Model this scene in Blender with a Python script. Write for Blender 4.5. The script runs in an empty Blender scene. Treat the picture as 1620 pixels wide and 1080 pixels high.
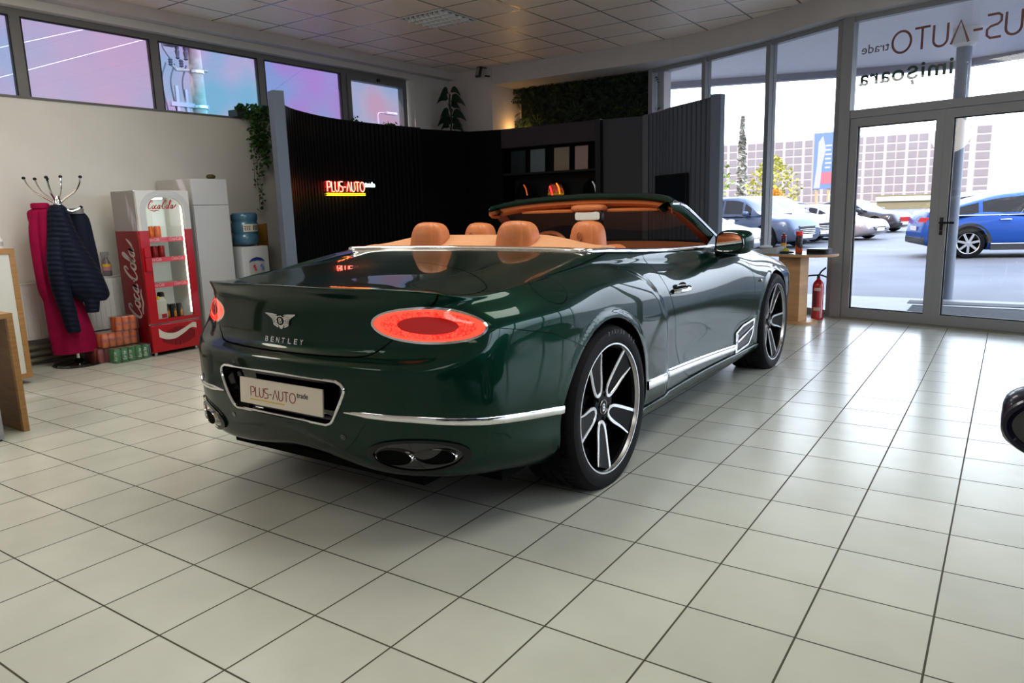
import bpy, bmesh, math, random
import numpy as np
from mathutils import Vector, Matrix, Euler
SC = bpy.context.scene
COL = SC.collection
rnd = random.Random(7)
PI = math.pi

# ------------------------------------------------------------------ materials
MATS = {}
def mat(name, base=(.8,.8,.8), rough=.5, metal=0., spec=.5, coat=0., coat_rough=.03, emit=None, es=0., trans=0., ior=1.45, alpha=1., sheen=0.):
    if name in MATS: return MATS[name]
    m = bpy.data.materials.new(name); m.use_nodes = True
    b = m.node_tree.nodes['Principled BSDF']
    b.inputs['Base Color'].default_value = (*base, 1)
    b.inputs['Roughness'].default_value = rough
    b.inputs['Metallic'].default_value = metal
    b.inputs['Specular IOR Level'].default_value = spec
    b.inputs['Coat Weight'].default_value = coat
    b.inputs['Coat Roughness'].default_value = coat_rough
    b.inputs['Transmission Weight'].default_value = trans
    b.inputs['IOR'].default_value = ior
    b.inputs['Alpha'].default_value = alpha
    b.inputs['Sheen Weight'].default_value = sheen
    if emit:
        b.inputs['Emission Color'].default_value = (*emit, 1)
        b.inputs['Emission Strength'].default_value = es
    MATS[name] = m
    return m
def nodes(m):
    nt = m.node_tree
    return nt, nt.nodes, nt.links, nt.nodes['Principled BSDF']
def add_noise(m, scale=8., amount=.15, detail=3., rough_amt=0., bump=0., stretch=(1,1,1)):
    """mottle the base colour (and roughness / bump) of a principled material with noise"""
    nt, N, L, b = nodes(m)
    tc = N.new('ShaderNodeTexCoord'); mp = N.new('ShaderNodeMapping'); mp.inputs['Scale'].default_value = stretch
    L.new(tc.outputs['Object'], mp.inputs['Vector'])
    n = N.new('ShaderNodeTexNoise'); n.inputs['Scale'].default_value = scale; n.inputs['Detail'].default_value = detail
    L.new(mp.outputs['Vector'], n.inputs['Vector'])
    base = tuple(b.inputs['Base Color'].default_value)[:3]
    r = N.new('ShaderNodeValToRGB')
    r.color_ramp.elements[0].position = .3; r.color_ramp.elements[1].position = .7
    r.color_ramp.elements[0].color = (*[c*(1-amount) for c in base], 1)
    r.color_ramp.elements[1].color = (*[min(1, c*(1+amount)) for c in base], 1)
    L.new(n.outputs['Fac'], r.inputs['Fac']); L.new(r.outputs['Color'], b.inputs['Base Color'])
    if rough_amt:
        mr = N.new('ShaderNodeMapRange'); ro = b.inputs['Roughness'].default_value
        mr.inputs['To Min'].default_value = max(0, ro-rough_amt); mr.inputs['To Max'].default_value = ro+rough_amt
        L.new(n.outputs['Fac'], mr.inputs['Value']); L.new(mr.outputs['Result'], b.inputs['Roughness'])
    if bump:
        bp = N.new('ShaderNodeBump'); bp.inputs['Strength'].default_value = bump; bp.inputs['Distance'].default_value = .01
        L.new(n.outputs['Fac'], bp.inputs['Height']); L.new(bp.outputs['Normal'], b.inputs['Normal'])
    return m
def thin_glass(name, tint=(1,1,1), refl=.06, rough=.0, opacity=0., dirt=(.7,.72,.75)):
    """pane glass: clear with a Fresnel reflection"""
    if name in MATS: return MATS[name]
    m = bpy.data.materials.new(name); m.use_nodes = True
    nt = m.node_tree; N = nt.nodes; L = nt.links
    for n in list(N): N.remove(n)
    out = N.new('ShaderNodeOutputMaterial'); mix = N.new('ShaderNodeMixShader')
    t = N.new('ShaderNodeBsdfTransparent'); t.inputs['Color'].default_value = (*tint, 1)
    g = N.new('ShaderNodeBsdfGlossy'); g.inputs['Roughness'].default_value = rough
    fr = N.new('ShaderNodeLayerWeight'); fr.inputs['Blend'].default_value = .5
    pw = N.new('ShaderNodeMath'); pw.operation = 'POWER'; pw.inputs[1].default_value = 5.
    mu = N.new('ShaderNodeMath'); mu.operation = 'MULTIPLY_ADD'; mu.inputs[1].default_value = .8; mu.inputs[2].default_value = refl*.6
    L.new(fr.outputs['Facing'], pw.inputs[0]); L.new(pw.outputs[0], mu.inputs[0]); L.new(mu.outputs[0], mix.inputs['Fac'])
    src = t
    if opacity:
        d = N.new('ShaderNodeBsdfDiffuse'); d.inputs['Color'].default_value = (*dirt, 1)
        m2 = N.new('ShaderNodeMixShader'); m2.inputs['Fac'].default_value = opacity
        L.new(t.outputs[0], m2.inputs[1]); L.new(d.outputs[0], m2.inputs[2]); src = m2
    L.new(src.outputs[0], mix.inputs[1]); L.new(g.outputs[0], mix.inputs[2]); L.new(mix.outputs[0], out.inputs['Surface'])
    MATS[name] = m
    return m

# ------------------------------------------------------------------ objects
def link(name, me, material=None, parent=None, smooth=False, angle=None, **props):
    o = bpy.data.objects.new(name, me); COL.objects.link(o)
    if material is not None:
        for x in (material if isinstance(material, (list, tuple)) else [material]): me.materials.append(x)
    if parent is not None: o.parent = parent
    if smooth:
        me.polygons.foreach_set('use_smooth', [True]*len(me.polygons))
        if angle is not None: me.set_sharp_from_angle(angle=math.radians(angle))
    for k, v in props.items(): o[k] = v
    return o
def mesh_from(name, verts, faces):
    me = bpy.data.meshes.new(name)
    me.from_pydata([tuple(map(float, v)) for v in verts], [], [tuple(f) for f in faces]); me.update()
    return me
def tag(o, label=None, cat=None, group=None, kind=None):
    if label: o['label'] = label
    if cat: o['category'] = cat
    if group: o['group'] = group
    if kind: o['kind'] = kind
    return o
def thing(name, label, cat, loc=(0,0,0), rotz=0., group=None):
    o = bpy.data.objects.new(name, None); COL.objects.link(o); o.empty_display_size = .1
    o.location = loc; o.rotation_euler = (0,0,rotz)
    return tag(o, label, cat, group)
def copy_tree(o, loc=None, rotz=None, label=None):
    c = o.copy(); COL.objects.link(c)
    for ch in o.children:
        d = ch.copy(); COL.objects.link(d); d.parent = c
        for g in ch.children:
            e = g.copy(); COL.objects.link(e); e.parent = d
    if loc is not None: c.location = loc
    if rotz is not None: c.rotation_euler = (0,0,rotz)
    if label: c['label'] = label
    return c

class MB:
    """collects simple solids into ONE mesh"""
    def __init__(s): s.v=[]; s.f=[]; s.mi=[]; s.m=0
    def add(s, verts, faces):
        k=len(s.v); s.v += [tuple(map(float,p)) for p in verts]; s.f += [tuple(i+k for i in f) for f in faces]; s.mi += [s.m]*len(faces); return s
    def box(s, lo, hi, M=None, bevel=0.):
        x0,y0,z0=lo; x1,y1,z1=hi
        if bevel:
            bm=bmesh.new(); bmesh.ops.create_cube(bm,size=1)
            for v in bm.verts: v.co=Vector(((x0+x1)/2+v.co.x*(x1-x0),(y0+y1)/2+v.co.y*(y1-y0),(z0+z1)/2+v.co.z*(z1-z0)))
            bmesh.ops.bevel(bm,geom=bm.edges[:],offset=bevel,segments=2,affect='EDGES',profile=.7)
            bm.verts.ensure_lookup_table()
            V=[v.co.copy() for v in bm.verts]; F=[[v.index for v in f.verts] for f in bm.faces]; bm.free()
        else:
            V=[Vector(p) for p in ((x0,y0,z0),(x1,y0,z0),(x1,y1,z0),(x0,y1,z0),(x0,y0,z1),(x1,y0,z1),(x1,y1,z1),(x0,y1,z1))]
            F=[(3,2,1,0),(4,5,6,7),(0,1,5,4),(1,2,6,5),(2,3,7,6),(3,0,4,7)]
        if M is not None: V=[M@v for v in V]
        return s.add(V,F)
    def tube(s, pts, r, n=10, cap=True, closed=False, flat=None):
        """tube along a polyline; r a number or list"""
        P=[Vector(p) for p in pts]; m=len(P); rs=r if hasattr(r,'__len__') else [r]*m
        V=[];F=[]
        up=None
        for i,p in enumerate(P):
            a=P[(i-1)%m] if (i>0 or closed) else p; b=P[(i+1)%m] if (i<m-1 or closed) else p
            t=(b-a); t=t.normalized() if t.length>1e-9 else Vector((0,0,1))
            if up is None:
                ref=Vector((0,0,1)) if abs(t.z)<.9 else Vector((1,0,0)); nx=t.cross(ref).normalized()
            else:
                nx=(up-t*up.dot(t)).normalized()
            up=nx; ny=t.cross(nx)
            for k in range(n):
                a=2*PI*k/n; V.append(p+(nx*math.cos(a)*rs[i]+ny*math.sin(a)*rs[i]*(flat or 1)))
        for i in range(m if closed else m-1):
            j=(i+1)%m
            for k in range(n): F.append((i*n+k,i*n+(k+1)%n,j*n+(k+1)%n,j*n+k))
        if cap and not closed:
            F.append(tuple(range(n))[::-1]); F.append(tuple((m-1)*n+k for k in range(n)))
        return s.add(V,F)
    def lathe(s, prof, n=24, M=None, cap=True):
        V=[];F=[];m=len(prof)
        for r,z in prof:
            for k in range(n): a=2*PI*k/n; V.append(Vector((r*math.cos(a),r*math.sin(a),z)))
        for i in range(m-1):
            for k in range(n): F.append((i*n+k,i*n+(k+1)%n,(i+1)*n+(k+1)%n,(i+1)*n+k))
        if cap:
            if prof[0][0]>1e-5: F.append(tuple(range(n))[::-1])
            if prof[-1][0]>1e-5: F.append(tuple((m-1)*n+k for k in range(n)))
        if M is not None: V=[M@v for v in V]
        return s.add(V,F)
    def prism(s, poly, z0, z1, M=None):
        """extrude a 2D polygon (x,y) from z0 to z1"""
        n=len(poly); V=[Vector((x,y,z0)) for x,y in poly]+[Vector((x,y,z1)) for x,y in poly]
        F=[tuple(range(n))[::-1],tuple(range(n,2*n))]+[(i,(i+1)%n,n+(i+1)%n,n+i) for i in range(n)]
        if M is not None: V=[M@v for v in V]
        return s.add(V,F)
    def strip(s, pts, w, M=None, h=.0, taper=None):
        """flat ribbon of width w along a 2D polyline (x,y), thickness h in z"""
        n=len(pts); V=[]; F=[]
        for i,(x,y) in enumerate(pts):
            a=pts[max(0,i-1)]; b=pts[min(n-1,i+1)]; dx,dy=b[0]-a[0],b[1]-a[1]; l=math.hypot(dx,dy) or 1
            ww=(w[i] if hasattr(w,'__len__') else w)/2
            nx,ny=-dy/l*ww,dx/l*ww
            V+=[Vector((x+nx,y+ny,h)),Vector((x-nx,y-ny,h))]
            if h: V+=[Vector((x+nx,y+ny,0)),Vector((x-nx,y-ny,0))]
        k=4 if h else 2
        for i in range(n-1):
            a=i*k;b=a+k
            F.append((a+1,b+1,b,a))
            if h: F+= [(a,b,b+2,a+2),(a+3,b+3,b+1,a+1)]
        if h: F+=[(0,2,3,1),((n-1)*k+1,(n-1)*k+3,(n-1)*k+2,(n-1)*k)]
        if M is not None: V=[M@v for v in V]
        return s.add(V,F)
    def build(s, name, material, parent=None, smooth=False, angle=35, **props):
        me=mesh_from(name,s.v,s.f)
        o=link(name,me,material,parent,smooth,angle if smooth else None,**props)
        if any(s.mi): me.polygons.foreach_set('material_index',s.mi)
        return o
def frame(o, x, y):
    """matrix whose local x,y axes are x,y at origin o"""
    x=Vector(x).normalized(); y=Vector(y).normalized(); z=x.cross(y).normalized(); y=z.cross(x)
    M=Matrix((( x.x,y.x,z.x,o[0]),(x.y,y.y,z.y,o[1]),(x.z,y.z,z.z,o[2]),(0,0,0,1)))
    return M
def text_mesh(txt, size=1., extrude=0., spacing=1., align='LEFT', offset=0., shear=0.):
    cu=bpy.data.curves.new('t','FONT'); cu.body=txt; cu.size=size; cu.extrude=extrude; cu.space_character=spacing; cu.align_x=align; cu.offset=offset; cu.shear=shear
    o=bpy.data.objects.new('t',cu); COL.objects.link(o)
    dg=bpy.context.evaluated_depsgraph_get(); ev=o.evaluated_get(dg)
    me=bpy.data.meshes.new_from_object(ev); 
    bpy.data.objects.remove(o); bpy.data.curves.remove(cu)
    V=[v.co.copy() for v in me.vertices]; F=[tuple(p.vertices) for p in me.polygons]; bpy.data.meshes.remove(me)
    return V,F
def put_text(mb, txt, M, size, extrude=0., spacing=1., align='LEFT', width=None, offset=0., shear=0.):
    V,F=text_mesh(txt,size,extrude,spacing,align,offset,shear)
    if width:
        x0=min(v.x for v in V); x1=max(v.x for v in V); k=width/(x1-x0)
        V=[Vector((v.x*k,v.y,v.z)) for v in V]
    mb.add([M@v for v in V],F)
def bez(p0,p1,p2,p3,n=10):
    return [tuple(((1-t)**3*a+3*(1-t)**2*t*b+3*(1-t)*t*t*c+t**3*d) for a,b,c,d in zip(p0,p1,p2,p3)) for t in [i/n for i in range(n+1)]]
def crom(pts, n=8, closed=False):
    """smooth polyline through points"""
    P=[np.array(p,float) for p in pts]; m=len(P); out=[]
    for i in range(m if closed else m-1):
        p1=P[i];p2=P[(i+1)%m]
        p0=P[i-1] if (i>0 or closed) else 2*p1-p2
        p3=P[(i+2)%m] if (i+2<m or closed) else 2*p2-p1
        for k in range(n):
            t=k/n; out.append(tuple(.5*((2*p1)+(-p0+p2)*t+(2*p0-5*p1+4*p2-p3)*t*t+(-p0+3*p1-3*p2+p3)*t**3)))
    if not closed: out.append(tuple(P[-1]))
    return out
# ---- the dealer lettering: thin strokes, unit height
def _arc(cx,cy,rx,ry,a0,a1,n=12): return [(cx+rx*math.cos(math.radians(a0+(a1-a0)*i/n)),cy+ry*math.sin(math.radians(a0+(a1-a0)*i/n))) for i in range(n+1)]
LETTERS={'P':(.62,[[(0,0),(0,1),(.46,1),(.6,.86),(.6,.58),(.46,.44),(.2,.44)]]),
'L':(.46,[[(0,1),(0,0),(.46,0)]]),
'U':(.64,[[(0,1),(0,.32)]+_arc(.32,.32,.32,.32,180,360)+[(.64,1)]]),
'S':(.62,[[(.62,1),(.16,1),(.03,.9),(.03,.68),(.16,.56),(.46,.5),(.6,.38),(.6,.13),(.46,0),(0,0)]]),
'-':(.40,[[(0,.46),(.40,.46)]]),
'A':(.78,[[(0,0),(.39,1),(.78,0)]]),
'T':(.72,[[(0,1),(.72,1)],[(.36,1),(.36,0)]]),
'O':(.90,[_arc(.45,.5,.45,.5,90,450,28)])}
def logo(word='PLUS-AUTO',gap=.17):
    x=0; out=[]
    for c in word:
        w,st=LETTERS[c]
        for s in st: out.append([(x+a,b) for a,b in s])
        x+=w+gap
    return x-gap,out
def logo_to(mb,M,width,thick=.09,h=.004,word='PLUS-AUTO',height=None,flip=False):
    w,st=logo(word); k=width/w; ky=height or k
    for s in st:
        pts=[((w-a if flip else a)*k,b*ky) for a,b in s]
        mb.strip(pts,thick*k,M,h)
# ================================================================== the green convertible
CX = -1.0                      # car centre line in the room
YR, YF = 1.175, 4.00
ZR, ZF = .362, .352            # axles
def nspline(x, Y, q):
    """natural cubic spline, x (n,), Y (n,k) -> at q"""
    n=len(x); h=np.diff(x); A=np.zeros((n,n)); B=np.zeros((n,Y.shape[1])); A[0,0]=A[-1,-1]=1
    for i in range(1,n-1):
        A[i,i-1]=h[i-1]; A[i,i]=2*(h[i-1]+h[i]); A[i,i+1]=h[i]
        B[i]=6*((Y[i+1]-Y[i])/h[i]-(Y[i]-Y[i-1])/h[i-1])
    M=np.linalg.solve(A,B); j=np.clip(np.searchsorted(x,q,side='right')-1,0,n-2)
    a=((x[j+1]-q)/h[j])[:,None]; b=((q-x[j])/h[j])[:,None]; hh=(h[j]**2)[:,None]/6
    return a*Y[j]+b*Y[j+1]+((a**3-a)*M[j]+(b**3-b)*M[j+1])*hh
def sstep(x): x=np.clip(x,0,1); return x*x*(3-2*x)

NOM=np.array([(0,.085),(.20,.093),(.38,.117),(.555,.152),(.71,.224),(.812,.305),(.878,.402),(.92,.54),(.943,.72),(.95,.95),
 (.95,1.22),(.95,1.49),(.948,1.72),(.942,2.0),(.935,2.4),(.945,2.9),(.965,3.35),(.978,3.65),(.985,4.07),(.965,4.42),(.90,4.70),(.72,4.86),(.40,4.94),(0,4.97)])
NS=len(NOM)
def expand(d): # {idx: value} linear interpolation over stations
    k=sorted(d); return np.interp(np.arange(NS),k,[d[i] for i in k])
dn=np.zeros((NS,2))
ext=np.vstack([NOM[1]*[-1,1],NOM,NOM[-2]*[-1,1]])
for i in range(NS):
    t=ext[i+2]-ext[i]; t/=np.linalg.norm(t); dn[i]=(-t[1],t[0])      # inward normal
rows=[]
def row(dd,zz):
    d=expand(dd); z=expand(zz); rows.append(np.column_stack([NOM+dn*d[:,None],z]))
#      inset                                                   height
row({0:.20,6:.14,8:.09,12:.09,16:.09,20:.12,23:.15},            {0:.275,2:.25,5:.25,7:.235,8:.215,12:.165,16:.165,19:.19,23:.2})
row({0:.075,4:.05,6:.045,8:.035,12:.035,16:.03,20:.05,23:.05},  {0:.345,1:.335,2:.303,3:.290,4:.288,5:.29,6:.288,7:.28,8:.262,12:.215,16:.215,19:.24,23:.25})
row({0:.025,4:.008,6:.012,8:.018,12:.018,16:.012,20:.03,23:.03}, {0:.43,6:.41,8:.40,12:.33,16:.31,19:.33,23:.34})
row({0:.0,6:.0,8:.005,12:.016,14:.02,16:.01,23:.01},            {0:.535,6:.53,8:.53,12:.46,16:.43,19:.43,23:.43})
row({0:.0,6:.0,8:.0,12:.004,14:.006,16:.002,23:.0},             {0:.645,6:.645,8:.645,12:.60,16:.58,19:.55,23:.52})
row({0:.008,3:.010,5:.014,6:.006,8:.0,12:.0,14:.0,23:.0},       {0:.715,3:.713,4:.718,5:.745,6:.765,7:.755,8:.74,12:.70,16:.68,19:.63,23:.58})
row({0:.05,3:.058,4:.060,5:.048,6:.016,7:.004,8:.002,12:.004,14:.006,16:.003,23:.006}, {0:.748,3:.748,4:.755,5:.79,6:.815,7:.81,8:.81,12:.77,16:.75,19:.69,23:.63})
row({0:.072,3:.080,4:.082,5:.068,6:.036,7:.016,8:.008,12:.015,14:.022,16:.014,19:.03,23:.03}, {0:.86,4:.86,5:.87,6:.875,7:.872,8:.87,12:.84,14:.82,16:.81,19:.75,23:.66})
row({0:.062,3:.077,4:.092,5:.092,6:.078,7:.060,8:.045,10:.032,12:.040,14:.047,16:.035,19:.07,23:.08}, {0:.955,3:.945,4:.932,5:.925,6:.923,7:.922,8:.925,10:.935,12:.905,14:.875,16:.86,19:.79,23:.685})
row({0:.036,2:.043,3:.060,4:.088,5:.098,6:.100,7:.094,8:.084,10:.068,12:.066,14:.07,16:.062,19:.12,23:.15}, {0:.997,3:.985,4:.970,5:.952,6:.946,7:.953,8:.962,10:.977,12:.955,14:.915,16:.895,19:.82,23:.70})
row({0:.030,2:.038,3:.056,4:.086,5:.098,6:.104,7:.106,8:.105,10:.097,12:.09,14:.088,16:.092,19:.19,23:.25}, {0:1.010,3:.999,4:.984,5:.966,6:.957,7:.967,8:.982,10:1.002,12:.983,14:.945,16:.922,19:.845,23:.715})
INN=np.array([(0,1.36,1.080),(.17,1.36,1.080),(.32,1.355,1.079),(.46,1.348,1.078),(.58,1.338,1.077),(.67,1.326,1.076),(.735,1.315,1.075),(.775,1.315,1.074),(.80,1.335,1.073),(.812,1.37,1.071),
 (.82,1.44,1.068),(.825,1.56,1.060),(.828,1.74,1.048),(.828,2.0,1.033),(.82,2.4,1.014),(.805,2.9,.998),(.79,3.25,.988),(.74,3.44,.985),(.60,3.56,.99),(.45,3.63,.995),(.3,3.67,1.0),(.18,3.69,1.0),(.08,3.70,1.0),(0,3.70,1.0)])
R8=rows[-1].copy()
tD0=expand({0:.014,5:.02,6:.03,7:.05,9:.15,12:.25,16:.25,18:.15,23:.1})
for t,bul in ((tD0,None),(.28,1),(.55,1),(.80,1)):
    t=t if hasattr(t,'__len__') else np.full(NS,t)
    P=R8+(INN-R8)*t[:,None]
    ex=expand({0:2.0,7:1.8,9:1.15,11:1.0,23:1.0}); P[:,2]=R8[:,2]+(INN[:,2]-R8[:,2])*t**ex
    side=expand({0:.004,5:.004,7:.012,10:.016,12:.014,14:.014,16:.016,18:.035,20:.06,23:.09})
    P[:,2]+=side*np.sin(PI*t)
    rows.append(P)
rows.append(INN.copy())
ROWS=np.array(rows)                      # (nr, NS, 3)
NR=len(ROWS)
# station parameter from arc length of the nominal outline
arc=np.concatenate([[0],np.cumsum(np.linalg.norm(np.diff(NOM,axis=0),axis=1))])
def refine(a,k):
    out=[]
    for i in range(len(a)-1): out+=list(np.linspace(a[i],a[i+1],k[i]+1)[:-1])
    return np.array(out+[a[-1]])
ku=[int(max(4,round((arc[i+1]-arc[i])/.017))) for i in range(NS-1)]
UQ=refine(arc,ku)
mir=2
arcx=np.concatenate([-arc[mir:0:-1],arc,2*arc[-1]-arc[-2:-2-mir:-1]])
dense=[]
for r in ROWS:
    left=r[mir:0:-1]*[-1,1,1]; right=r[-2:-2-mir:-1]*[-1,1,1]
    dense.append(nspline(arcx,np.vstack([left,r,right]),UQ))
dense=np.array(dense)                    # (nr, nu, 3)
KV=[6,6,7,8,8,5,6,9,8,6,5,5,8,9,8,8][:NR-1]
nu=len(UQ); cols=[]
VI=refine(np.arange(NR,dtype=float),KV)
for j in range(nu):
    c=dense[:,j]; s=np.concatenate([[0],np.cumsum(np.linalg.norm(np.diff(c,axis=0),axis=1)**.75)])
    q=np.interp(VI,np.arange(NR),s)
    cols.append(nspline(s,c,q))
SURF=np.array(cols).transpose(1,0,2)     # (nv, nu, 3) half body, lx>=0
# the muscular rear haunch: a bulge ending in a swept edge ahead of the rear wheel
Y=SURF[...,1]; Z=SURF[...,2]
yc=np.interp(Z,[.2,.3,.5,.68,.8,.9,.97,1.0,1.03,1.08],[2.0,1.99,1.97,1.93,1.86,1.74,1.58,1.46,1.2,1.0])
zp=1-sstep((Z-.93)/.10)
bul=.034*sstep((yc-Y)/.13+.2)*sstep((Y-.42)/.45)*zp*sstep((Z-.15)/.2)
arch=np.hypot(Y-YR,Z-ZR); bul+=.006*sstep((.456-arch)/.012)*(Z<.9)*(SURF[...,0]>.7)
arch=np.hypot(Y-YF,Z-ZF); bul+=.006*sstep((.440-arch)/.012)*(Z<.86)*(SURF[...,0]>.7)
SURF[...,0]+=bul*(SURF[...,0]>.5)
nv=SURF.shape[0]
VERT=SURF.reshape(-1,3)
VROW=np.repeat(VI,nu); VARC=np.tile(UQ,nv)
FACE=[(i*nu+j,(i+1)*nu+j,(i+1)*nu+j+1,i*nu+j+1) for i in range(nv-1) for j in range(nu-1)]

class Sheet:
    """polygon sheet with per-vertex attributes (x,y,z,row,arc,nx,ny,nz)"""
    def __init__(s,A,F): s.A=np.asarray(A,float); s.F=F
    def clip(s,f,keep=-1):
        """keep the side where f<0 (keep=-1) or f>0"""
        val=f(s.A)*(1 if keep<0 else -1)
        used={}; out=[]; A=[]; F=[]
        def vid(i):
            k=used.get(i)
            if k is None: k=used[i]=len(A); A.append(s.A[i])
            return k
        cut={}
        def cid(i,j):
            k=(i,j) if i<j else (j,i)
            r=cut.get(k)
            if r is None:
                a,b=k; t=val[a]/(val[a]-val[b]); r=cut[k]=len(A); A.append(s.A[a]*(1-t)+s.A[b]*t)
            return r
        neg=val<0
        for fc in s.F:
            m=[neg[i] for i in fc]
            if all(m): F.append(tuple(vid(i) for i in fc)); continue
            if not any(m): continue
            p=[]
            n=len(fc)
            for a in range(n):
                i=fc[a]; j=fc[(a+1)%n]
                if neg[i]: p.append(vid(i))
                if neg[i]!=neg[j]: p.append(cid(i,j))
            if len(p)>2: F.append(tuple(p))
        return Sheet(np.array(A) if A else np.zeros((0,8)),F)
    def offset(s,d):
        B=s.A.copy(); B[:,:3]+=B[:,5:8]*d; return Sheet(B,s.F)
def surf_normals():
    du=np.gradient(SURF,axis=1); dv=np.gradient(SURF,axis=0)
    n=np.cross(dv,du); n/=np.linalg.norm(n,axis=2,keepdims=True)+1e-12
    return n.reshape(-1,3)
NRM=surf_normals()
if NRM[np.argmax(VERT[:,0]),0]<0: NRM=-NRM
BODY=Sheet(np.column_stack([VERT,VROW,VARC,NRM]),FACE)
def sd_poly(px,py,poly):
    """signed distance to polygon (negative inside)"""
    P=np.array(poly,float); n=len(P); d=np.full(px.shape,1e9); ins=np.zeros(px.shape,bool)
    for i in range(n):
        a=P[i]; b=P[(i+1)%n]; e=b-a; wx=px-a[0]; wy=py-a[1]
        t=np.clip((wx*e[0]+wy*e[1])/(e@e),0,1); d=np.minimum(d,np.hypot(wx-t*e[0],wy-t*e[1]))
        c=((a[1]<=py)!=(b[1]<=py))
        with np.errstate(divide='ignore',invalid='ignore'):
            xi=a[0]+(py-a[1])/(b[1]-a[1]+1e-15)*e[0]
        ins^= c&(px<xi)
    return np.where(ins,-d,d)
def circ(A,cy,cz,R): return np.where(A[:,0]>.45,np.hypot(A[:,1]-cy,A[:,2]-cz)-R,1.)
AR,AF=.422,.406
f_archR=lambda A: circ(A,YR,ZR,AR)
f_archF=lambda A: circ(A,YF,ZF,AF)
BODY=BODY.clip(f_archR,1).clip(f_archF,1)
G=.0027
GAPS=[]
CAR=thing('convertible_car','dark green open-top convertible with tan leather interior in the middle of the showroom','car',(CX,0,0))
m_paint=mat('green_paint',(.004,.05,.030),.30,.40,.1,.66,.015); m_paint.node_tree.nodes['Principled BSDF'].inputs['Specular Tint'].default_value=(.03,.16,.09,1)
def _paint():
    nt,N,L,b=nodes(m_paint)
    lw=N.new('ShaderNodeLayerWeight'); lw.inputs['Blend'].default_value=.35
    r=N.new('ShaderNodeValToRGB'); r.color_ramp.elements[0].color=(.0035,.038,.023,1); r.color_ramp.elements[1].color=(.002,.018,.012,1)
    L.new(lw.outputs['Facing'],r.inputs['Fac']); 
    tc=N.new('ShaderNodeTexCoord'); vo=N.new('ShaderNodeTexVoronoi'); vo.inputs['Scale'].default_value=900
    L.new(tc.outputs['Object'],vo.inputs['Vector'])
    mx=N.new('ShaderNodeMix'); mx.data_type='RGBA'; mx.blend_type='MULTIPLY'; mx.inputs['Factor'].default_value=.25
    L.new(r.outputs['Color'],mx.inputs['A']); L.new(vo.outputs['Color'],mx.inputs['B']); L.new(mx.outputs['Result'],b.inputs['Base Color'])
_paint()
m_black=mat('black_trim',(.006,.006,.007),.35)
m_dark=mat('dark_void',(.004,.004,.004),.9,spec=.1)
m_gloss=mat('gloss_black',(.004,.004,.005),.06,coat=1.)
m_chrome=mat('chrome',(.82,.83,.84),.07,1.)
m_satin=mat('satin_metal',(.62,.63,.64),.25,1.)
m_tyre=mat('tyre_rubber',(.006,.006,.007),.62,spec=.16)
m_tan=add_noise(mat('tan_leather',(.50,.175,.062),.42,spec=.45),40,.06,4,.05,.08)
m_tan2=add_noise(mat('tan_leather_dark',(.36,.13,.05),.45,spec=.4),40,.06,4,.05,.08)
m_tonneau=add_noise(mat('pale_tan_leather',(.58,.30,.16),.5,spec=.4),60,.05,4,.05,.08)
def both(name,sheet,material,parent=None,mirror=True,join=True,off=0.,smooth=True,flip=True):
    """link a half sheet as one symmetric object, or as two objects"""
    if off: sheet=sheet.offset(off)
    A=sheet.A[:,:3]; F=[tuple(f[::-1]) for f in sheet.F] if flip else sheet.F
    parent=parent or CAR
    if not mirror: return link(name,mesh_from(name,A,F),material,parent,smooth,60)
    B=A*[-1,1,1]; Fm=[tuple(f[::-1]) for f in F]
    if join:
        n=len(A); me=mesh_from(name,np.vstack([A,B]),list(F)+[tuple(i+n for i in f) for f in Fm])
        bm=bmesh.new(); bm.from_mesh(me); bmesh.ops.remove_doubles(bm,verts=[v for v in bm.verts if abs(v.co.x)<2e-4],dist=1e-4); bm.to_mesh(me); bm.free()
        return link(name,me,material,parent,smooth,60)
    return [link(name,mesh_from(name,A,F),material,parent,smooth,60),link(name,mesh_from(name,B,Fm),material,parent,smooth,60)]
# ---- outlines of the panels
DOOR=[(1.80,1.2),(1.84,1.0),(1.93,.92),(2.00,.80),(2.06,.66),(2.115,.50),(2.20,.36),(2.30,.285),(2.42,.262),(2.98,.262),(3.08,.285),(3.11,.34),(3.13,.42),(3.22,.462),(3.40,.475),(3.465,.53),(3.485,.65),(3.46,.79),(3.38,.90),(3.22,.975),(3.18,1.2)]
DOOR=[tuple(p) for p in crom(DOOR[1:-1],6)]; DOOR=[(DOOR[0][0]-.02,1.3)]+DOOR+[(DOOR[-1][0],1.3)]
f_door=lambda A: np.where(A[:,0]>.6,sd_poly(A[:,1],A[:,2],DOOR),1.)
LIDTOP=[(-.01,-.5),(.715,-.5),(.700,.28),(.732,.42),(.742,.54),(.722,.60),(.65,.655),(.5,.745),(.33,.835),(.15,.90),(-.01,.915)]
LIDBACK=[(-.01,1.5),(.700,1.5),(.700,.985),(.685,.95),(.645,.90),(.60,.86),(.555,.82),(.515,.785),(.47,.755),(.42,.742),(.3,.738),(-.01,.738)]
LIDTOP=[LIDTOP[0]]+crom(LIDTOP[2:-1],5)+[LIDTOP[-1],]; LIDTOP.insert(1,(LIDTOP[1][0],-.5))
LIDBACK=[LIDBACK[0],LIDBACK[1]]+crom(LIDBACK[2:],5)
def f_lid(A):
    back=sd_poly(A[:,0],A[:,2],LIDBACK); top=sd_poly(A[:,0],A[:,1],LIDTOP)
    f=np.where(A[:,3]<=10.0,back,top)
    return np.where((A[:,1]<1.3)&(A[:,3]>4),f,1.)
def s_of(lx): return np.interp(lx,NOM[:8,0],arc[:8])
TLC=(s_of(.708),.861); TLA,TLB,TLT=.243,.060,math.radians(-2)
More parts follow.
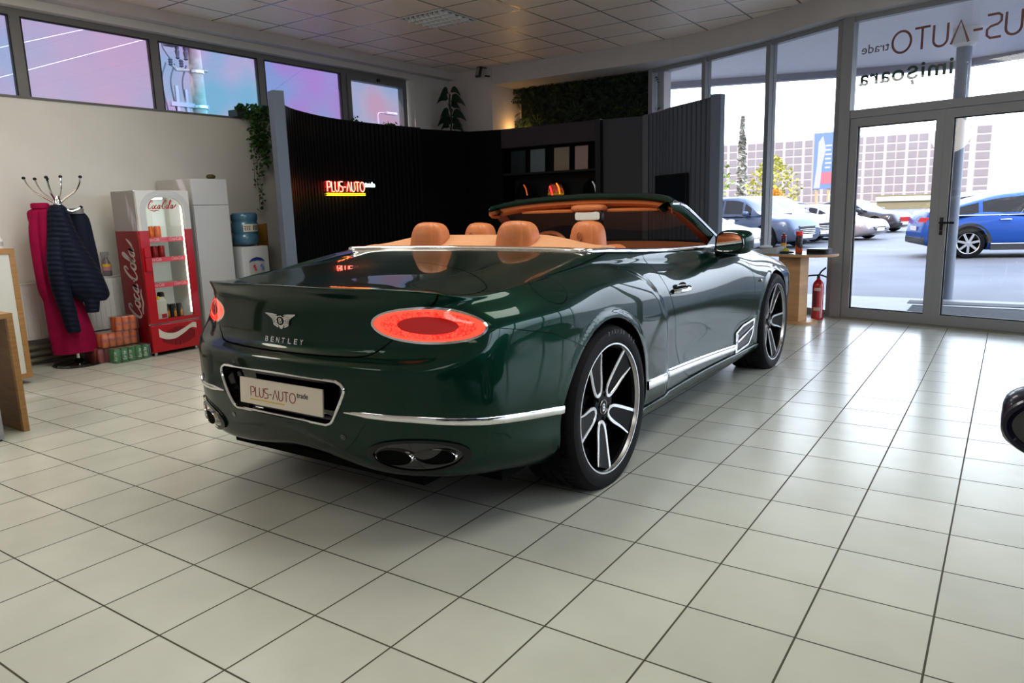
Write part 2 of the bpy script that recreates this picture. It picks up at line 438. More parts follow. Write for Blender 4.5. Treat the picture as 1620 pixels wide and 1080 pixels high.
def ell(A,c,a,b,t):
    ds=A[:,4]-c[0]; dz=A[:,2]-c[1]; u=ds*math.cos(t)+dz*math.sin(t); v=-ds*math.sin(t)+dz*math.cos(t)
    k=np.sqrt((u/a)**2+(v/b)**2)+1e-9
    g=np.sqrt((u/a**2)**2+(v/b**2)**2)+1e-9
    return np.where((A[:,3]<10)&(A[:,1]<1.),(k-1)*k/g,1.)
f_tl=lambda A: ell(A,TLC,TLA,TLB,TLT)
f_tlr=lambda A: ell(A,TLC,TLA+.010,TLB+.010,TLT)
BUMP=[(0,.744),(s_of(.42),.744),(s_of(.51),.78),(s_of(.6),.83),(s_of(.72),.857),(TLC[0]+TLA,.852),(TLC[0]+TLA+.12,.832),(arc[8]-.02,.79),(arc[8]+.2,.70),(arc[8]+.3,.68)]
_bs=np.array(BUMP)
f_bump=lambda A: np.where(A[:,1]<1.0,A[:,2]-np.interp(A[:,4],_bs[:,0],_bs[:,1]),1.)
FUEL=np.array((.897,.79,.962))
f_fuel=lambda A: np.where(A[:,0]>.5,np.sqrt(((A[:,:3]-FUEL)**2*[1,1,1.0]).sum(1))-.088,1.)
HOOD=[(-.01,3.6),(.55,3.62),(.74,3.70),(.78,3.85),(.76,4.2),(.66,4.55),(.4,4.78),(-.01,4.84)]
f_hood=lambda A: np.where((A[:,3]>9)&(A[:,1]>3.3),sd_poly(A[:,0],A[:,1],HOOD),1.)
TON=[(-.1,.6),(.742,.54),(.80,.63),(.835,.80),(.845,1.0),(.842,1.2),(.835,1.40),(.82,1.47),(.80,1.6),(-.1,1.7)]
TON=[TON[0]]+crom(TON[1:-1],5)+[TON[-1]]
f_ton=lambda A: np.where((A[:,3]>10)&(A[:,1]<2.),sd_poly(A[:,0],A[:,1],TON),1.)
PF=[(-.01,.664),(.345,.652),(.375,.635),(.377,.60),(.315,.492),(.28,.470),(-.01,.466)]
PF=[PF[0]]+crom(PF[1:-1],5)+[PF[-1]]
f_pf=lambda A: np.where((A[:,3]<6)&(A[:,1]<.5)&(A[:,0]<.5),sd_poly(A[:,0],A[:,2],PF),1.)
SH=lambda f,d:(lambda A:f(A)+d)
whole=BODY
rest=BODY
door=rest.clip(SH(f_door,G)); rest=rest.clip(SH(f_door,-G),1)
tl=rest.clip(f_tl); ring=rest.clip(f_tlr).clip(f_tl,1); rest=rest.clip(f_tlr,1)
lid=rest.clip(SH(f_lid,G)); rest=rest.clip(SH(f_lid,-G),1)
fuel=rest.clip(SH(f_fuel,.0018)); rest=rest.clip(SH(f_fuel,-.0018),1)
ton=rest.clip(SH(f_ton,.0016)); rest=rest.clip(SH(f_ton,-.0016),1)
bump=rest.clip(SH(f_bump,.0012)).clip(lambda A:f_pf(A),1); rest=rest.clip(SH(f_bump,-.0012),1)
hood=rest.clip(SH(f_hood,G)); rest=rest.clip(SH(f_hood,-G),1)
def solid(o,t=.006):
    if t<=.006: return o
    for x in (o if isinstance(o,list) else [o]):
        md=x.modifiers.new('solid','SOLIDIFY'); md.thickness=t; md.offset=-1; md.use_rim=True
    return o
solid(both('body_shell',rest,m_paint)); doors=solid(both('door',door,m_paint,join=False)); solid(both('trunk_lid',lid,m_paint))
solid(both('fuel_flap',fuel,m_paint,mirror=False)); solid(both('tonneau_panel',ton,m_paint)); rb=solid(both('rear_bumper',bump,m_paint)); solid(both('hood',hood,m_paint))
# fill where the left side has no fuel flap
o=both('body_panel',fuel,m_paint,mirror=False); o.scale=(-1,1,1)
both('inner_structure',whole,m_dark,off=-.006) if 0 else both('inner_structure',whole.clip(f_pf,1),m_dark,off=-.006)
# ---- lights, trims and badges that lie on the car's skin
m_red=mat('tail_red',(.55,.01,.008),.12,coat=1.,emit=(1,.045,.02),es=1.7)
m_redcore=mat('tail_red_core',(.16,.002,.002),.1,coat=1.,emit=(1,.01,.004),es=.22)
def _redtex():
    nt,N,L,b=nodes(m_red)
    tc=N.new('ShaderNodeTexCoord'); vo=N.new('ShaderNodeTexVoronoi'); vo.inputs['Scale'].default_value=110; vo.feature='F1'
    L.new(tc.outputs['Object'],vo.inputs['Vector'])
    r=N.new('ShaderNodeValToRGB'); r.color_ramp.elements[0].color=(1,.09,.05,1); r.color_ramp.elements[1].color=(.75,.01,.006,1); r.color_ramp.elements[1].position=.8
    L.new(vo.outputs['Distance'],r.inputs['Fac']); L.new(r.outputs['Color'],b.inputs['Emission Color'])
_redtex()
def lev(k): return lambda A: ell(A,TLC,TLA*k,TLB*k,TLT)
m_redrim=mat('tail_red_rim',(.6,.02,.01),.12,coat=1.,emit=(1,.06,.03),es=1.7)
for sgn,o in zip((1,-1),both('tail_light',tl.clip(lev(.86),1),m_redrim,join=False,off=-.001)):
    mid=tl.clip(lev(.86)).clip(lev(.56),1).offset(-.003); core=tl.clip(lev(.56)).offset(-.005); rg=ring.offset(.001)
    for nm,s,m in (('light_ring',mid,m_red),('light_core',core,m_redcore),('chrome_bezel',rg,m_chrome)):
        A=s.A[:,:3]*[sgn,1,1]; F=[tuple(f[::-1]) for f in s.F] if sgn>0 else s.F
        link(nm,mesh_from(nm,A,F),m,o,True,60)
def band(z_pts,h_pts,rng,xmin=.0):
    zx,zz=zip(*z_pts); hx,hh=zip(*h_pts)
    def f(A):
        v=np.abs(A[:,2]-np.interp(A[:,4],zx,zz))-np.interp(A[:,4],hx,hh)/2
        v=np.maximum(v,np.maximum(rng[0]-A[:,4],A[:,4]-rng[1]))
        return np.where((A[:,3]<9)&(A[:,0]>xmin),v,1.)
    return f
ay=lambda y: float(np.interp(y,NOM[4:19,1],arc[4:19]))     # arc at a y on the flank
s0=s_of(.375)
_rm=int(np.argmin(abs(VI-9.0)))+1
def on_skin(a,z,off=0.):
    """point and normal on the flank at arc a and height z"""
    j=int(np.clip(np.searchsorted(UQ,a)-1,0,len(UQ)-2)); t=(a-UQ[j])/(UQ[j+1]-UQ[j]); P=[];Nn=[]
    nn=NRM.reshape(SURF.shape)
    for q in (j,j+1):
        zc=SURF[:_rm,q,2]; r=np.interp(z,zc,np.arange(_rm)); k=min(int(r),_rm-2); f=r-k
        P.append(SURF[k,q]*(1-f)+SURF[k+1,q]*f); Nn.append(nn[k,q]*(1-f)+nn[k+1,q]*f)
    p=P[0]*(1-t)+P[1]*t; n=Nn[0]*(1-t)+Nn[1]*t
    return Vector(p)+Vector(n)*off,Vector(n).normalized()
def skin_strip(name,arcs,zf,hf,material,raise_=.006):
    out=[]
    for sg in (1,-1):
        V=[];F=[]
        for a in arcs:
            z,h=zf(a),hf(a)
            for dz,o in ((-.5,-.002),(-.5,raise_*.55),(-.32,raise_),(.32,raise_),(.5,raise_*.55),(.5,-.002)):
                p,n=on_skin(a,z+dz*h,o); V.append((p.x*sg,p.y,p.z))
        for k in range(len(arcs)-1):
            for q in range(5): 
                f=(k*6+q,(k+1)*6+q,(k+1)*6+q+1,k*6+q+1); F.append(f if sg>0 else f[::-1])
        mb=MB(); mb.add(V,F); out.append(mb.build(name,material,CAR,True,50))
    return out
_i=lambda pts:(lambda a: float(np.interp(a,[p[0] for p in pts],[p[1] for p in pts])))
skin_strip('bumper_trim',np.linspace(s0,ay(.772),70),_i([(s0,.532),(s_of(.65),.523),(s_of(.8),.508),(ay(.5),.485),(ay(.8),.455)]),_i([(s0,.006),(s0+.10,.022),(ay(.5),.032),(ay(.8),.034)]),m_chrome)
skin_strip('sill_trim',np.linspace(ay(1.62),ay(3.15),60),_i([(ay(1.62),.372),(ay(2.4),.333),(ay(3.3),.292),(ay(3.5),.288)]),_i([(ay(1.6),.05),(ay(3.4),.04)]),m_chrome,.008)
low=whole.clip(lambda A: np.where((A[:,1]>1.5)&(A[:,1]<3.8)&(A[:,3]<4),A[:,2]-.255,1.))
solid(both('sill_panel',low,m_paint,join=False,off=.012),.01)
# number plate recess
pf=[(x,z) for x,z in PF if x>=0]; pf=[(-x,z) for x,z in pf[::-1]]+pf      # closed outline, both sides
def back_at(x,z,off=0.): return on_skin(s_of(abs(x)),z,off)
V=[];F=[];pp=[]
for x,z in pf:
    p,n=back_at(x,z); p.x=x; pp.append(p); V+=[p,p+Vector((0,.05,0))]
m_=len(pf)
F=[(2*k,2*k+1,2*((k+1)%m_)+1,2*((k+1)%m_)) for k in range(m_)]
mb=MB(); mb.add(V,F); mb.add([p+Vector((0,.048,0)) for p in pp],[tuple(range(m_))]); mb.build('plate_recess',m_gloss,CAR)
mb=MB(); mb.tube([p+Vector((0,-.004,0)) for p in pp],.0062,8,closed=True); mb.build('plate_surround',m_chrome,CAR,True)
m_plate=mat('plate_white',(.74,.69,.60),.35)
mb=MB(); mb.box((-.26,.0,-.056),(.26,.008,.056),bevel=.0035); plate=mb.build('number_plate',m_plate,CAR,True)
plate.location=(0,.112,.552); plate.rotation_euler=(math.radians(-4),0,0)
m_logored=mat('logo_red',(.33,.02,.025),.4); m_logoyel=mat('logo_yellow',(.75,.50,.10),.4); m_logogrey=mat('logo_grey',(.06,.06,.065),.4)
Mp=frame((-.185,-.0005,-.020),(1,0,0),(0,0,1))
mb=MB(); logo_to(mb,Mp,.285,.085,.001); mb.build('plate_lettering',m_logored,plate)
mb=MB(); mb.box((-.19,-.0012,-.036),(.03,-.0002,-.0315)); mb.build('plate_underline',m_logoyel,plate)
mb=MB(); put_text(mb,'trade',frame((.108,-.001,.006),(1,0,0),(0,0,1)),.032,.0005); mb.build('plate_small_lettering',m_logogrey,plate)
# parking sensors
for lx,z in ((.62,.555),(.34,.415)):
    P0=VERT[np.argmin(((VERT-[lx,.2 if lx>.5 else .12,z])**2*[1,.05,1]).sum(1))]; n=NRM[np.argmin(((VERT-[lx,.2 if lx>.5 else .12,z])**2*[1,.05,1]).sum(1))]
    for s in (1,-1):
        q=Vector(n*[s,1,1]).to_track_quat('Z','Y').to_matrix().to_4x4(); q.translation=Vector(P0*[s,1,1])
        MB().lathe([(.0135,-.004),(.0135,.0015),(.011,.002),(0,.002)],18,q).build('parking_sensor',m_gloss if lx<.5 else m_paint,CAR,True)
# exhaust: oval recess with two tail pipes, each side
EC=(s_of(.655),.373)
f_ex=lambda A: np.where((A[:,3]<4.2)&(A[:,1]<.8),(np.sqrt(((A[:,4]-EC[0])/.195)**2+((A[:,2]-EC[1]-.02*(A[:,4]-EC[0]))/.062)**2)-1)*.062,1.)
exs=both('exhaust_surround',whole.clip(f_ex),m_gloss,join=False,off=.004)
exr=whole.clip(SH(f_ex,-.007)).clip(SH(f_ex,.004),1)
m_pipe=mat('tail_pipe',(.55,.54,.52),.16,1.)
for sgn,o in zip((1,-1),exs):
    s=exr.offset(.010); A=s.A[:,:3]*[sgn,1,1]; F=[tuple(f[::-1]) for f in s.F] if sgn>0 else s.F
    link('exhaust_lip',mesh_from('exhaust_lip',A,F),m_black,o,True,60)
    for lx,yy,z,rx in ((.575,.170,.370,.080),(.715,.242,.375,.086)):
        yaw=math.atan2(.30,1) if lx<.7 else math.atan2(.5,1)
        X=Vector((math.cos(yaw)*sgn,math.sin(yaw),0)); M=frame((lx*sgn,yy,z),X*sgn,(0,0,1))
        # pipe axis runs along M's -z.. draw an oval ring of finite depth
        V=[];F=[];n=36
        prof=[(.84,-.05),(.88,.004),(.94,.012),(1.,.006),(1.03,-.05)]
        for k,h in prof:
            for i in range(n):
                a=2*PI*i/n; V.append(M@Vector((rx*k*math.cos(a),.031*k*math.sin(a),h)))
        for j in range(len(prof)-1):
            for i in range(n): F.append((j*n+i,j*n+(i+1)%n,(j+1)*n+(i+1)%n,(j+1)*n+i))
        mb=MB(); mb.add(V,F); mb.build('tail_pipe',m_pipe,o,True)
        mb=MB(); mb.add([M@Vector((rx*.9*math.cos(2*PI*i/n),.031*.9*math.sin(2*PI*i/n),.003)) for i in range(n)],[tuple(range(n))]); mb.build('pipe_hole',m_dark,o)
# diffuser under the bumper
mb=MB()
pts=[(-.36,.235),(-.3,.212),(0,.185),(.3,.212),(.36,.235)]
V=[];F=[]
for i,(x,y) in enumerate(crom(pts,8)):
    V+=[(x,y,.352),(x,y+.03,.332),(x,y+.09,.312),(x,y+.6,.22)]
for i in range(len(V)//4-1):
    for k in range(3): F.append((i*4+k,i*4+k+1,i*4+k+5,i*4+k+4))
mb.add(V,F); 
mb.build('diffuser',mat('diffuser_black',(.012,.012,.013),.4),CAR,True)
# chrome waist line round the cockpit
wl=[Vector((p[0],p[1],p[2])) for p in dense[-1]]
wl=[p for p in wl if p.y<3.27 and p.y>1.2 and (p.x>.70 or p.y<1.6)]
path=[(-p.x,p.y,p.z+.006) for p in wl[::-1]]+[(p.x,p.y,p.z+.006) for p in wl[1:]]
mb=MB()
n=8; V=[];F=[]
prof=[(-.017,-.012),(-.018,.000),(-.012,.0065),(.0,.008),(.012,.0065),(.018,.000),(.017,-.012)]
for i,p in enumerate(path):
    p=Vector(p); a=Vector(path[max(0,i-1)]); b=Vector(path[min(len(path)-1,i+1)]); t=(b-a).normalized(); nx=t.cross(Vector((0,0,1))).normalized(); 
    for u,w in prof: V.append(p+nx*u+Vector((0,0,w)))
k=len(prof)
for i in range(len(path)-1):
    for j in range(k-1): F.append((i*k+j,(i+1)*k+j,(i+1)*k+j+1,i*k+j+1))
mb.add(V,F); mb.build('waist_trim',m_chrome,CAR,True,60)
# badge and name on the boot lid
def skin(lx,z,row_max=9.5,y_max=.7):
    m=(VROW<row_max)&(VERT[:,1]<y_max); idx=np.where(m)[0]; i=idx[np.argmin(((VERT[idx][:,[0,2]]-[abs(lx),z])**2).sum(1))]
    p=VERT[i].copy(); nn=NRM[i].copy()
    if lx<0: p[0]*=-1; nn[0]*=-1
    return Vector(p),Vector(nn)
m_badge=mat('badge_silver',(.75,.75,.74),.18,1.)
P0,n0=skin(0,.858); P0.x=0; n0.x=0; M=frame(P0+n0*.003,(1,0,0),Vector((0,0,1))-n0*n0.z)@Matrix.Diagonal((1.5,1.12,1,1))
mb=MB()
for s in (1,-1):
    for k in range(6):
        y0=.016-.0072*k; L_=.060-.0078*k
        pts=[(s*.012,y0-.004),(s*.03,y0+.003+.0008*k),(s*L_,.0225-.0042*k)]
        mb.strip(crom(pts,4),[.0055]*4+[.005]*4+[.0025],M,.003)
mb.strip([(-.062,.0255),(-.03,.0235),(-.013,.0205)],.003,M,.004); mb.strip([(.062,.0255),(.03,.0235),(.013,.0205)],.003,M,.004)
mb.prism([(-.012,-.014),(-.006,-.028),(0,-.031),(.006,-.028),(.012,-.014)],0,.003,M)
mb.lathe([(.0185,0),(.0185,.005),(.016,.006),(.0155,.004)],28,M,cap=False)
bd=mb.build('winged_badge',m_badge,CAR,True)
MB().lathe([(.016,.0035),(0,.0035)],24,M).build('badge_disc',m_gloss,bd)
mb=MB(); put_text(mb,'B',M@Matrix.Translation((-.0085,-.0095,.0045)),.027,.001,offset=.0006); mb.build('badge_letter',m_badge,bd)
mb=MB()
for k,c in enumerate('BENTLEY'):
    x=-.113+k*.0362; Pk,nk=skin(x+.009,.772); Pk.x=x+.009; Mk=frame(Pk+nk*.003-Vector((.007,0,.011)),(1,0,0),Vector((0,0,1))-nk*nk.z)
    put_text(mb,c,Mk,.031,.0015,width=.019,offset=.0004)
mb.build('name_lettering',m_chrome,CAR)
# fender vent ahead of the door
VP=[(3.15,.395),(3.27,.432),(3.50,.452),(3.475,.345),(3.40,.285),(3.15,.265)]
f_v=lambda A: np.where((A[:,0]>.7)&(A[:,3]<7),sd_poly(A[:,1],A[:,2],VP),1.)
for sgn,o in zip((1,-1),both('fender_vent',whole.clip(f_v),m_black,join=False,off=.003)):
    s=whole.clip(SH(f_v,-.008)).clip(SH(f_v,.006),1).offset(.008); A=s.A[:,:3]*[sgn,1,1]; F=[tuple(f[::-1]) for f in s.F] if sgn>0 else s.F
    link('vent_frame',mesh_from('vent_frame',A,F),m_chrome,o,True,60)
    mb=MB(); mb.tube([(sgn*.955,3.16,.335),(sgn*.960,3.30,.362),(sgn*.966,3.48,.40)],.008,8); mb.tube([(sgn*.950,3.165,.39),(sgn*.944,3.165,.275)],.010,8); mb.build('vent_wing',m_chrome,o,True)
P0,n0=Vector((.982,3.83,.80)),Vector((1,0,.15)).normalized()
for sgn in (1,-1):
    M=frame((sgn*.985,3.60,.72),(0,sgn,0),(0,0,1)); MB().lathe([(.011,-.01),(.011,.003),(0,.004)],16,M).build('fender_emblem',m_chrome,CAR,True)
# door handles
for sgn in (1,-1):
    d=doors[0 if sgn>0 else 1]
    i=np.argmin(((VERT-[.94,2.17,.80])**2*[.1,1,1]).sum(1)); x=VERT[i,0]
    M=frame((sgn*(x+.001),2.17,.805),(0,sgn,0),(0,0,1))
    mb=MB(); V=[M@Vector((.085*math.cos(a),.042*math.sin(a),.003+.004*math.sin(a))) for a in [2*PI*k/28 for k in range(28)]]; mb.add(V,[tuple(range(28))]); mb.build('handle_recess',m_gloss,d)
    mb=MB(); mb.tube(crom([(-.11,0,.004),(-.09,0,.020),(-.04,0,.032),(.04,0,.032),(.09,0,.020),(.11,0,.004)],5),[.009]+[.0125]*24+[.009],10,flat=.62) if 0 else mb.tube([M@Vector(p) for p in crom([(-.115,0,.002),(-.09,0,.022),(-.04,0,.034),(.04,0,.034),(.09,0,.022),(.115,0,.002)],5)],.013,10)
    mb.build('door_handle',m_chrome,d,True)
# ---- wheels
m_rim=mat('rim_black',(.0025,.0025,.003),.36,spec=.10); m_mach=mat('rim_machined',(.62,.62,.63),.27,1.)
m_disc=mat('brake_disc',(.22,.22,.22),.35,1.)
def make_wheel(ang0):
    Mx=Matrix(((0,0,1,0),(1,0,0,0),(0,1,0,0),(0,0,0,1)))      # lathe axis z -> x ; x->y ; y->z
    mb=MB(); mb.lathe([(.282,.0),(.289,-.004),(.284,-.018),(.270,-.030),(.262,-.08),(.258,-.22),(.27,-.27)],72,Mx,cap=False)
    wheel=mb.build('wheel',m_rim,CAR,True)
    prof=[(.284,-.012),(.291,.000),(.303,.004),(.325,.006),(.345,.002),(.357,-.010),(.364,-.022),(.3685,-.040),(.370,-.060),(.370,-.085),(.363,-.087),(.363,-.096),(.370,-.098),(.370,-.135),(.363,-.137),(.363,-.149),(.370,-.151),(.370,-.19),(.363,-.192),(.363,-.2),(.370,-.202),(.370,-.25),(.361,-.275),(.33,-.288),(.284,-.28)]
    V=[];F=[];n=180; m=len(prof)
    for r_,h in prof:
        for k in range(n):
            a=2*PI*k/n; rr=r_-(.005 if (k%3==0 and .3680<r_ and -.09<h<-.03) else 0); V.append(Mx@Vector((rr*math.cos(a),rr*math.sin(a),h)))
    for q in range(m-1):
        for k in range(n): F.append((q*n+k,q*n+(k+1)%n,(q+1)*n+(k+1)%n,(q+1)*n+k))
    mb=MB(); mb.add(V,F); mb.build('tyre',m_tyre,wheel,True,25)
    mb=MB()
    for k,ch in enumerate('315/30 R22'):
        if ch==' ': continue
        a=math.radians(96-k*5.0+0); M=Matrix.Rotation(a-PI/2,4,'X')@frame((.0066,-.006,.332),(0,1,0),(0,0,1)); put_text(mb,ch,M,.024,.0004)
    mb.build('tyre_lettering',mat('tyre_print',(.16,.16,.16),.6),wheel)
    MB().lathe([(.2825,.001),(.2895,.0015),(.2895,-.002)],96,Mx,cap=False).build('rim_lip',m_mach,wheel,True)
    MB().lathe([(.278,-.018),(.283,-.004),(.2835,-.002)],96,Mx,cap=False).build('rim_flange',m_mach,wheel,True)
    MB().lathe([(.19,-.12),(.19,-.10),(.06,-.10)],48,Mx,cap=False).build('brake_disc',m_disc,wheel,True)
    MB().lathe([(.262,-.15),(0,-.15)],48,Mx,cap=False).build('wheel_back',m_dark,wheel)
    for k in range(5):
        a=math.radians(ang0+72*k); c,s=math.cos(a),math.sin(a)
        R2=lambda r,t:(r*math.cos(t),r*math.sin(t))
        def loc(u,v,d):      # u radial, v tangential
            return Vector((d,u*c-v*s,u*s+v*c))
        dep=lambda u:-.052+.040*(max(0,u)/.28)**1.3
        out=crom([(.279,.062),(.20,.052),(.13,.042),(.085,.029),(.066,.003),(.078,-.020),(.12,-.033),(.19,-.040),(.258,-.052)],7)
        # black spoke face
        n=len(out); V=[loc(u,v,dep(u)-.003) for u,v in out]+[loc(u,v*1.12,dep(u)-.05) for u,v in out]
        F=[tuple(range(n))]+[(i+1,i,n+i,n+i+1) for i in range(n-1)]
        mb=MB(); mb.add(V,F); sp=mb.build('spoke',m_rim,wheel,True,30)
        V=[];F=[]
        for i,(u,v) in enumerate(out):
            a0=out[max(0,i-1)];b0=out[min(n-1,i+1)]; du,dv=b0[0]-a0[0],b0[1]-a0[1]; l=math.hypot(du,dv); w=.0140*(1 if i<n*.75 else 1-.55*(i-n*.75)/(n*.25)); nu,nv=dv/l*w/2,-du/l*w/2
            V+=[loc(u+nu,v+nv,dep(u)),loc(u-nu,v-nv,dep(u)),loc(u+nu*1.3,v+nv*1.3,dep(u)-.004),loc(u-nu*1.3,v-nv*1.3,dep(u)-.004)]
        for i in range(n-1):
            p=i*4;q=p+4; F+=[(p,q,q+1,p+1),(p+2,q+2,q,p),(p+1,q+1,q+3,p+3)]
        mb=MB(); mb.add(V,F); mb.build('spoke_edge',m_mach,sp,True,30) if 0 else mb.build('spoke_edge',m_mach,wheel,True,30)
        mb=MB(); mb.lathe([(.009,-.06),(.009,-.044),(.006,-.042),(0,-.042)],8,Matrix.Translation(loc(.052,0.02,0))@Mx); mb.build('wheel_bolt',m_rim,wheel,True)
    MB().lathe([(.075,-.06),(.070,-.050),(.034,-.047),(.033,-.043),(0,-.042)],36,Mx).build('wheel_hub',m_rim,wheel,True)
    mb=MB(); put_text(mb,'B',frame((-.0415,-.0125,-.0175),(0,1,0),(0,0,1)),.048,.0006,offset=.001); mb.lathe([(.031,-.0425),(.0325,-.0405),(.034,-.0425)],32,Mx,cap=False); mb.build('hub_cap',m_satin,wheel)
    return wheel
def copy_part(o):
    c=o.copy(); COL.objects.link(c)
    for ch in o.children: d=ch.copy(); COL.objects.link(d); d.parent=c
    return c
W=make_wheel(-101)
W.location=(.988,YR,.366); W.scale=(1,1.045,1.045)
for lx,y,rot,flip in ((.990,YF,22,0),(-.988,YR,0,1),(-.990,YF,40,1)):
    fr_=y>2; w=copy_part(W); w.location=(lx,y,.366 if not fr_ else .360); w.scale=(1,1.045,1.045) if not fr_ else (1,1.02,1.02); w.rotation_euler=(math.radians(rot),0,PI if flip else 0)
# wheel housings: dark tubs
for y,R,zc_ in ((YR,AR+.012,ZR),(YF,AF+.012,ZF)):
    for s in (1,-1):
        V=[];F=[];n=25
        for i in range(n):
            a=math.radians(-25+230*i/(n-1)); 
            V+=[(s*.955,y+R*math.cos(a),zc_+R*math.sin(a)),(s*.62,y+R*math.cos(a),zc_+R*math.sin(a))]
        for i in range(n-1): F.append((2*i,2*i+1,2*i+3,2*i+2))
        V+= [(s*.62,y,zc_)]; c=len(V)-1
        for i in range(n-1): F.append((2*i+1,c,2*i+3))
        mb=MB(); mb.add(V,F); mb.build('wheel_housing',m_dark,CAR,True)
# floor pan
mb=MB(); mb.box((-.80,.55,.19),(.80,4.6,.23)); mb.box((-.60,.3,.215),(.60,.6,.25)); mb.build('underbody',m_dark,CAR)
# ---- cockpit
def blob(name,c,r,p,material,parent,M=None,n=28,taper=0.,e2=None):
    """superellipsoid: centre c, half sizes r, exponent p (small = boxier)"""
    V=[];F=[];e2=e2 or p; m=n//2
    sg=lambda x,k: math.copysign(abs(x)**k,x)
    for i in range(m+1):
        t=-PI/2+PI*i/m
        for j in range(n):
            a=2*PI*j/n; z=sg(math.sin(t),p)
            k=1-taper*(z*.5+.5)
            v=Vector((c[0]+r[0]*k*sg(math.cos(t),p)*sg(math.cos(a),e2),c[1]+r[1]*sg(math.cos(t),p)*sg(math.sin(a),e2),c[2]+r[2]*z))
            V.append(M@v if M is not None else v)
    for i in range(m):
        for j in range(n): F.append((i*n+j,i*n+(j+1)%n,(i+1)*n+(j+1)%n,(i+1)*n+j))
    mb=MB(); mb.add(V,F)
    me=mesh_from(name,mb.v,mb.f); bm=bmesh.new(); bm.from_mesh(me); bmesh.ops.remove_doubles(bm,verts=bm.verts,dist=1e-6); bm.to_mesh(me); bm.free()
    return link(name,me,material,parent,True)
# leather deck behind the rear seats
V=[];F=[];nx,ny=49,14
for i in range(nx):
    x=-.80+1.6*i/(nx-1)
    hump=1-float(sstep((abs(x)-.36)/.44))
    y0=float(np.interp(abs(x),INN[:10,0],INN[:10,1]))+.006
    for j in range(ny):
        t=j/(ny-1); y=y0+.26*t
        V.append((x,y,1.076-.002*t+(.014+.054*hump)*float(sstep(t*1.35))-.012*max(0,t-.8)/.2))
for i in range(nx-1):
    for j in range(ny-1): F.append((i*ny+j,(i+1)*ny+j,(i+1)*ny+j+1,i*ny+j+1))
mb=MB(); mb.add(V,F); solid(mb.build('leather_deck',m_tonneau,CAR,True),.02)
# door-top and side leather ledges, and the tub below
V=[];F=[]
bel=[p for p in dense[-1] if 1.45<p[1]<3.32 and p[0]>.7]
for p in bel:
    V+=[(p[0]-.004,p[1],p[2]+.004),(p[0]-.035,p[1],p[2]+.012),(p[0]-.09,p[1],p[2]-.002),(p[0]-.13,p[1],p[2]-.06),(p[0]-.14,p[1],.45)]
n=len(bel)
for i in range(n-1):
    for k in range(4): F.append((i*5+k,i*5+k+1,i*5+k+6,i*5+k+5))
for s in (1,-1):
    mb=MB(); mb.add([(s*x,y,z) for x,y,z in V],[f if s>0 else f[::-1] for f in F]); mb.build('door_lining',m_tan,CAR,True)
mb=MB(); mb.box((-.72,1.4,.40),(.72,3.6,.45)); mb.build('cockpit_floor',m_tan2,CAR)
# seats
def seat(lx,y,z,w,rear=False):
    s=MB(); e=bpy.data.objects.new('rear_seat' if rear else 'front_seat',None); 
    hb=blob('rear_seat' if rear else 'front_seat',(0,0,0),(w+.11,.085,.32),.45,m_tan,CAR,Matrix.Translation((lx,y+(.10 if rear else .0),.72))@Matrix.Rotation(math.radians(-8),4,'X'))
    H=blob('headrest',(0,0,0),(w,.068,.145),.50,m_tan,hb,Matrix.Translation((lx,y,z-.145))@Matrix.Rotation(math.radians(-6),4,'X'),36,.26,.62)
    # centre pad, slightly proud of the side bolsters
    blob('headrest_pad',(0,0,0),(w*.70,.073,.147),.50,m_tan,hb,Matrix.Translation((lx,y-.006,z-.146))@Matrix.Rotation(math.radians(-6),4,'X'),36,.22,.62)
    blob('cushion',(0,0,0),(w+.12,.25,.10),.45,m_tan,hb,Matrix.Translation((lx,y+.32,.55)))
    if not rear:
        mb=MB(); mb.tube([Vector((lx-.012,y-.080,z-.085))+Vector((.013*math.cos(a),0,.024*math.sin(a))) for a in [2*PI*k/20 for k in range(20)]],.0035,6,closed=True); mb.build('headrest_emblem',m_tan2,hb,True)
    return hb
seat(.300,1.465,1.217,.146,True); seat(-.300,1.465,1.217,.146,True); seat(.392,2.07,1.196,.128); seat(-.392,2.07,1.196,.128)
blob('shoulder_bolster',(.62,1.95,1.02),(.06,.10,.05),.8,m_tan,CAR)
# dashboard
V=[];F=[];n=25
for i in range(n):
    x=-.76+1.52*i/(n-1); yb=3.62-.42*(abs(x)/.78)**2
    V+=[(x,yb,1.0),(x,yb-.12,.995),(x,yb-.26,.985),(x,yb-.34,.96),(x,yb-.36,.80),(x,yb-.30,.55)]
for i in range(n-1):
    for k in range(5): F.append((i*6+k,(i+1)*6+k,(i+1)*6+k+1,i*6+k+1))
mb=MB(); mb.add(V,F); db=mb.build('dashboard',m_tan2,CAR,True)
mb=MB(); mb.box((-.2,3.13,.82),(.2,3.17,.93),bevel=.01); mb.build('centre_screen',m_gloss,db)
M=Matrix.Translation((-.385,2.86,.93))@Matrix.Rotation(math.radians(66),4,'X')
mb=MB(); mb.tube([M@Vector((.185*math.cos(a),.18*math.sin(a),0)) for a in [2*PI*k/36 for k in range(36)]],.017,10,closed=True)
for a in (0,PI,-PI/2): mb.tube([M@Vector((.04*math.cos(a),.04*math.sin(a),-.02)),M@Vector((.175*math.cos(a),.17*math.sin(a),0))],.014,8)
sw=mb.build('steering_wheel',m_tan2,CAR,True)
blob('wheel_boss',(0,0,-.02),(.06,.055,.03),.7,m_black,sw,M)
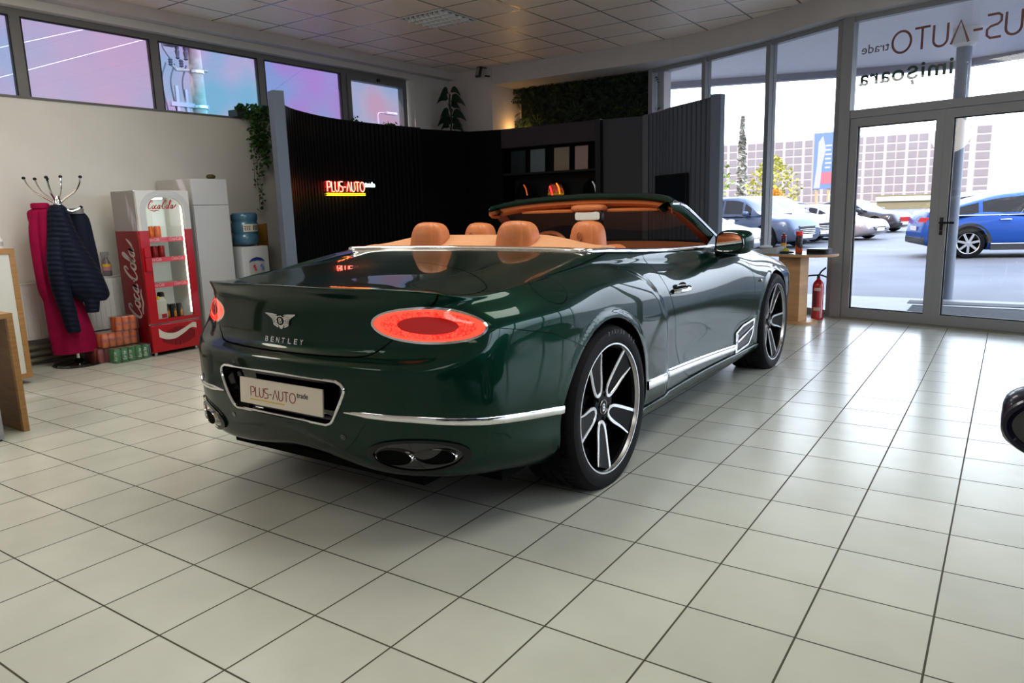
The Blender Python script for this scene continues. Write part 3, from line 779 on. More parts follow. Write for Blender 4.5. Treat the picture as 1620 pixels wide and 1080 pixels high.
# ---- windscreen and its frame
hc=[(0,2.90,1.348),(.25,2.89,1.343),(.45,2.85,1.332),(.60,2.77,1.312),(.69,2.67,1.284)]      # header, half
HDR=[(-x,y,z) for x,y,z in hc[:0:-1]]+hc
cw=[(0,3.70,1.0),(.3,3.665,1.0),(.55,3.56,.994),(.72,3.40,.990),(.80,3.24,.985)]
COWL=[(-x,y,z) for x,y,z in cw[:0:-1]]+cw
H2=crom(HDR,6); C2=crom(COWL,6); n=len(H2)
V=[];F=[];k=9
for i in range(n):
    a=Vector(H2[i]);b=Vector(C2[i])
    for j in range(k):
        t=j/(k-1); p=a.lerp(b,t); p+=Vector((0,.03,.035))*math.sin(PI*t); V.append(p)
for i in range(n-1):
    for j in range(k-1): F.append((i*k+j,i*k+j+1,(i+1)*k+j+1,(i+1)*k+j))
m_wind=thin_glass('windscreen_glass',(.66,.60,.58),.16)
mb=MB(); mb.add(V,F); mb.build('windscreen',m_wind,CAR,True)
def sweep(path,prof_at,closed_prof=False):
    V=[];F=[];m=None
    for i,p in enumerate(path):
        p=Vector(p); a=Vector(path[max(0,i-1)]); b=Vector(path[min(len(path)-1,i+1)]); t=(b-a).normalized()
        pr=prof_at(i,p,t); m=len(pr); V+=pr
    for i in range(len(path)-1):
        for j in range(m-(0 if closed_prof else 1)):
            jj=(j+1)%m; F.append((i*m+j,(i+1)*m+j,(i+1)*m+jj,i*m+jj))
    return V,F
# header rail (painted, with dark top) and its leather lining
pa=crom(HDR,8)
def pr_top(i,p,t):
    back=Vector((p.x*.18,-1,-.0)).normalized()
    return [p+Vector((0,.050,-.022)),p+Vector((0,.035,.004)),p+Vector((0,.0,.012)),p+back*.045+Vector((0,0,.006)),p+back*.072+Vector((0,0,-.010)),p+back*.070+Vector((0,0,-.026))]
V,F=sweep(pa,pr_top); mb=MB(); mb.add(V,F); rail=solid(mb.build('header_rail',m_paint,CAR,True),.008)
def pr_lin(i,p,t):
    back=Vector((p.x*.18,-1,0)).normalized()
    w=.020 if abs(p.x)>.14 else .020
    return [p+back*.071+Vector((0,0,-.024)),p+back*.066+Vector((0,0,-.050)),p+back*.040+Vector((0,0,-.070)),p+Vector((0,.0,-.075)),p+Vector((0,.045,-.06)),p+Vector((0,.05,-.02))]
V,F=sweep(pa,pr_lin); mb=MB(); mb.add(V,F); mb.build('header_lining',m_tan,CAR,True)
for s in (1,-1):
    M=Matrix.Translation((s*.335,2.835,1.252))@Matrix.Rotation(s*math.radians(-8),4,'Z')@Matrix.Rotation(math.radians(14),4,'X')
    mb=MB(); mb.box((-.20,-.03,-.008),(.20,.12,.008),M,bevel=.007); mb.build('sun_visor',m_tan,CAR,True)
blob('roof_console',(0,2.83,1.265),(.13,.07,.028),.6,m_tan,CAR)
# interior mirror
M=Matrix.Translation((.0,2.80,1.213))@Matrix.Rotation(math.radians(-14),4,'Z')
mb=MB(); mb.box((-.125,-.0,-.036),(.125,.035,.036),M,bevel=.014); mb.tube([(0,2.83,1.215),(0,2.86,1.265)],.012,8); rm=mb.build('rear_view_mirror',m_black,CAR,True)
mb=MB(); V=[M@Vector((x,-.002,z)) for x,z in crom([(-.115,0),(-.10,.027),(0,.030),(.10,.027),(.115,0),(.10,-.027),(0,-.030),(-.10,-.027)],4,True)]; mb.add(V,[tuple(range(len(V)))[::-1]]); mb.build('mirror_glass',mat('mirror_surface',(.9,.9,.88),.03,1.),rm)
# A pillars
for s in (1,-1):
    path=crom([(s*.675,2.62,1.272),(s*.712,2.70,1.262),(s*.742,2.84,1.196),(s*.770,3.0,1.112),(s*.797,3.15,1.030),(s*.806,3.24,.985)],7)
    def pr(i,p,t):
        out=Vector((s,0,0)); up=out.cross(t) if s>0 else t.cross(out); up=-up if up.z<0 else up
        return [p+out*-.075-up*.012,p+out*-.050+up*.010,p+out*-.018+up*.026,p+out*.010+up*.016,p+out*.014-up*.012,p+out*.0-up*.036,p+out*-.040-up*.040]
    V,F=sweep(path,pr,True); mb=MB(); mb.add(V,F); ap=mb.build('windscreen_pillar',m_paint,CAR,True,40)
    def pr2(i,p,t):
        out=Vector((s,0,0)); up=out.cross(t) if s>0 else t.cross(out); up=-up if up.z<0 else up
        return [p+out*.008+up*.019,p+out*.014+up*.0245,p+out*.022+up*.016,p+out*.019+up*.004]
    V,F=sweep(path,pr2,True); mb=MB(); mb.add(V,F); mb.build('pillar_trim',m_chrome,ap,True,40)
    def pr3(i,p,t):
        out=Vector((s,0,0)); up=out.cross(t) if s>0 else t.cross(out); up=-up if up.z<0 else up
        return [p+out*-.078-up*.010,p+out*-.060-up*.043,p+out*-.020-up*.044,p+out*-.004-up*.034]
    V,F=sweep(path,pr3); mb=MB(); mb.add(V,F); mb.build('pillar_lining',mat('pillar_leather',(.20,.055,.03),.5),ap,True)
    # quarter-light wedge
    mb=MB(); mb.prism([(2.93,0),(3.22,0),(3.10,.075)],-.004,.004,frame((s*.80,0,1.0),(0,1,0),(0,0,1))); mb.build('mirror_sail',m_gloss,ap)
    # door mirror
    M=Matrix.Translation((s*.995,2.93,1.030))@Matrix.Rotation(s*math.radians(-9),4,'Z')
    mr=blob('door_mirror',(0,0,0),(.110,.08,.078),.62,m_paint,CAR,M,32)
    V=[M@Vector((s*x,-.0795,z)) for x,z in crom([(-.085,-.05),(-.092,0),(-.075,.048),(0,.060),(.068,.045),(.09,.0),(.078,-.04),(0,-.056)],4,True)]
    mb=MB(); mb.add(V,[tuple(range(len(V)))[::-1 if s>0 else 1]]); mb.tube([tuple(v) for v in V],.006,6,closed=True); g=mb.build('mirror_rim',m_gloss,mr)
    V=[v+Vector((0,-.003,0)) for v in V]; mb=MB(); mb.add(V,[tuple(range(len(V)))[::-1 if s>0 else 1]]); mb.build('mirror_glass',mat('mirror_surface',(.9,.9,.88),.03,1.),mr)
    mb=MB(); mb.tube([(s*.86,2.97,.955),(s*.93,2.965,.968),(s*.985,2.95,.99)],[.030,.028,.036],14,flat=1.5); mb.build('mirror_foot',m_gloss,mr,True)
# ================================================================== the showroom
WX=-5.9; ZC=3.33
def struct(o): o['kind']='structure'; return o
m_floor=mat('floor_tiles',(.55,.55,.51),.22,spec=.35)
def _floor():
    nt,N,L,b=nodes(m_floor)
    tc=N.new('ShaderNodeTexCoord'); mp=N.new('ShaderNodeMapping'); L.new(tc.outputs['Object'],mp.inputs['Vector'])
    T=.33538; mp.inputs['Scale'].default_value=(1/T,1/T,1/T)
    sx=N.new('ShaderNodeSeparateXYZ'); L.new(mp.outputs['Vector'],sx.inputs[0])
    def edge(sock):
        f=N.new('ShaderNodeMath'); f.operation='FRACT'; L.new(sock,f.inputs[0])
        a=N.new('ShaderNodeMath'); a.operation='SUBTRACT'; L.new(f.outputs[0],a.inputs[0]); a.inputs[1].default_value=.5
        c=N.new('ShaderNodeMath'); c.operation='ABSOLUTE'; L.new(a.outputs[0],c.inputs[0])
        d=N.new('ShaderNodeMath'); d.operation='SUBTRACT'; d.inputs[0].default_value=.5; L.new(c.outputs[0],d.inputs[1]); return d.outputs[0]
    mn=N.new('ShaderNodeMath'); mn.operation='MINIMUM'; L.new(edge(sx.outputs['X']),mn.inputs[0]); L.new(edge(sx.outputs['Y']),mn.inputs[1])
    g=N.new('ShaderNodeMapRange'); g.inputs['From Min'].default_value=.0075; g.inputs['From Max'].default_value=.0115; L.new(mn.outputs[0],g.inputs['Value'])
    wn=N.new('ShaderNodeTexWhiteNoise'); wn.noise_dimensions='2D'
    fl=N.new('ShaderNodeVectorMath'); fl.operation='FLOOR'; L.new(mp.outputs['Vector'],fl.inputs[0]); L.new(fl.outputs[0],wn.inputs['Vector'])
    no=N.new('ShaderNodeTexNoise'); no.inputs['Scale'].default_value=1.3; no.inputs['Detail'].default_value=4; L.new(mp.outputs['Vector'],no.inputs['Vector'])
    r=N.new('ShaderNodeValToRGB'); r.color_ramp.elements[0].color=(.49,.51,.455,1); r.color_ramp.elements[1].color=(.57,.59,.53,1); r.color_ramp.elements[0].position=.25; r.color_ramp.elements[1].position=.75
    mx0=N.new('ShaderNodeMath'); mx0.operation='MULTIPLY_ADD'; L.new(wn.outputs['Value'],mx0.inputs[0]); mx0.inputs[1].default_value=.30; mx1=N.new('ShaderNodeMath'); mx1.operation='MULTIPLY'; mx1.inputs[1].default_value=.75; L.new(no.outputs['Fac'],mx1.inputs[0]); L.new(mx1.outputs[0],mx0.inputs[2])
    L.new(mx0.outputs[0],r.inputs['Fac'])
    mx=N.new('ShaderNodeMix'); mx.data_type='RGBA'; L.new(g.outputs['Result'],mx.inputs['Factor']); mx.inputs['A'].default_value=(.075,.07,.05,1); L.new(r.outputs['Color'],mx.inputs['B']); L.new(mx.outputs['Result'],b.inputs['Base Color'])
    rr=N.new('ShaderNodeMapRange'); L.new(g.outputs['Result'],rr.inputs['Value']); rr.inputs['To Min'].default_value=.8; rr.inputs['To Max'].default_value=.22
    n2=N.new('ShaderNodeTexNoise'); n2.inputs['Scale'].default_value=9; L.new(mp.outputs['Vector'],n2.inputs['Vector'])
    ad=N.new('ShaderNodeMath'); ad.operation='MULTIPLY_ADD'; L.new(n2.outputs['Fac'],ad.inputs[0]); ad.inputs[1].default_value=.06; L.new(rr.outputs['Result'],ad.inputs[2]); L.new(ad.outputs[0],b.inputs['Roughness'])
    bp=N.new('ShaderNodeBump'); bp.inputs['Strength'].default_value=.25; bp.inputs['Distance'].default_value=.004; L.new(g.outputs['Result'],bp.inputs['Height']); L.new(bp.outputs['Normal'],b.inputs['Normal'])
_floor()
# glass front, seen from above, and the inner edge of the beam over it
FAC=[(-2.78,8.06),(-1.93,7.79),(-1.0,7.34),(-.07,6.80),(1.0,6.53),(2.1,6.22),(3.2,5.65),(4.1,4.7),(4.6,3.4),(4.6,-5.6)]
def offs(path,d):
    out=[]
    for i,p in enumerate(path):
        a=path[max(0,i-1)];b=path[min(len(path)-1,i+1)]; dx,dy=b[0]-a[0],b[1]-a[1]; l=math.hypot(dx,dy); out.append((p[0]+dy/l*d,p[1]-dx/l*d))
    return out
fl=[(-5.9,-5.6)]+[(-5.9,7.5),(-5.1,7.5),(-5.1,8.25),(-2.78,8.25)]+FAC
mb=MB(); mb.prism(fl[::-1],-.12,0); struct(mb.build('floor',m_floor))
# wall on the left with the strip of high windows
m_wall=add_noise(mat('wall_paint',(.68,.665,.62),.75,spec=.25),3,.03,3)
m_wall2=add_noise(mat('wall_paint_back',(.62,.58,.56),.75,spec=.25),3,.03,3)
ZS,ZT=2.365,3.145
mb=MB(); x0,x1=WX-.30,WX
mb.box((x0,-5.6,0),(x1,7.5,ZS)); mb.box((x0,-5.6,ZT),(x1,7.5,3.6)); mb.box((x0,-5.6,ZS),(x1,-3.70,ZT)); mb.box((x0,6.68,ZS),(x1,7.5,ZT))
struct(mb.build('wall_left',m_wall))
m_frame=mat('window_frame_grey',(.20,.195,.185),.45)
m_fr2=mat('facade_frame_grey',(.29,.30,.31),.42,spec=.5)
m_gasket=mat('gasket_black',(.012,.012,.012),.5)
def tinted(name,base,spots,scale=1.6,seed=0.):
    m=thin_glass(name,base,.05); nt=m.node_tree; N=nt.nodes; L=nt.links
    t=[n for n in N if n.type=='BSDF_TRANSPARENT'][0]
    tc=N.new('ShaderNodeTexCoord'); mp=N.new('ShaderNodeMapping'); mp.inputs['Location'].default_value=(seed,seed*1.7,seed*.6); L.new(tc.outputs['Object'],mp.inputs['Vector'])
    n=N.new('ShaderNodeTexNoise'); n.inputs['Scale'].default_value=scale; n.inputs['Detail'].default_value=1.; L.new(mp.outputs['Vector'],n.inputs['Vector'])
    r=N.new('ShaderNodeValToRGB'); e=r.color_ramp.elements; e[0].position=.36; e[1].position=.66; e[0].color=(*spots[0],1); e[1].color=(*spots[1],1); k=e.new(.51); k.color=(*base,1)
    L.new(n.outputs['Fac'],r.inputs['Fac']); L.new(r.outputs['Color'],t.inputs['Color'])
    return m
MU=[-3.70,-2.37,-1.08,.21,1.50,2.79,4.10,5.40,6.63]
tints=[((.84,.82,.93),((.90,.76,.93),(.74,.84,.95))),((.86,.83,.92),((.93,.82,.90),(.80,.83,.93))),((.84,.86,.96),((.90,.66,.94),(.58,.88,.96))),((.74,.70,.94),((.80,.64,.93),(.64,.76,.95))),((.80,.82,.90),((.88,.76,.84),(.68,.82,.93)))]
fx0,fx1=WX-.16,WX-.10
for i in range(8):
    a,b=MU[i],MU[i+1]
    mb=MB(); w=.045
    mb.box((fx0,a,ZS),(fx1,a+w,ZT)); mb.box((fx0,b-w,ZS),(fx1,b,ZT)); mb.box((fx0,a+w,ZT-.06),(fx1,b-w,ZT)); mb.box((fx0,a+w,ZS),(fx1,b-w,ZS+.035))
    win=struct(mb.build('window_%d'%(i+1),m_frame))
    w2=w
    if i==7:      # the tilting sash at the far end
        mb=MB(); a2,b2=a+.05,b-.05; f=(fx0-.01,fx1+.025)
        mb.box((f[0],a2,ZS+.04),(f[1],a2+.06,ZT-.065)); mb.box((f[0],b2-.06,ZS+.04),(f[1],b2,ZT-.065)); mb.box((f[0],a2+.06,ZT-.125),(f[1],b2-.06,ZT-.065)); mb.box((f[0],a2+.06,ZS+.04),(f[1],b2-.06,ZS+.10)); mb.build('sash',m_frame,win)
        mb=MB(); mb.box((fx1+.02,(a+b)/2-.02,ZT-.10),(fx1+.05,(a+b)/2+.03,ZT-.06),bevel=.006); mb.build('latch',m_black,win)
    base,sp=tints[0] if i<3 else tints[i-3]
    g=tinted('window_glass_%d'%(i if i>=3 else 0),base,sp,1.3,i*3.1)
    mb=MB(); mb.box((WX-.14,a+w2,ZS+.035),(WX-.132,b-w2,ZT-.06)); mb.build('glass_pane',g,win)
    mb=MB(); e=.012; A,B,C,D=a+w2,b-w2,ZS+.035,ZT-.06
    mb.box((WX-.13,A,C),(WX-.098,A+e,D)); mb.box((WX-.13,B-e,C),(WX-.098,B,D)); mb.box((WX-.13,A+e,D-e),(WX-.098,B-e,D)); mb.build('gasket',m_gasket,win)
mb=MB(); mb.box((WX-.10,-3.70,ZS-.002),(WX+.012,6.68,ZS+.012)); struct(mb.build('window_sill',mat('sill_dark',(.16,.15,.14),.5)))
# cornice between the windows and the tiled ceiling
mb=MB(); mb.box((WX,-5.6,3.22),(WX+.14,7.5,ZC+.02)); struct(mb.build('trim_1',m_wall2))
# back wall and recess
mb=MB(); mb.box((-6.2,7.5,0),(-5.1,7.8,3.6)); mb.box((-5.25,7.8,0),(-5.1,8.25,3.6)); mb.box((-5.25,8.25,0),(-2.70,8.5,3.6)); struct(mb.build('wall_back',m_wall2))
BEAM=[(-5.3,7.52),(-2.7,7.52),(-2.2,7.50),(-1.7,7.38),(-1.0,7.10),(-.13,6.62),(1.0,6.36),(2.03,6.05),(3.1,5.5),(3.97,4.6),(4.42,3.35),(4.42,-5.6)]
outer=[(-5.3,8.5),(-2.78,8.5)]+offs(FAC[1:],-.22)
m_beam=add_noise(mat('beam_paint',(.56,.55,.53),.6,spec=.3),3,.03,3)
mb=MB()
B2=crom(BEAM,5); 
poly=B2+outer[::-1]
mb.prism(poly[::-1],3.085,3.6); struct(mb.build('trim_2',m_beam))
# tiled ceiling
m_ceil=mat('ceiling_tiles',(.46,.44,.42),.38,spec=.55)
def _ceil():
    nt,N,L,b=nodes(m_ceil)
    tc=N.new('ShaderNodeTexCoord'); mp=N.new('ShaderNodeMapping'); L.new(tc.outputs['Object'],mp.inputs['Vector']); mp.inputs['Scale'].default_value=(1/.6,1/.6,1/.6); mp.inputs['Location'].default_value=(4.19/.6,-4.53/.6,0)
    sx=N.new('ShaderNodeSeparateXYZ'); L.new(mp.outputs['Vector'],sx.inputs[0]); o=[]
    for k in 'XY':
        f=N.new('ShaderNodeMath'); f.operation='FRACT'; L.new(sx.outputs[k],f.inputs[0]); a=N.new('ShaderNodeMath'); a.operation='SUBTRACT'; L.new(f.outputs[0],a.inputs[0]); a.inputs[1].default_value=.5
        c=N.new('ShaderNodeMath'); c.operation='ABSOLUTE'; L.new(a.outputs[0],c.inputs[0]); o.append(c.outputs[0])
    mxx=N.new('ShaderNodeMath'); mxx.operation='MAXIMUM'; L.new(o[0],mxx.inputs[0]); L.new(o[1],mxx.inputs[1])
    g=N.new('ShaderNodeMapRange'); g.inputs['From Min'].default_value=.478; g.inputs['From Max'].default_value=.486; L.new(mxx.outputs[0],g.inputs['Value'])
    n=N.new('ShaderNodeTexNoise'); n.inputs['Scale'].default_value=60; L.new(mp.outputs['Vector'],n.inputs['Vector'])
    mx=N.new('ShaderNodeMix'); mx.data_type='RGBA'; L.new(g.outputs['Result'],mx.inputs['Factor']); mx.inputs['A'].default_value=(.92,.80,.70,1); mx.inputs['B'].default_value=(.26,.24,.22,1); L.new(mx.outputs['Result'],b.inputs['Base Color'])
    rr=N.new('ShaderNodeMapRange'); L.new(g.outputs['Result'],rr.inputs['Value']); rr.inputs['To Min'].default_value=.42; rr.inputs['To Max'].default_value=.25; L.new(rr.outputs['Result'],b.inputs['Roughness'])
    bp=N.new('ShaderNodeBump'); bp.inputs['Strength'].default_value=.04; L.new(n.outputs['Fac'],bp.inputs['Height']); L.new(bp.outputs['Normal'],b.inputs['Normal'])
_ceil()
mb=MB(); mb.prism([(-5.95,-5.6),(4.5,-5.6)]+[(x,y) for x,y in BEAM[::-1]]+[(-5.95,7.55)],ZC,ZC+.1); struct(mb.build('ceiling',m_ceil))
# louvred ceiling lamp
L_=thing('ceiling_lamp','square louvred lamp set flush in the tiled ceiling','lamp',(-3.89,4.83,ZC-.001))
m_alu=mat('louvre_aluminium',(.92,.92,.90),.3,.2)
mb=MB(); w=.295
mb.box((-w,-w,-.012),(w,-w+.02,.0)); mb.box((-w,w-.02,-.012),(w,w,0)); mb.box((-w,-w+.02,-.012),(-w+.02,w-.02,0)); mb.box((w-.02,-w+.02,-.012),(w,w-.02,0)); mb.build('lamp_frame',mat('lamp_white',(.6,.6,.58),.4),L_)
mb=MB(); mb.box((-w+.02,-w+.02,-.002),(w-.02,w-.02,-.0005)); mb.build('lamp_tray',m_dark,L_)
mb=MB()
for k in range(1,5): 
    y=-w+k*2*w/5; mb.prism([(-.016,-.003),(.016,-.003),(0,-.030)],-w+.02,w-.02,frame((0,y,0),(0,1,0),(0,0,1)))
for k in range(1,9):
    x=-w+k*2*w/9; mb.box((x-.006,-w+.02,-.026),(x+.006,w-.02,-.003))
mb.build('louvre',m_alu,L_)
# glass front: posts, transom, panes, doors
m_clear=thin_glass('facade_glass',(.97,.98,.985),.045)
ZG=3.085
def along(P,Q,u,n=0.):      # point at distance u from P toward Q, n outward
    l=math.hypot(Q[0]-P[0],Q[1]-P[1]); d=((Q[0]-P[0])/l,(Q[1]-P[1])/l); return (P[0]+d[0]*u-d[1]*n,P[1]+d[1]*u+d[0]*n)
def facM(P,Q): return frame((P[0],P[1],0),(Q[0]-P[0],Q[1]-P[1],0),(0,0,1))   # x along, y up, z toward the room
def fbox(mb,M,u0,u1,z0,z1,d0=-.04,d1=.04,**k): mb.box((u0,z0,d0),(u1,z1,d1),M,**k)
wn=9
for i in range(len(FAC)-1):
    P,Q=FAC[i],FAC[i+1]; l=math.hypot(Q[0]-P[0],Q[1]-P[1]); M=facM(P,Q)
    if i in (4,5): pass
    nseg=1 if l<2.2 else int(l/1.5)
    mb=MB()
    wpost={0:.035,1:.03,2:.032,3:.055,4:.055,5:.05}.get(i,.04)
    if i==4: pass
    for k in range(nseg):
        u=k*l/nseg
        if i!=4: fbox(mb,M,u-wpost,u+wpost,0,ZG,-.05,.06)
    if i not in (3,4): fbox(mb,M,0,l,0,.07)
    fbox(mb,M,0,l,ZG-.05,ZG)
    if i in (3,4): fbox(mb,M,0,l,2.09,2.17,-.045,.045)
    o=struct(mb.build('window_%d'%wn,m_fr2)); wn+=1
    mb=MB(); fbox(mb,M,wpost,l,2.17 if i in (3,4) else .07,ZG-.05,-.004,.004); mb.build('glass_pane',m_clear,o)
    if i==2:
        mb=MB(); fbox(mb,M,l-.11,l-.05,0,ZG,-.03,.055); mb.build('post_cover',m_fr2,o)
P,Q=FAC[4-1],FAC[4]; P,Q=(-.07,6.80),(1.0,6.53)
D=facM(P,Q)
P5,Q5=FAC[4],FAC[5]
# the two door leaves: the first fills window bay 5, the second continues in the same plane
for k,(u0,u1) in enumerate(((.06,.955),(.956,1.86))):
    mb=MB(); s=.075
    fbox(mb,D,u0,u0+s,.015,2.085,-.03,.035); fbox(mb,D,u1-s,u1,.015,2.085,-.03,.035); fbox(mb,D,u0+s,u1-s,.015,.115,-.03,.035); fbox(mb,D,u0+s,u1-s,2.0,2.085,-.03,.035)
    d=struct(mb.build('door_%d'%(k+1),m_fr2))
    mb=MB(); fbox(mb,D,u0+s,u1-s,.115,2.0,-.004,.004); mb.build('glass_pane',m_clear,d)
    mb=MB(); e=.010
    for a,b,c,f in ((u0+s,u0+s+e,.115,2.0),(u1-s-e,u1-s,.115,2.0),(u0+s,u1-s,1.99,2.0),(u0+s,u1-s,.115,.125)): fbox(mb,D,a,b,c,f,-.012,.012)
    mb.build('gasket',m_gasket,d)
    if k==1:
        mb=MB(); M=D@Matrix.Translation((u0+.035,1.02,.035)); mb.box((-.014,-.075,0),(.014,.05,.008),M,bevel=.004); mb.tube([M@Vector(p) for p in ((0,0,0),(0,0,.05),(.02,0,.056),(.13,0,.056))],.010,10)
        mb.build('door_handle',m_black,d,True)
        mb=MB(); M=D@Matrix.Translation((u0+.035,.92,.035)); mb.box((-.014,-.02,0),(.014,.022,.008),M,bevel=.003); mb.build('lock_plate',m_black,d)
# threshold
mb=MB(); fbox(mb,D,-.02,2.1,.0,.014,-.10,.09); struct(mb.build('trim_3',mat('threshold_metal',(.30,.29,.27),.4,.5)))
# the rest of the shell, behind and beside the viewer
mb=MB(); mb.box((-6.2,-5.8,0),(4.9,-5.6,3.6)); struct(mb.build('wall_rear',m_wall2))
mb=MB(); mb.prism([(-6.3,-5.8),(5.2,-5.8),(5.2,4.),(3.4,6.2),(1,7.0),(-1.,7.7),(-2.8,8.5),(-6.3,8.5)],3.6,3.75); struct(mb.build('roof',m_wall2))
# lettering stuck on the outside of the glass: it reads the right way from the street
m_lred=mat('sign_brown_red',(.26,.095,.08),.6); m_lgreen=mat('sign_green',(.015,.075,.055),.6); m_lgrey=mat('sign_grey',(.13,.11,.12),.6)
SG=thing('window_lettering','brown red dealer lettering on the pane above the glass doors, read from outside','lettering',(D@Vector((.36,2.62,-.007))))
def rev(u,z): return frame(D@Vector((u,z,-.007)),D.to_3x3()@Vector((1,0,0)),(0,0,1))
k=.19; W0,_=logo()
mb=MB(); MM=rev(.415,2.67); MM.translation-=SG.location; 
logo_to(mb,MM,W0*k,.105*k/(k),.002,flip=True) if 0 else None
w_,st=logo()
for s in st: mb.strip([((w_-a)*k,b*k*1.05) for a,b in s],.021,MM,.002)
mb.build('big_letters',m_lred,SG)
mb=MB(); V,F=text_mesh('trade',.20,.001); xm=max(v.x for v in V); M2=rev(.118,2.715); M2.translation-=SG.location
mb.add([M2@Vector(((xm-v.x)*.27/xm,v.y*.62,v.z)) for v in V],[f[::-1] for f in F]); mb.build('small_letters',m_lgrey,SG)
SG2=thing('town_lettering','dark green lettering on the glass below the brown red dealer name','lettering',(D@Vector((.12,2.42,-.007))))
mb=MB(); V,F=text_mesh('imi\u0219oara',.215,.001,spacing=1.08,offset=.0035); xm=max(v.x for v in V); M2=rev(.105,2.41); M2.translation-=SG2.location
mb.add([M2@Vector(((xm-v.x)*.88/xm,v.y,v.z)) for v in V],[f[::-1] for f in F]); mb.build('letters',m_lgreen,SG2)
# flood lamp under the ceiling
FLD=thing('flood_lamp','small black flood lamp on a bracket high on the back wall','lamp',(-5.17,7.48,3.22),0)
M=Matrix.Rotation(math.radians(-20),4,'Z')@Matrix.Rotation(math.radians(-15),4,'X')
mb=MB(); mb.box((-.055,-.16,-.075),(.055,-.12,.075),M,bevel=.012); mb.build('housing',m_black,FLD)
mb=MB(); mb.box((-.036,-.163,-.055),(.036,-.158,.055),M); mb.build('front_glass',mat('lamp_glass_grey',(.35,.34,.33),.2),FLD)
mb=MB(); mb.tube([(-.07,-.14,0),(-.07,-.10,.10),(-.0,-.03,.105),(0,.01,.10)],.007,6); mb.tube([(.06,-.12,-.03),(.085,-.05,-.03),(.05,.01,-.02)],.012,6); mb.build('bracket',m_black,FLD)
# ================================================================== along the left wall
m_white=mat('white_enamel',(.72,.71,.68),.35); m_oak=add_noise(mat('oak_edge',(.36,.20,.075),.45),6,.18,5,0,0,(1,1,9)); m_oakdark=add_noise(mat('oak_face',(.22,.115,.04),.5),5,.22,5,0,0,(1,1,9))
# radiators with finned pipes below
RAD=thing('radiator','white ribbed panel radiator on the left wall behind the coat stand','radiator',(WX,1.6,0))
mb=MB(); mb.box((.04,-.85,.235),(.10,.85,.735),bevel=.006)
for k in range(34): y=-.825+k*.05; mb.box((.10,y-.014,.262),(.108,y+.014,.71))
mb.build('radiator_panel',m_white,RAD)
mb=MB(); mb.box((.035,-.852,.735),(.105,.852,.745)); mb.build('top_grille',m_white,RAD)
m_pipe2=mat('fin_pipe',(.20,.19,.14),.5,.2)
PIP=thing('heating_pipes','three thick beige heating pipes running low along the left wall','pipes',(WX,1.6,0))
for k in range(3): 
    mb=MB(); z=.045+.058*k; mb.tube([(.07,-2.2,z),(.07,.4,z)],.022,12); mb.build('pipe',m_pipe2,PIP,True)
# spray bottle on the radiator
SP=thing('spray_bottle','clear spray bottle with yellow and pink label standing on the radiator','bottle',(WX+.075,1.94,.745))
m_liq=mat('cleaner_liquid',(.20,.17,.18),.15,spec=.5); 
mb=MB(); mb.lathe([(.036,0),(.040,.01),(.040,.10),(.034,.13),(.018,.165),(.016,.185)],20); mb.build('bottle_body',m_liq,SP,True)
mb=MB(); mb.lathe([(.0408,.055),(.0408,.09)],20,cap=False); mb.build('label_band',mat('label_pink',(.55,.25,.30),.5),SP,True)
mb=MB(); mb.lathe([(.0410,.092),(.0392,.118)],20,cap=False); mb.build('label_band',mat('label_yellow',(.75,.48,.04),.5),SP,True)
mb=MB(); mb.lathe([(.019,.18),(.019,.20),(.013,.205)],16); mb.box((-.012,-.045,.20),(.012,.03,.235),bevel=.005); mb.box((-.004,-.04,.165),(.004,-.032,.205)); mb.build('spray_head',mat('trigger_grey',(.30,.30,.31),.4),SP)
# coat stand
CS=thing('coat_stand','chrome coat stand with curved hooks and round black base, hung with coats','coat stand',(-5.50,1.42,0))
mb=MB(); mb.lathe([(.21,0),(.215,.008),(.20,.022),(.05,.032),(.028,.05),(.025,.06)],40); mb.build('base',m_gloss,CS,True)
mb=MB(); mb.tube([(0,0,.03),(0,0,1.45)],.019,16); mb.lathe([(.03,1.36),(.036,1.38),(.036,1.46),(.02,1.50),(0,1.505)],20); mb.build('pole',m_chrome,CS,True)
hooks=[(-155,.19,1.655),(-135,.24,1.66),(-60,.10,1.66),(100,.06,1.67),(60,.20,1.665),(180,.13,1.655)]
for a,r,z in hooks:
    c,s=math.cos(math.radians(a)),math.sin(math.radians(a))
    mb=MB(); mb.tube([(c*q,s*q,h) for q,h in crom([(.02,1.44),(r*.35,1.485),(r*.72,1.54),(r*.93,1.61),(r,z)],5)],.0085,8); h=mb.build('hook',m_chrome,CS,True)
    mb=MB(); mb.lathe([(0,-.014),(.012,-.009),(.016,0),(.012,.009),(0,.014)],12,Matrix.Translation((c*r,s*r,z))); mb.build('hook_knob',m_black,h,True)
mb=MB(); mb.tube(crom([(.02,.0,1.42),(.06,.07,1.37),(.08,.13,1.385),(.08,.15,1.40)],4),.008,8); h=mb.build('hook',m_chrome,CS,True); mb=MB(); mb.lathe([(0,-.014),(.014,-.007),(.018,.0),(0,.014)],12,Matrix.Translation((.08,.155,1.405))); mb.build('hook_knob',m_black,h,True)
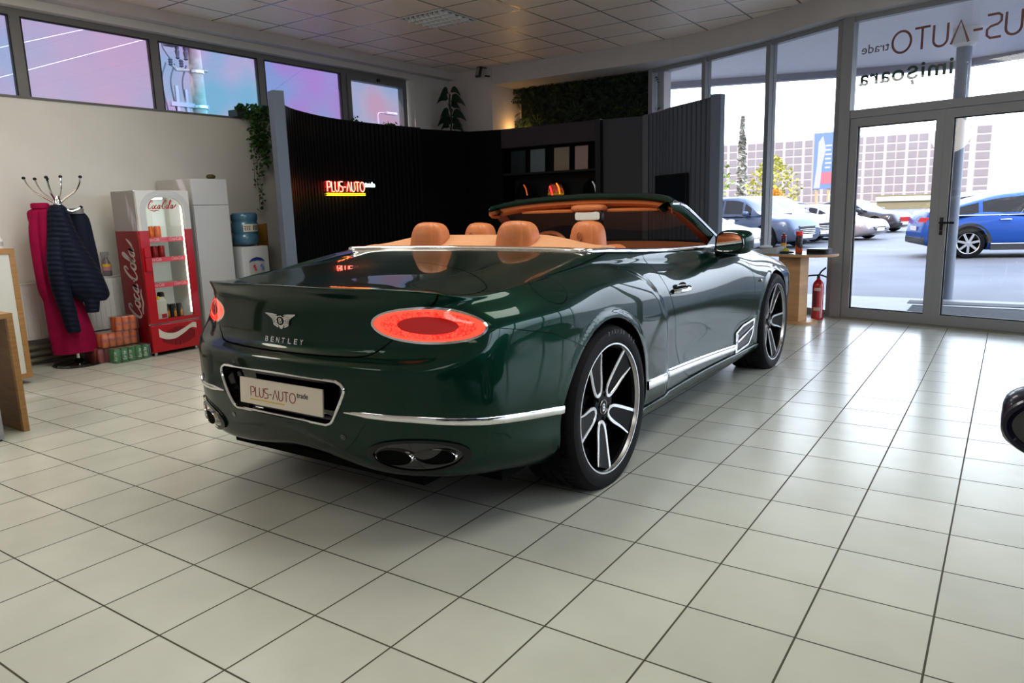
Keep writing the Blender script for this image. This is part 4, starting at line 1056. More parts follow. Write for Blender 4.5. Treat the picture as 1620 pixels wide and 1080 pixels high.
def cloth(name,rings,material,parent,n=28,cap_top=True,fold=0.,seed=1,bump=None):
    """closed garment body: rings = (cx,cy,z,rx,ry,rot)"""
    r=random.Random(seed); ph=[r.uniform(0,6.28) for _ in range(6)]
    R=crom(rings,5); V=[];F=[]
    for i,(cx,cy,z,rx,ry,ro) in enumerate(R):
        for k in range(n):
            a=2*PI*k/n; w=1+fold*(math.sin(3*a+ph[0]+z*2)+.7*math.sin(5*a+ph[1]-z*3)+.5*math.sin(8*a+ph[2]))
            x,y=rx*w*math.cos(a),ry*w*math.sin(a); c,s=math.cos(ro),math.sin(ro)
            V.append((cx+x*c-y*s,cy+x*s+y*c,z))
    m=len(R)
    for i in range(m-1):
        for k in range(n): F.append((i*n+k,(i+1)*n+k,(i+1)*n+(k+1)%n,i*n+(k+1)%n))
    F.append(tuple(range(n))); F.append(tuple((m-1)*n+k for k in range(n))[::-1])
    mb=MB(); mb.add(V,F); return mb.build(name,material,parent,True)
# view axes at the stand: u runs left to right as one looks at it from the car
uu=Vector((.47,.88,0)); vv=Vector((.88,-.47,0))     # along the picture, toward the viewer
ANG=math.atan2(uu.y,uu.x)
def cr(u,v,z,ru,rv): p=uu*u+vv*v; return (p.x,p.y,z,ru,rv,ANG)
m_pink=add_noise(mat('magenta_cloth',(.30,.004,.055),.75,spec=.2),14,.12,3,0,.1)
PK=thing('magenta_coat','long magenta coat hanging on the left of the coat stand','coat',(-5.50,1.42,0))
cloth('coat_body',[cr(-.115,.02,1.40,.065,.05),cr(-.115,.02,1.36,.105,.07),cr(-.11,.02,1.22,.105,.085),cr(-.10,.02,1.0,.115,.09),cr(-.085,.02,.75,.125,.10),cr(-.06,.01,.50,.145,.11),cr(-.04,.0,.28,.165,.12),cr(-.03,.0,.115,.172,.12)],m_pink,PK,40,True,.085,3)
cloth('sleeve',[cr(-.165,.05,1.37,.045,.05),cr(-.185,.06,1.2,.055,.055),cr(-.19,.06,.95,.052,.05),cr(-.18,.07,.72,.05,.05),cr(-.165,.06,.60,.04,.045)],m_pink,PK,20,True,.05,5)
cloth('collar',[cr(-.125,.03,1.40,.075,.055),cr(-.13,.03,1.435,.07,.05),cr(-.13,.03,1.445,.055,.04)],m_pink,PK,20,True,.02,7)
m_navy=mat('navy_quilted',(.006,.010,.024),.5,spec=.18,sheen=.05)
def _quilt():
    nt,N,L,b=nodes(m_navy); tc=N.new('ShaderNodeTexCoord'); mp=N.new('ShaderNodeMapping'); mp.inputs['Rotation'].default_value=(math.radians(14),math.radians(10),0); L.new(tc.outputs['Object'],mp.inputs['Vector'])
    w=N.new('ShaderNodeTexWave'); w.wave_type='BANDS'; w.bands_direction='Z'; w.wave_profile='SIN'; w.inputs['Scale'].default_value=7.5; w.inputs['Distortion'].default_value=1.2; w.inputs['Detail'].default_value=2; w.inputs['Detail Scale'].default_value=2
    L.new(mp.outputs['Vector'],w.inputs['Vector']); bp=N.new('ShaderNodeBump'); bp.inputs['Strength'].default_value=.32; bp.inputs['Distance'].default_value=.02; L.new(w.outputs['Fac'],bp.inputs['Height']); L.new(bp.outputs['Normal'],b.inputs['Normal'])
_quilt()
NV=thing('puffer_jacket','dark navy quilted jacket hanging at the front of the coat stand','jacket',(-5.50,1.42,0))
cloth('jacket_body',[cr(.0,.10,1.425,.045,.04),cr(.0,.10,1.38,.075,.06),cr(.01,.10,1.22,.105,.085),cr(.03,.10,1.05,.145,.10),cr(.085,.10,.85,.175,.11),cr(.14,.10,.70,.165,.11),cr(.175,.09,.62,.14,.10),cr(.185,.09,.575,.10,.09)],m_navy,NV,36,True,.035,11)
cloth('sleeve',[cr(-.04,.13,1.15,.06,.06),cr(-.055,.16,.95,.075,.07),cr(-.05,.17,.72,.072,.068),cr(-.02,.17,.50,.062,.06),cr(.0,.16,.335,.055,.055),cr(.005,.16,.315,.045,.045)],m_navy,NV,22,True,.03,13)
cloth('sleeve',[cr(.15,.10,.80,.07,.06),cr(.17,.12,.62,.065,.06),cr(.165,.12,.49,.055,.055),cr(.165,.12,.475,.045,.045)],m_navy,NV,20,True,.03,17)
m_navy2=mat('navy_cloth',(.010,.014,.026),.7,spec=.2); m_greyl=mat('grey_lining',(.20,.19,.19),.8)
BK=thing('dark_jacket','dark jacket with grey collar lining hanging behind the navy quilted jacket','jacket',(-5.50,1.42,0))
cloth('jacket_body',[cr(.125,-.05,1.37,.05,.04),cr(.145,-.05,1.30,.075,.05),cr(.14,-.05,1.12,.10,.06),cr(.13,-.05,.9,.13,.06),cr(.13,-.05,.70,.14,.06)],m_navy2,BK,24,True,.05,19)
cloth('collar',[cr(.13,-.03,1.345,.06,.045),cr(.135,-.03,1.385,.058,.043),cr(.135,-.03,1.395,.045,.033)],m_greyl,BK,18,True,.02,21)
# white front cabinet with oak edges, and a bottle on it
CB=thing('white_cabinet','white fronted cabinet with oak edging standing at the left edge','cabinet',(-5.05,.84,0))
mb=MB(); mb.box((-.42,-1.4,.05),(-.012,-.0,1.08)); mb.build('carcass',m_white,CB)
mb=MB(); mb.box((-.012,-1.4,.085),(-.004,-.035,1.045)); mb.build('front_panel',mat('panel_greywhite',(.62,.63,.58),.5),CB)
mb=MB(); mb.box((-.43,-.035,.05),(.004,.004,1.085)); mb.box((-.43,-1.4,1.045),(.004,-.035,1.085)); mb.box((-.012,-1.4,.05),(.004,-.035,.088)); mb.build('edge_trim',m_oak,CB)
for y in (-.2,-1.3): mb=MB(); mb.box((-.36,y-.05,0),(-.06,y+.05,.05)); mb.build('plinth_foot',m_black,CB)
BT=thing('white_bottle','small white bottle standing on the white cabinet','bottle',(-5.20,.80,1.085))
mb=MB(); mb.lathe([(.030,0),(.032,.005),(.032,.07),(.022,.085)],20); mb.build('bottle_body',mat('white_plastic',(.75,.74,.72),.4),BT,True)
mb=MB(); mb.lathe([(.0225,.083),(.0225,.105),(.02,.107),(0,.107)],20); mb.build('cap',mat('white_plastic',(.75,.74,.72),.4),BT,True)
mb=MB(); mb.lathe([(.0325,.02),(.0325,.055)],20,cap=False); mb.build('label_band',mat('label_grey',(.45,.45,.43),.5),BT,True)
# oak desk in the corner of the picture
DK=thing('oak_desk','oak desk whose side panel stands at the left edge of the floor','desk',(-3.56,.15,0))
mb=MB(); mb.box((-.60,.0,0),(-.030,.034,.715)); mb.build('side_panel',m_oakdark,DK)
mb=MB(); mb.box((-.030,-.0,0),(.0,.034,.715)); mb.build('panel_edge',m_oak,DK)
mb=MB(); mb.box((-.75,-1.3,.715),(.0,.034,.745)); mb.build('desk_top',m_oak,DK)
mb=MB(); mb.box((-.60,-1.3,0),(.0,-1.266,.715)); mb.build('side_panel',m_oakdark,DK)
ML=thing('grey_pedestal','grey metal pedestal standing beside the oak desk side','pedestal',(-3.52,-.10,0))
mb=MB(); mb.prism([(-.30,-.20),(.0,-.20),(.06,.105),(-.24,.105)],.012,.33); mb.build('metal_case',mat('grey_metal',(.35,.36,.39),.4,.4),ML)
mb=MB(); mb.prism([(-.29,-.19),(-.01,-.19),(.05,.095),(-.23,.095)],0,.012); mb.build('foot',m_black,ML)
# ---- script lettering for the drinks cooler
def script_strokes():
    S=[]
    big=lambda x:[(x+.78,1.45),(x+.98,1.75),(x+.92,2.08),(x+.62,2.05),(x+.25,1.55),(x+.02,.85),(x+.06,.25),(x+.32,-.02),(x+.66,.12),(x+.95,.50)]
    o=lambda x,r=.30:[(x+r+r*1.0*math.cos(a),.46+.46*math.sin(a)) for a in [PI*.5+2*PI*k/10 for k in range(11)]]
    c=lambda x:[(x+.55,.75),(x+.38,.92),(x+.12,.70),(x+.05,.30),(x+.25,.0),(x+.50,.12),(x+.68,.38)]
    a=lambda x:[(x+.60,.80),(x+.36,.92),(x+.08,.62),(x+.08,.18),(x+.28,.0),(x+.50,.25),(x+.64,.90),(x+.58,.30),(x+.70,.02),(x+.92,.25)]
    S+= [big(0),o(1.08),c(1.78),a(2.55),[(3.50,.62),(3.85,.66)],big(3.80),o(4.85),[(5.55,.35),(5.75,.9),(6.10,1.75),(6.05,2.15),(5.82,1.95),(5.66,1.1),(5.66,.3),(5.82,.0),(6.05,.25)],a(6.15)]
    S+= [[(.55,-.42),(1.0,-.36),(1.7,-.58),(2.5,-.36),(3.1,-.48)],[(7.0,.2),(7.35,.5),(7.7,1.2)]]
    return S
def put_script(mb,M,width,th=.17,h=.001,slant=.22):
    k=width/7.7
    for s in script_strokes():
        p=crom(s,5); n=len(p); p=[((x+slant*y)*k,y*k) for x,y in p]
        w=[th*k*(.45+.75*abs(math.sin(PI*i/(n-1)))) for i in range(n)]
        mb.strip(p,w,M,h)
# drinks cooler
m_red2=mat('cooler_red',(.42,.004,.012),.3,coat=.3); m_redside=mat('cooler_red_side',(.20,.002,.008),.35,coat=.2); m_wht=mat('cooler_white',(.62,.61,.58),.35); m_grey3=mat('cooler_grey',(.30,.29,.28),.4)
FR=thing('drinks_cooler','red and white glass door drinks cooler with lit shelves against the left wall','cooler',(-5.15,1.93,0))
# local: x depth (front at 0, back -0.42), y 0..0.52, z
H=1.54; Wd=.52; Dp=-.42; zr=1.175
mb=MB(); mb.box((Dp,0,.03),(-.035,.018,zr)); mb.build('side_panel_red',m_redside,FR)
mb=MB(); mb.box((Dp,0,zr),(-.035,.018,H)); mb.build('side_panel_grey',m_grey3,FR)
mb=MB(); mb.box((Dp,Wd-.018,.03),(-.035,Wd,H)); mb.box((Dp,.018,.03),(Dp+.02,Wd-.018,H)); mb.box((Dp+.02,.018,H-.02),(-.035,Wd-.018,H)); mb.box((Dp+.02,.018,.03),(-.035,Wd-.018,.30)); mb.build('cabinet_shell',m_wht,FR)
mb=MB(); mb.box((Dp+.021,.019,.305),(Dp+.024,Wd-.019,H-.025)); mb.build('back_lining',mat('cooler_lining',(.66,.70,.68),.4,emit=(.75,.85,.80),es=.10),FR)
mb=MB(); mb.box((-.037,.0,.03),(-.032,.020,H)); mb.build('edge_strip',m_satin,FR)
# door: frame with an arched opening
DO=None
oy0,oy1,oz0,oz1=.085,.455,.345,1.475; rr=.13
inner=[(oy0,oz0),(oy1,oz0)]+[(oy1-rr+rr*math.cos(a),oz1-rr+rr*math.sin(a)) for a in [PI/2*k/8 for k in range(9)]]+[(oy0+rr+rr*math.cos(a),oz1-rr+rr*math.sin(a)) for a in [PI/2+PI/2*k/8 for k in range(9)]]
def outer_for(p):
    y,z=p; cy,cz=(oy0+oy1)/2,(oz0+oz1)/2
    return None
def ringpts(z0,z1,inn):
    return inn
outer=[(.0,.31),(Wd,.31)]+[(Wd,z) for z in np.linspace(1.40,1.535,5)]+[(y,1.535) for y in np.linspace(Wd,.455-rr,5)[1:]]+[(y,1.535) for y in np.linspace(.085+rr,0,5)]+[(0,z) for z in np.linspace(1.535,1.40,5)[1:]]
FM=Matrix(((0,0,1,0),(1,0,0,0),(0,1,0,0),(0,0,0,1)))   # (y,z,depth)->(x=depth,y,z)
n=len(inner); assert n==len(outer),(n,len(outer))
V=[];F=[]
for d in (.0,-.030):
    V+=[FM@Vector((y,z,d)) for y,z in outer]+[FM@Vector((y,z,d)) for y,z in inner]
for i in range(n):
    j=(i+1)%n
    F+=[(i,j,n+j,n+i),(2*n+j,2*n+i,3*n+i,3*n+j),(n+i,n+j,3*n+j,3*n+i),(j,i,2*n+i,2*n+j)]
def splitz(V,F,zc):
    me=mesh_from('s',V,F); out=[]
    for side in (True,False):
        bm=bmesh.new(); bm.from_mesh(me); bmesh.ops.bisect_plane(bm,geom=bm.verts[:]+bm.edges[:]+bm.faces[:],plane_co=(0,0,zc),plane_no=(0,0,1),clear_outer=side,clear_inner=not side); bm.verts.ensure_lookup_table()
        out.append(([v.co.copy() for v in bm.verts],[[v.index for v in f.verts] for f in bm.faces])); bm.free()
    bpy.data.meshes.remove(me); return out
(lv,lf),(uv,uf)=splitz(V,F,zr)
mb=MB(); mb.add(lv,lf); door_=mb.build('door',m_red2,FR)
mb=MB(); mb.add(uv,uf); mb.build('door_top',m_wht,door_)
mb=MB(); mb.strip([(y,z) for y,z in [(oy0-.035,zr)]+[(oy0+rr+(rr+.035)*math.cos(a),oz1-rr+(rr+.035)*math.sin(a)) for a in [PI-PI/2*k/8 for k in range(9)]]+[(oy1-rr+(rr+.035)*math.cos(a),oz1-rr+(rr+.035)*math.sin(a)) for a in [PI/2-PI/2*k/8 for k in range(9)]]+[(oy1+.035,zr)]],.05,FM@Matrix.Translation((0,0,.0005)),.003); mb.build('arch_trim',mat('arch_grey',(.52,.53,.52),.4),door_)
mb=MB(); mb.add([FM@Vector((y,z,-.015)) for y,z in inner],[tuple(range(n))]); mb.build('door_glass',thin_glass('cooler_glass',(.93,.97,.95),.07),door_)
mb=MB(); mb.box((.0,.012,.93),(.022,.07,1.02),bevel=.006); mb.box((.0,.012,.80),(.022,.07,.925),bevel=.006); mb.build('door_handle',m_red2,door_)
mb=MB(); put_script(mb,FM@Matrix.Translation((.112,1.372,-.012)),.275,.22); mb.build('door_script',mat('script_red',(.40,.01,.015),.4),door_)
# lower grille with the white wave
mb=MB(); mb.box((-.03,.0,.035),(.0,Wd,.295),bevel=.006); gp=mb.build('lower_panel',m_red2,FR)
mb=MB()
for k in range(26):
    y=.10+k*.0132; h=.03+.045*math.sin(PI*k/25); mb.box((.0,y,.165-h*1.2),(.0015,y+.006,.165+h*1.2))
mb.build('grille_slot',mat('slot_dark',(.06,.001,.003),.6),gp)
top=crom([(.07,.262),(.13,.218),(.23,.200),(.33,.232),(.42,.272),(.46,.268)],5); bot=crom([(.46,.215),(.40,.225),(.32,.182),(.23,.145),(.14,.148),(.07,.180)],5)
mb=MB(); mb.prism(top+bot,.0016,.003,FM); mb.build('white_wave',mat('wave_white',(.62,.58,.52),.5),gp)
# side script, reading upward
mb=MB(); MS=Matrix(((0,-1,0,-.105),(0,0,-1,-.0008),(1,0,0,.375),(0,0,0,1))); 
MS=frame((-.135,-.0008,.36),(.0,0,1),(-1,0,0)); put_script(mb,MS,.72,.24,.0008); mb.build('side_script',mat('script_silver',(.48,.44,.42),.4),FR)
# shelves, price rails and stock
m_shelf=mat('shelf_wire',(.55,.56,.55),.4); m_rail=mat('rail_pink',(.60,.07,.10),.4,emit=(.8,.12,.15),es=.12)
for z in (1.085,.90,.66):
    mb=MB(); mb.box((Dp+.03,.025,z),(-.06,Wd-.025,z+.006)); sh=mb.build('shelf',m_shelf,FR)
    mb=MB(); mb.box((-.06,.06,z-.022),(-.052,.46,z+.022)); mb.build('price_rail',m_rail,sh)
    mb=MB(); put_text(mb,'Coca-Cola',frame((-.0515,.085,z-.010),(0,1,0),(0,0,1)),.045,.0003,width=.12,shear=.3); put_text(mb,'Coca-Cola',frame((-.0515,.31,z-.010),(0,1,0),(0,0,1)),.045,.0003,width=.12,shear=.3); mb.build('rail_lettering',mat('rail_text',(.8,.6,.6),.5),sh)
mb=MB(); mb.tube([(-.055,Wd-.055,.37),(-.055,Wd-.055,1.40)],.009,8); mb.build('light_strip',mat('led_strip',(1,1,.9),.5,emit=(1.,1.,.80),es=5.),FR)
mb=MB()
for k in range(40): mb.box((-.046,Wd-.058,.38+k*.0258),(-.044,Wd-.052,.392+k*.0258))
mb.build('led_chip',mat('led_hot',(1,1,.9),.5,emit=(1.,1.,.88),es=9.),FR)
mb=MB(); mb.box((-.30,.20,1.462),(-.08,.30,1.475)); mb.build('inner_lamp',mat('lamp_inner',(1,1,.95),.5,emit=(1.,.97,.88),es=5.),FR)
for x,y in ((-.38,.05),(-.38,.47),(-.06,.05),(-.06,.47)): mb=MB(); mb.lathe([(.018,0),(.018,.03)],12,Matrix.Translation((x,y,0))); mb.build('foot',m_satin,FR)
mb=MB(); mb.box((Dp+.03,.03,.02),(-.05,Wd-.03,.03)); mb.build('base_plate',m_dark,FR)
# things inside
def can_mats(key):
    return {'orange':mat('can_orange',(.75,.16,.012),.3,.3),'red':mat('can_red',(.30,.012,.016),.3,.3),'green':mat('can_green',(.015,.22,.05),.3,.3),'black':mat('can_black',(.02,.02,.02),.3,.3),'purple':mat('can_purple',(.28,.10,.30),.3,.3),'yellow':mat('can_gold',(.6,.38,.05),.3,.3)}[key]
m_lid=mat('can_lid',(.6,.6,.6),.25,1.)
def can_mesh(h=.122,r=.0325):
    mb=MB(); mb.lathe([(r*.75,0),(r*.93,.004),(r,.012),(r,h-.014),(r*.83,h-.003),(r*.83,h)],20,cap=True); return mb
def make_can(name,key,loc,parent=None,label=None,cat=None,group=None,text=None,h=.122,lid=True,facing=(1,0)):
    o=can_mesh(h).build(name,can_mats(key),parent,True); o.location=loc
    if label: tag(o,label,cat,group)
    if lid: mb=MB(); mb.lathe([(.0275,h-.0005),(.0275,h+.0015),(.025,h-.001),(0,h-.001)],20,cap=False); mb.build('can_lid',m_lid,o,True)
    return o
fx,fy=-5.15,1.93
SHZ={3:1.091,2:.906,1:.666,0:.31}
for k,(dy,dx) in enumerate(((.10,-.12),(.17,-.12),(.24,-.12),(.13,-.20),(.21,-.20))):
    make_can('soda_can','orange' if k<4 else 'purple',(fx+dx,fy+dy,SHZ[3]),None,['orange soda can on the top cooler shelf, nearest the hinge','orange soda can on the top cooler shelf, second along','orange soda can on the top cooler shelf, third along','orange soda can at the back of the top cooler shelf','purple soda can at the back of the top cooler shelf'][k],'can','cans on the top cooler shelf')
for k,(dy,dx) in enumerate(((.11,-.11),(.18,-.11),(.25,-.11))):
    make_can('soda_can','red',(fx+dx,fy+dy,SHZ[2]),None,['red soda can on the second cooler shelf, nearest the hinge','red soda can in the middle of the second cooler shelf row','red soda can on the second cooler shelf, farthest from the hinge'][k],'can','cans on the second cooler shelf')
for k,(dy,dx,z) in enumerate(((.30,-.10,SHZ[0]),(.365,-.10,SHZ[0]),(.25,-.13,SHZ[0]),(.245,-.2,SHZ[0]+.12))):
    o=make_can('energy_can','black',(fx+dx,fy+dy,SHZ[0] if k<3 else SHZ[0]),None,['black energy drink can at the cooler floor, second from the light strip','black energy drink can at the cooler floor, closest to the light strip','black energy drink can at the cooler floor, beside the white carton','black energy drink can behind the white carton in the cooler'][k],'can','black cans on the cooler floor',h=.155 if k<3 else .27)
    mb=MB(); V=[];r0=.0328
    mb.lathe([(r0,.03),(r0*.9,.0)],8) if 0 else None
    for q in range(3): mb.box((r0-.001,-.012+q*.008,.035),(r0+.0006,-.006+q*.008,.09+.02*(q%2)))
    mb.build('flame_mark',mat('flame_orange',(.7,.30,.02),.4),o)
CT=thing('juice_carton','white carton with red corner patch and yellow cap on the cooler floor','carton',(fx-.10,fy+.155,SHZ[0]))
mb=MB(); mb.box((-.04,-.06,0),(.04,.06,.20)); mb.prism([(-.04,.20),(.04,.20),(0,.235)],-.06,.06,frame((0,0,0),(1,0,0),(0,0,1))); mb.build('carton_box',mat('carton_white',(.68,.66,.58),.5),CT)
mb=MB(); mb.box((.04,.0,.035),(.0412,.052,.075)); mb.build('red_patch',m_red2,CT)
mb=MB(); mb.box((.04,-.06,.0),(.0412,.06,.02)); mb.build('green_band',can_mats('green'),CT)
mb=MB(); mb.lathe([(.016,.0),(.016,.03),(0,.03)],14,Matrix.Translation((.015,-.01,.215))); mb.build('cap',mat('cap_yellow',(.75,.55,.03),.4),CT,True)
# ---- shrink-wrapped packs of cans on the floor
m_wrap=thin_glass('shrink_wrap',(.95,.95,.95),.16,.15,.06)
def pack(label,key,x0,y0,z,nx,ny,text=None,pitch=.0665,wrap=True,h=.130,tc=(.9,.9,.9),marks=None):
    P=thing('can_pack',label,'cans',(x0,y0,z),0,'shrink wrapped packs of cans')
    proto=None
    for i in range(nx):
        for j in range(ny):
            if i>1 and 0<j<ny-1 and nx>3: continue
            if proto is None:
                proto=can_mesh(h).build('can',can_mats(key),P,True); c=proto
                mb=MB(); mb.lathe([(.0275,h-.0005),(.0275,h+.0015),(.025,h-.001),(0,h-.001)],16,cap=False); lid=mb.build('can_lid',m_lid,c,True)
                if text:
                    mb=MB(); 
                    V,F=text_mesh(text,.042 if key!='green' else .040,0,shear=.2); x_1=max(v.x for v in V)
                    if key=='green':     # lettering runs up the can
                        mb.add([Vector((.0330*math.cos(v.y/.033-.35),.0330*math.sin(v.y/.033-.35),.022+v.x*.085/x_1)) for v in [Vector((q.x,-q.y+.018,0)) for q in V]],[f[::-1] for f in F])
                    else:
                        mb.add([Vector((.0331*math.cos((v.x-x_1/2)*.058/x_1/.033-.1),.0331*math.sin((v.x-x_1/2)*.058/x_1/.033-.1),.060+v.y*.9)) for v in V],F)
                    mb.build('can_lettering',mat('can_text_'+key,tc,.4),c)
                    if marks:
                        mb=MB(); mb.lathe([(.0328,.052),(.0328,.10)],20,cap=False); mb.build('can_patch',marks,c,True) if 0 else None
            else:
                c=proto.copy(); COL.objects.link(c)
                for q in proto.children: 
                    if q.name.startswith('can_lettering') and i>0: continue
                    d=q.copy(); COL.objects.link(d); d.parent=c
            c.location=(-pitch*i-.034,pitch*j+.034,0); c.rotation_euler=(0,0,((i*7+j*13)%5-2)*.22-.35)
    if wrap: mb=MB(); mb.box((-pitch*nx-.004,-.003,-.0),(.004,pitch*ny+.005,h+.004),bevel=.012); mb.build('wrap_film',m_wrap,P,True)
    return P
pack('wrapped pack of green soda cans on the floor in front of the cooler side','green',-5.165,1.575,0,2,5,'Sprite')
pack('wrapped pack of dark red soda cans on the floor behind the green pack','red',-5.305,1.50,0,4,6,None)
pack('wrapped pack of orange soda cans stacked on the red pack','orange',-5.290,1.545,.136,3,5,'Fanta',tc=(.05,.08,.30))
pack('small wrapped pack of orange cans on top of the can stack','orange',-5.275,1.68,.272,2,3,'Fanta',tc=(.05,.08,.30))
# tall white cabinet behind the cooler
TC=thing('tall_cabinet','tall glossy white two door cabinet behind the red drinks cooler','cabinet',(-5.25,2.56,0))
m_gw=mat('gloss_white',(.60,.61,.62),.12,coat=.5)
mb=MB(); mb.box((-.60,0,.0),(-.02,.40,1.66),bevel=.004); mb.build('carcass',mat('cab_grey',(.48,.47,.45),.4),TC)
mb=MB(); mb.box((-.02,.003,.05),(.0,.397,1.398),bevel=.003); mb.build('door',m_gw,TC); mb=MB(); mb.box((-.02,.003,1.402),(.0,.397,1.655),bevel=.003); mb.build('door',m_gw,TC)
mb=MB(); mb.prism([(.09,1.345),(.11,1.372),(.15,1.366),(.16,1.35),(.135,1.345)],0,.0006,FM); mb.prism([(.24,1.35),(.26,1.366),(.30,1.36),(.31,1.345)],0,.0006,FM); mb.build('light_patch',mat('sticker_white',(.8,.8,.8),.5),TC) if 0 else None
OR=tag(blob('ornament',(-5.36,2.86,1.685),(.03,.05,.025),.9,mat('ornament_brown',(.08,.06,.02),.6),None),'small dark ornament lying on top of the tall white cabinet','ornament')
OR.parent=None
# water cooler
WC=thing('water_cooler','white water cooler with a big blue bottle beside the black screen','water cooler',(-5.42,3.25,0))
mb=MB(); mb.box((-.15,-.165,0),(.15,.165,.96),bevel=.02); mb.build('housing',mat('wc_white',(.62,.64,.66),.35),WC,True,30)
mb=MB(); mb.prism([(-.10,.795),(-.06,.83),(.0,.845),(.06,.83),(.10,.795),(.06,.805),(0,.81),(-.06,.805)],.150,.158,FM); mb.build('blue_panel',mat('wc_blue',(.03,.06,.28),.35),WC)
mb=MB(); mb.box((.12,-.10,.62),(.152,.10,.795),bevel=.008); mb.build('tap_recess',mat('wc_recess',(.50,.50,.52),.4),WC)
for y,m,nm in ((-.045,mat('tap_red',(.5,.02,.02),.4),'tap'),(.045,mat('tap_blue',(.10,.15,.45),.4),'tap')):
    mb=MB(); mb.tube([(.15,y,.745),(.18,y,.74),(.185,y,.70)],.008,8); mb.lathe([(.013,.0),(.010,.012),(0,.014)],10,Matrix.Translation((.168,y,.752))); mb.build(nm,m,WC,True)
m_bot=mat('bottle_blue',(.10,.24,.36),.12,spec=.6,trans=.25)
prof=[(.03,.955),(.06,.965),(.12,.985),(.138,1.01),(.138,1.07),(.128,1.08),(.128,1.10),(.138,1.11),(.138,1.20),(.129,1.21),(.129,1.23),(.138,1.24),(.138,1.295),(.12,1.315),(0,1.318)]
mb=MB(); mb.lathe(prof,36); bt=mb.build('water_bottle',m_bot,WC,True,50)
mb=MB(); 
for a0,a1,z0,z1 in ((-.75,.55,1.115,1.195),):
    V=[];F=[]
    for k in range(13): a=a0+(a1-a0)*k/12; V+=[(.1388*math.cos(a),.1388*math.sin(a),z0),(.1388*math.cos(a),.1388*math.sin(a),z1)]
    for k in range(12): F.append((2*k,2*k+2,2*k+3,2*k+1))
    mb.add(V,F)
mb.build('bottle_label',mat('label_white',(.62,.60,.52),.5),bt,True)
mb=MB()
def cyl_text(t,a0,z,size,r=.1393):
    V,F=text_mesh(t,size,0); mb.add([Vector((r*math.cos(a0+v.x/r),r*math.sin(a0+v.x/r),z+v.y)) for v in V],F)
for q in range(3):
    for w_ in range(3): a=-.66+w_*.16; V=[(.1393*math.cos(a+t),.1393*math.sin(a+t),1.130+q*.018+h) for t in (0,.12) for h in (0,.010)]; mb.add(V,[(0,2,3,1)])
for w_ in range(3): a=.02+w_*.15; V=[(.1393*math.cos(a+t),.1393*math.sin(a+t),1.128+h) for t in (0,.09) for h in (0,.055)]; mb.add(V,[(0,2,3,1)])
mb.build('label_print',mat('label_dark',(.06,.06,.07),.5),bt)
# amber cup tube on the wall side
AM=thing('amber_panel','narrow amber coloured panel standing behind the water cooler','panel',(-5.62,3.60,0))
mb=MB(); mb.box((-.02,-.05,.60),(.02,.06,1.185)); mb.build('amber_face',mat('amber',(.42,.22,.035),.35),AM); mb=MB(); mb.box((-.02,.06,.60),(.022,.075,1.19)); mb.box((-.02,-.05,0),(.02,.075,.60)); mb.build('panel_edge',m_oakdark,AM)
# ---- hanging ivy and other plants
def leaves(mb,pts,size,rng,n_per=1,spread=.03,pull=None):
    for p in pts:
        for _ in range(n_per):
            q=Vector(p)+Vector((rng.gauss(0,spread),rng.gauss(0,spread),rng.gauss(0,spread*.8)))
            if pull is not None and q.x<pull: q.x=pull+abs(rng.gauss(0,.015))
            s=size*rng.uniform(.6,1.3); R=Euler((rng.uniform(-.9,.9),rng.uniform(.2,1.5),rng.uniform(0,6.28))).to_matrix()
            loc=[(0,-.5),(.35,-.45),(.6,.0),(.3,.2),(.0,.7),(-.3,.2),(-.6,.0),(-.35,-.45)]
            mb.add([q+R@Vector((x*s,y*s,.08*s*abs(x))) for x,y in loc],[(0,1,2,3,4,5,6,7)])
m_ivy=add_noise(mat('ivy_green',(.035,.095,.022),.5,spec=.3),30,.5,2)
IV=thing('hanging_ivy','ivy plant trailing down the left wall from a planter on the window sill','plant',(WX+.03,3.83,ZS+.013))
mb=MB(); mb.box((-.09,-.26,0),(.07,.28,.075)); mb.build('planter',mat('planter_dark',(.02,.02,.016),.6),IV)
r=random.Random(5); mb=MB(); P=[]
for k in range(210): P.append((r.uniform(-.04,.11),r.uniform(-.26,.28),r.uniform(.05,.135)))
for k in range(330):
    t=r.random()**.7; y=-.04+r.gauss(0,.085); P.append((.09+r.uniform(-.02,.045),y*(1-.3*t)+.03,.08-t*(.40+.22*math.exp(-((y-.05)/.08)**2))))
leaves(mb,P,.040,r,1,.012,.045)
for y0,ln,z0 in ((-.10,.85,0),(-.06,1.15,0),(-.02,1.02,0),(.02,.72,0),(.10,.55,0),(.23,.95,0),(.20,.55,0),(.26,.4,0)):
    n=int(ln/.035); S=[(.06+.02*math.sin(k*.6+y0*9),y0+.012*math.sin(k*.5+y0*20),.02-k*.035) for k in range(n)]
    leaves(mb,S,.034,r,1,.012,.045)
mb.build('foliage',m_ivy,IV)
mb=MB()
for y0,ln in ((-.10,.85),(-.06,1.15),(-.02,1.02),(.02,.72),(.10,.55),(.23,.95)): mb.tube([(.06+.02*math.sin(k*.6+y0*9),y0+.012*math.sin(k*.5+y0*20),.02-k*.035) for k in range(int(ln/.035))],.002,5)
mb.build('stem',mat('stem_brown',(.06,.05,.02),.7),IV)
for k,(y,lab) in enumerate(((5.47,'small potted plant on the window sill, nearer of the two beyond the slatted screen'),(6.16,'small potted plant on the window sill below the street lamp view'))):
    t=thing('sill_plant',lab,'plant',(WX-.03,y,ZS+.013),0)
    mb=MB(); mb.lathe([(.035,0),(.045,.06),(.040,.06)],14); mb.build('pot',m_black,t,True)
    mb=MB(); r2=random.Random(20+k); leaves(mb,[(r2.gauss(0,.03),r2.gauss(0,.07),r2.uniform(.05,.125)) for _ in range(45)],.035,r2); mb.build('foliage',m_ivy,t)
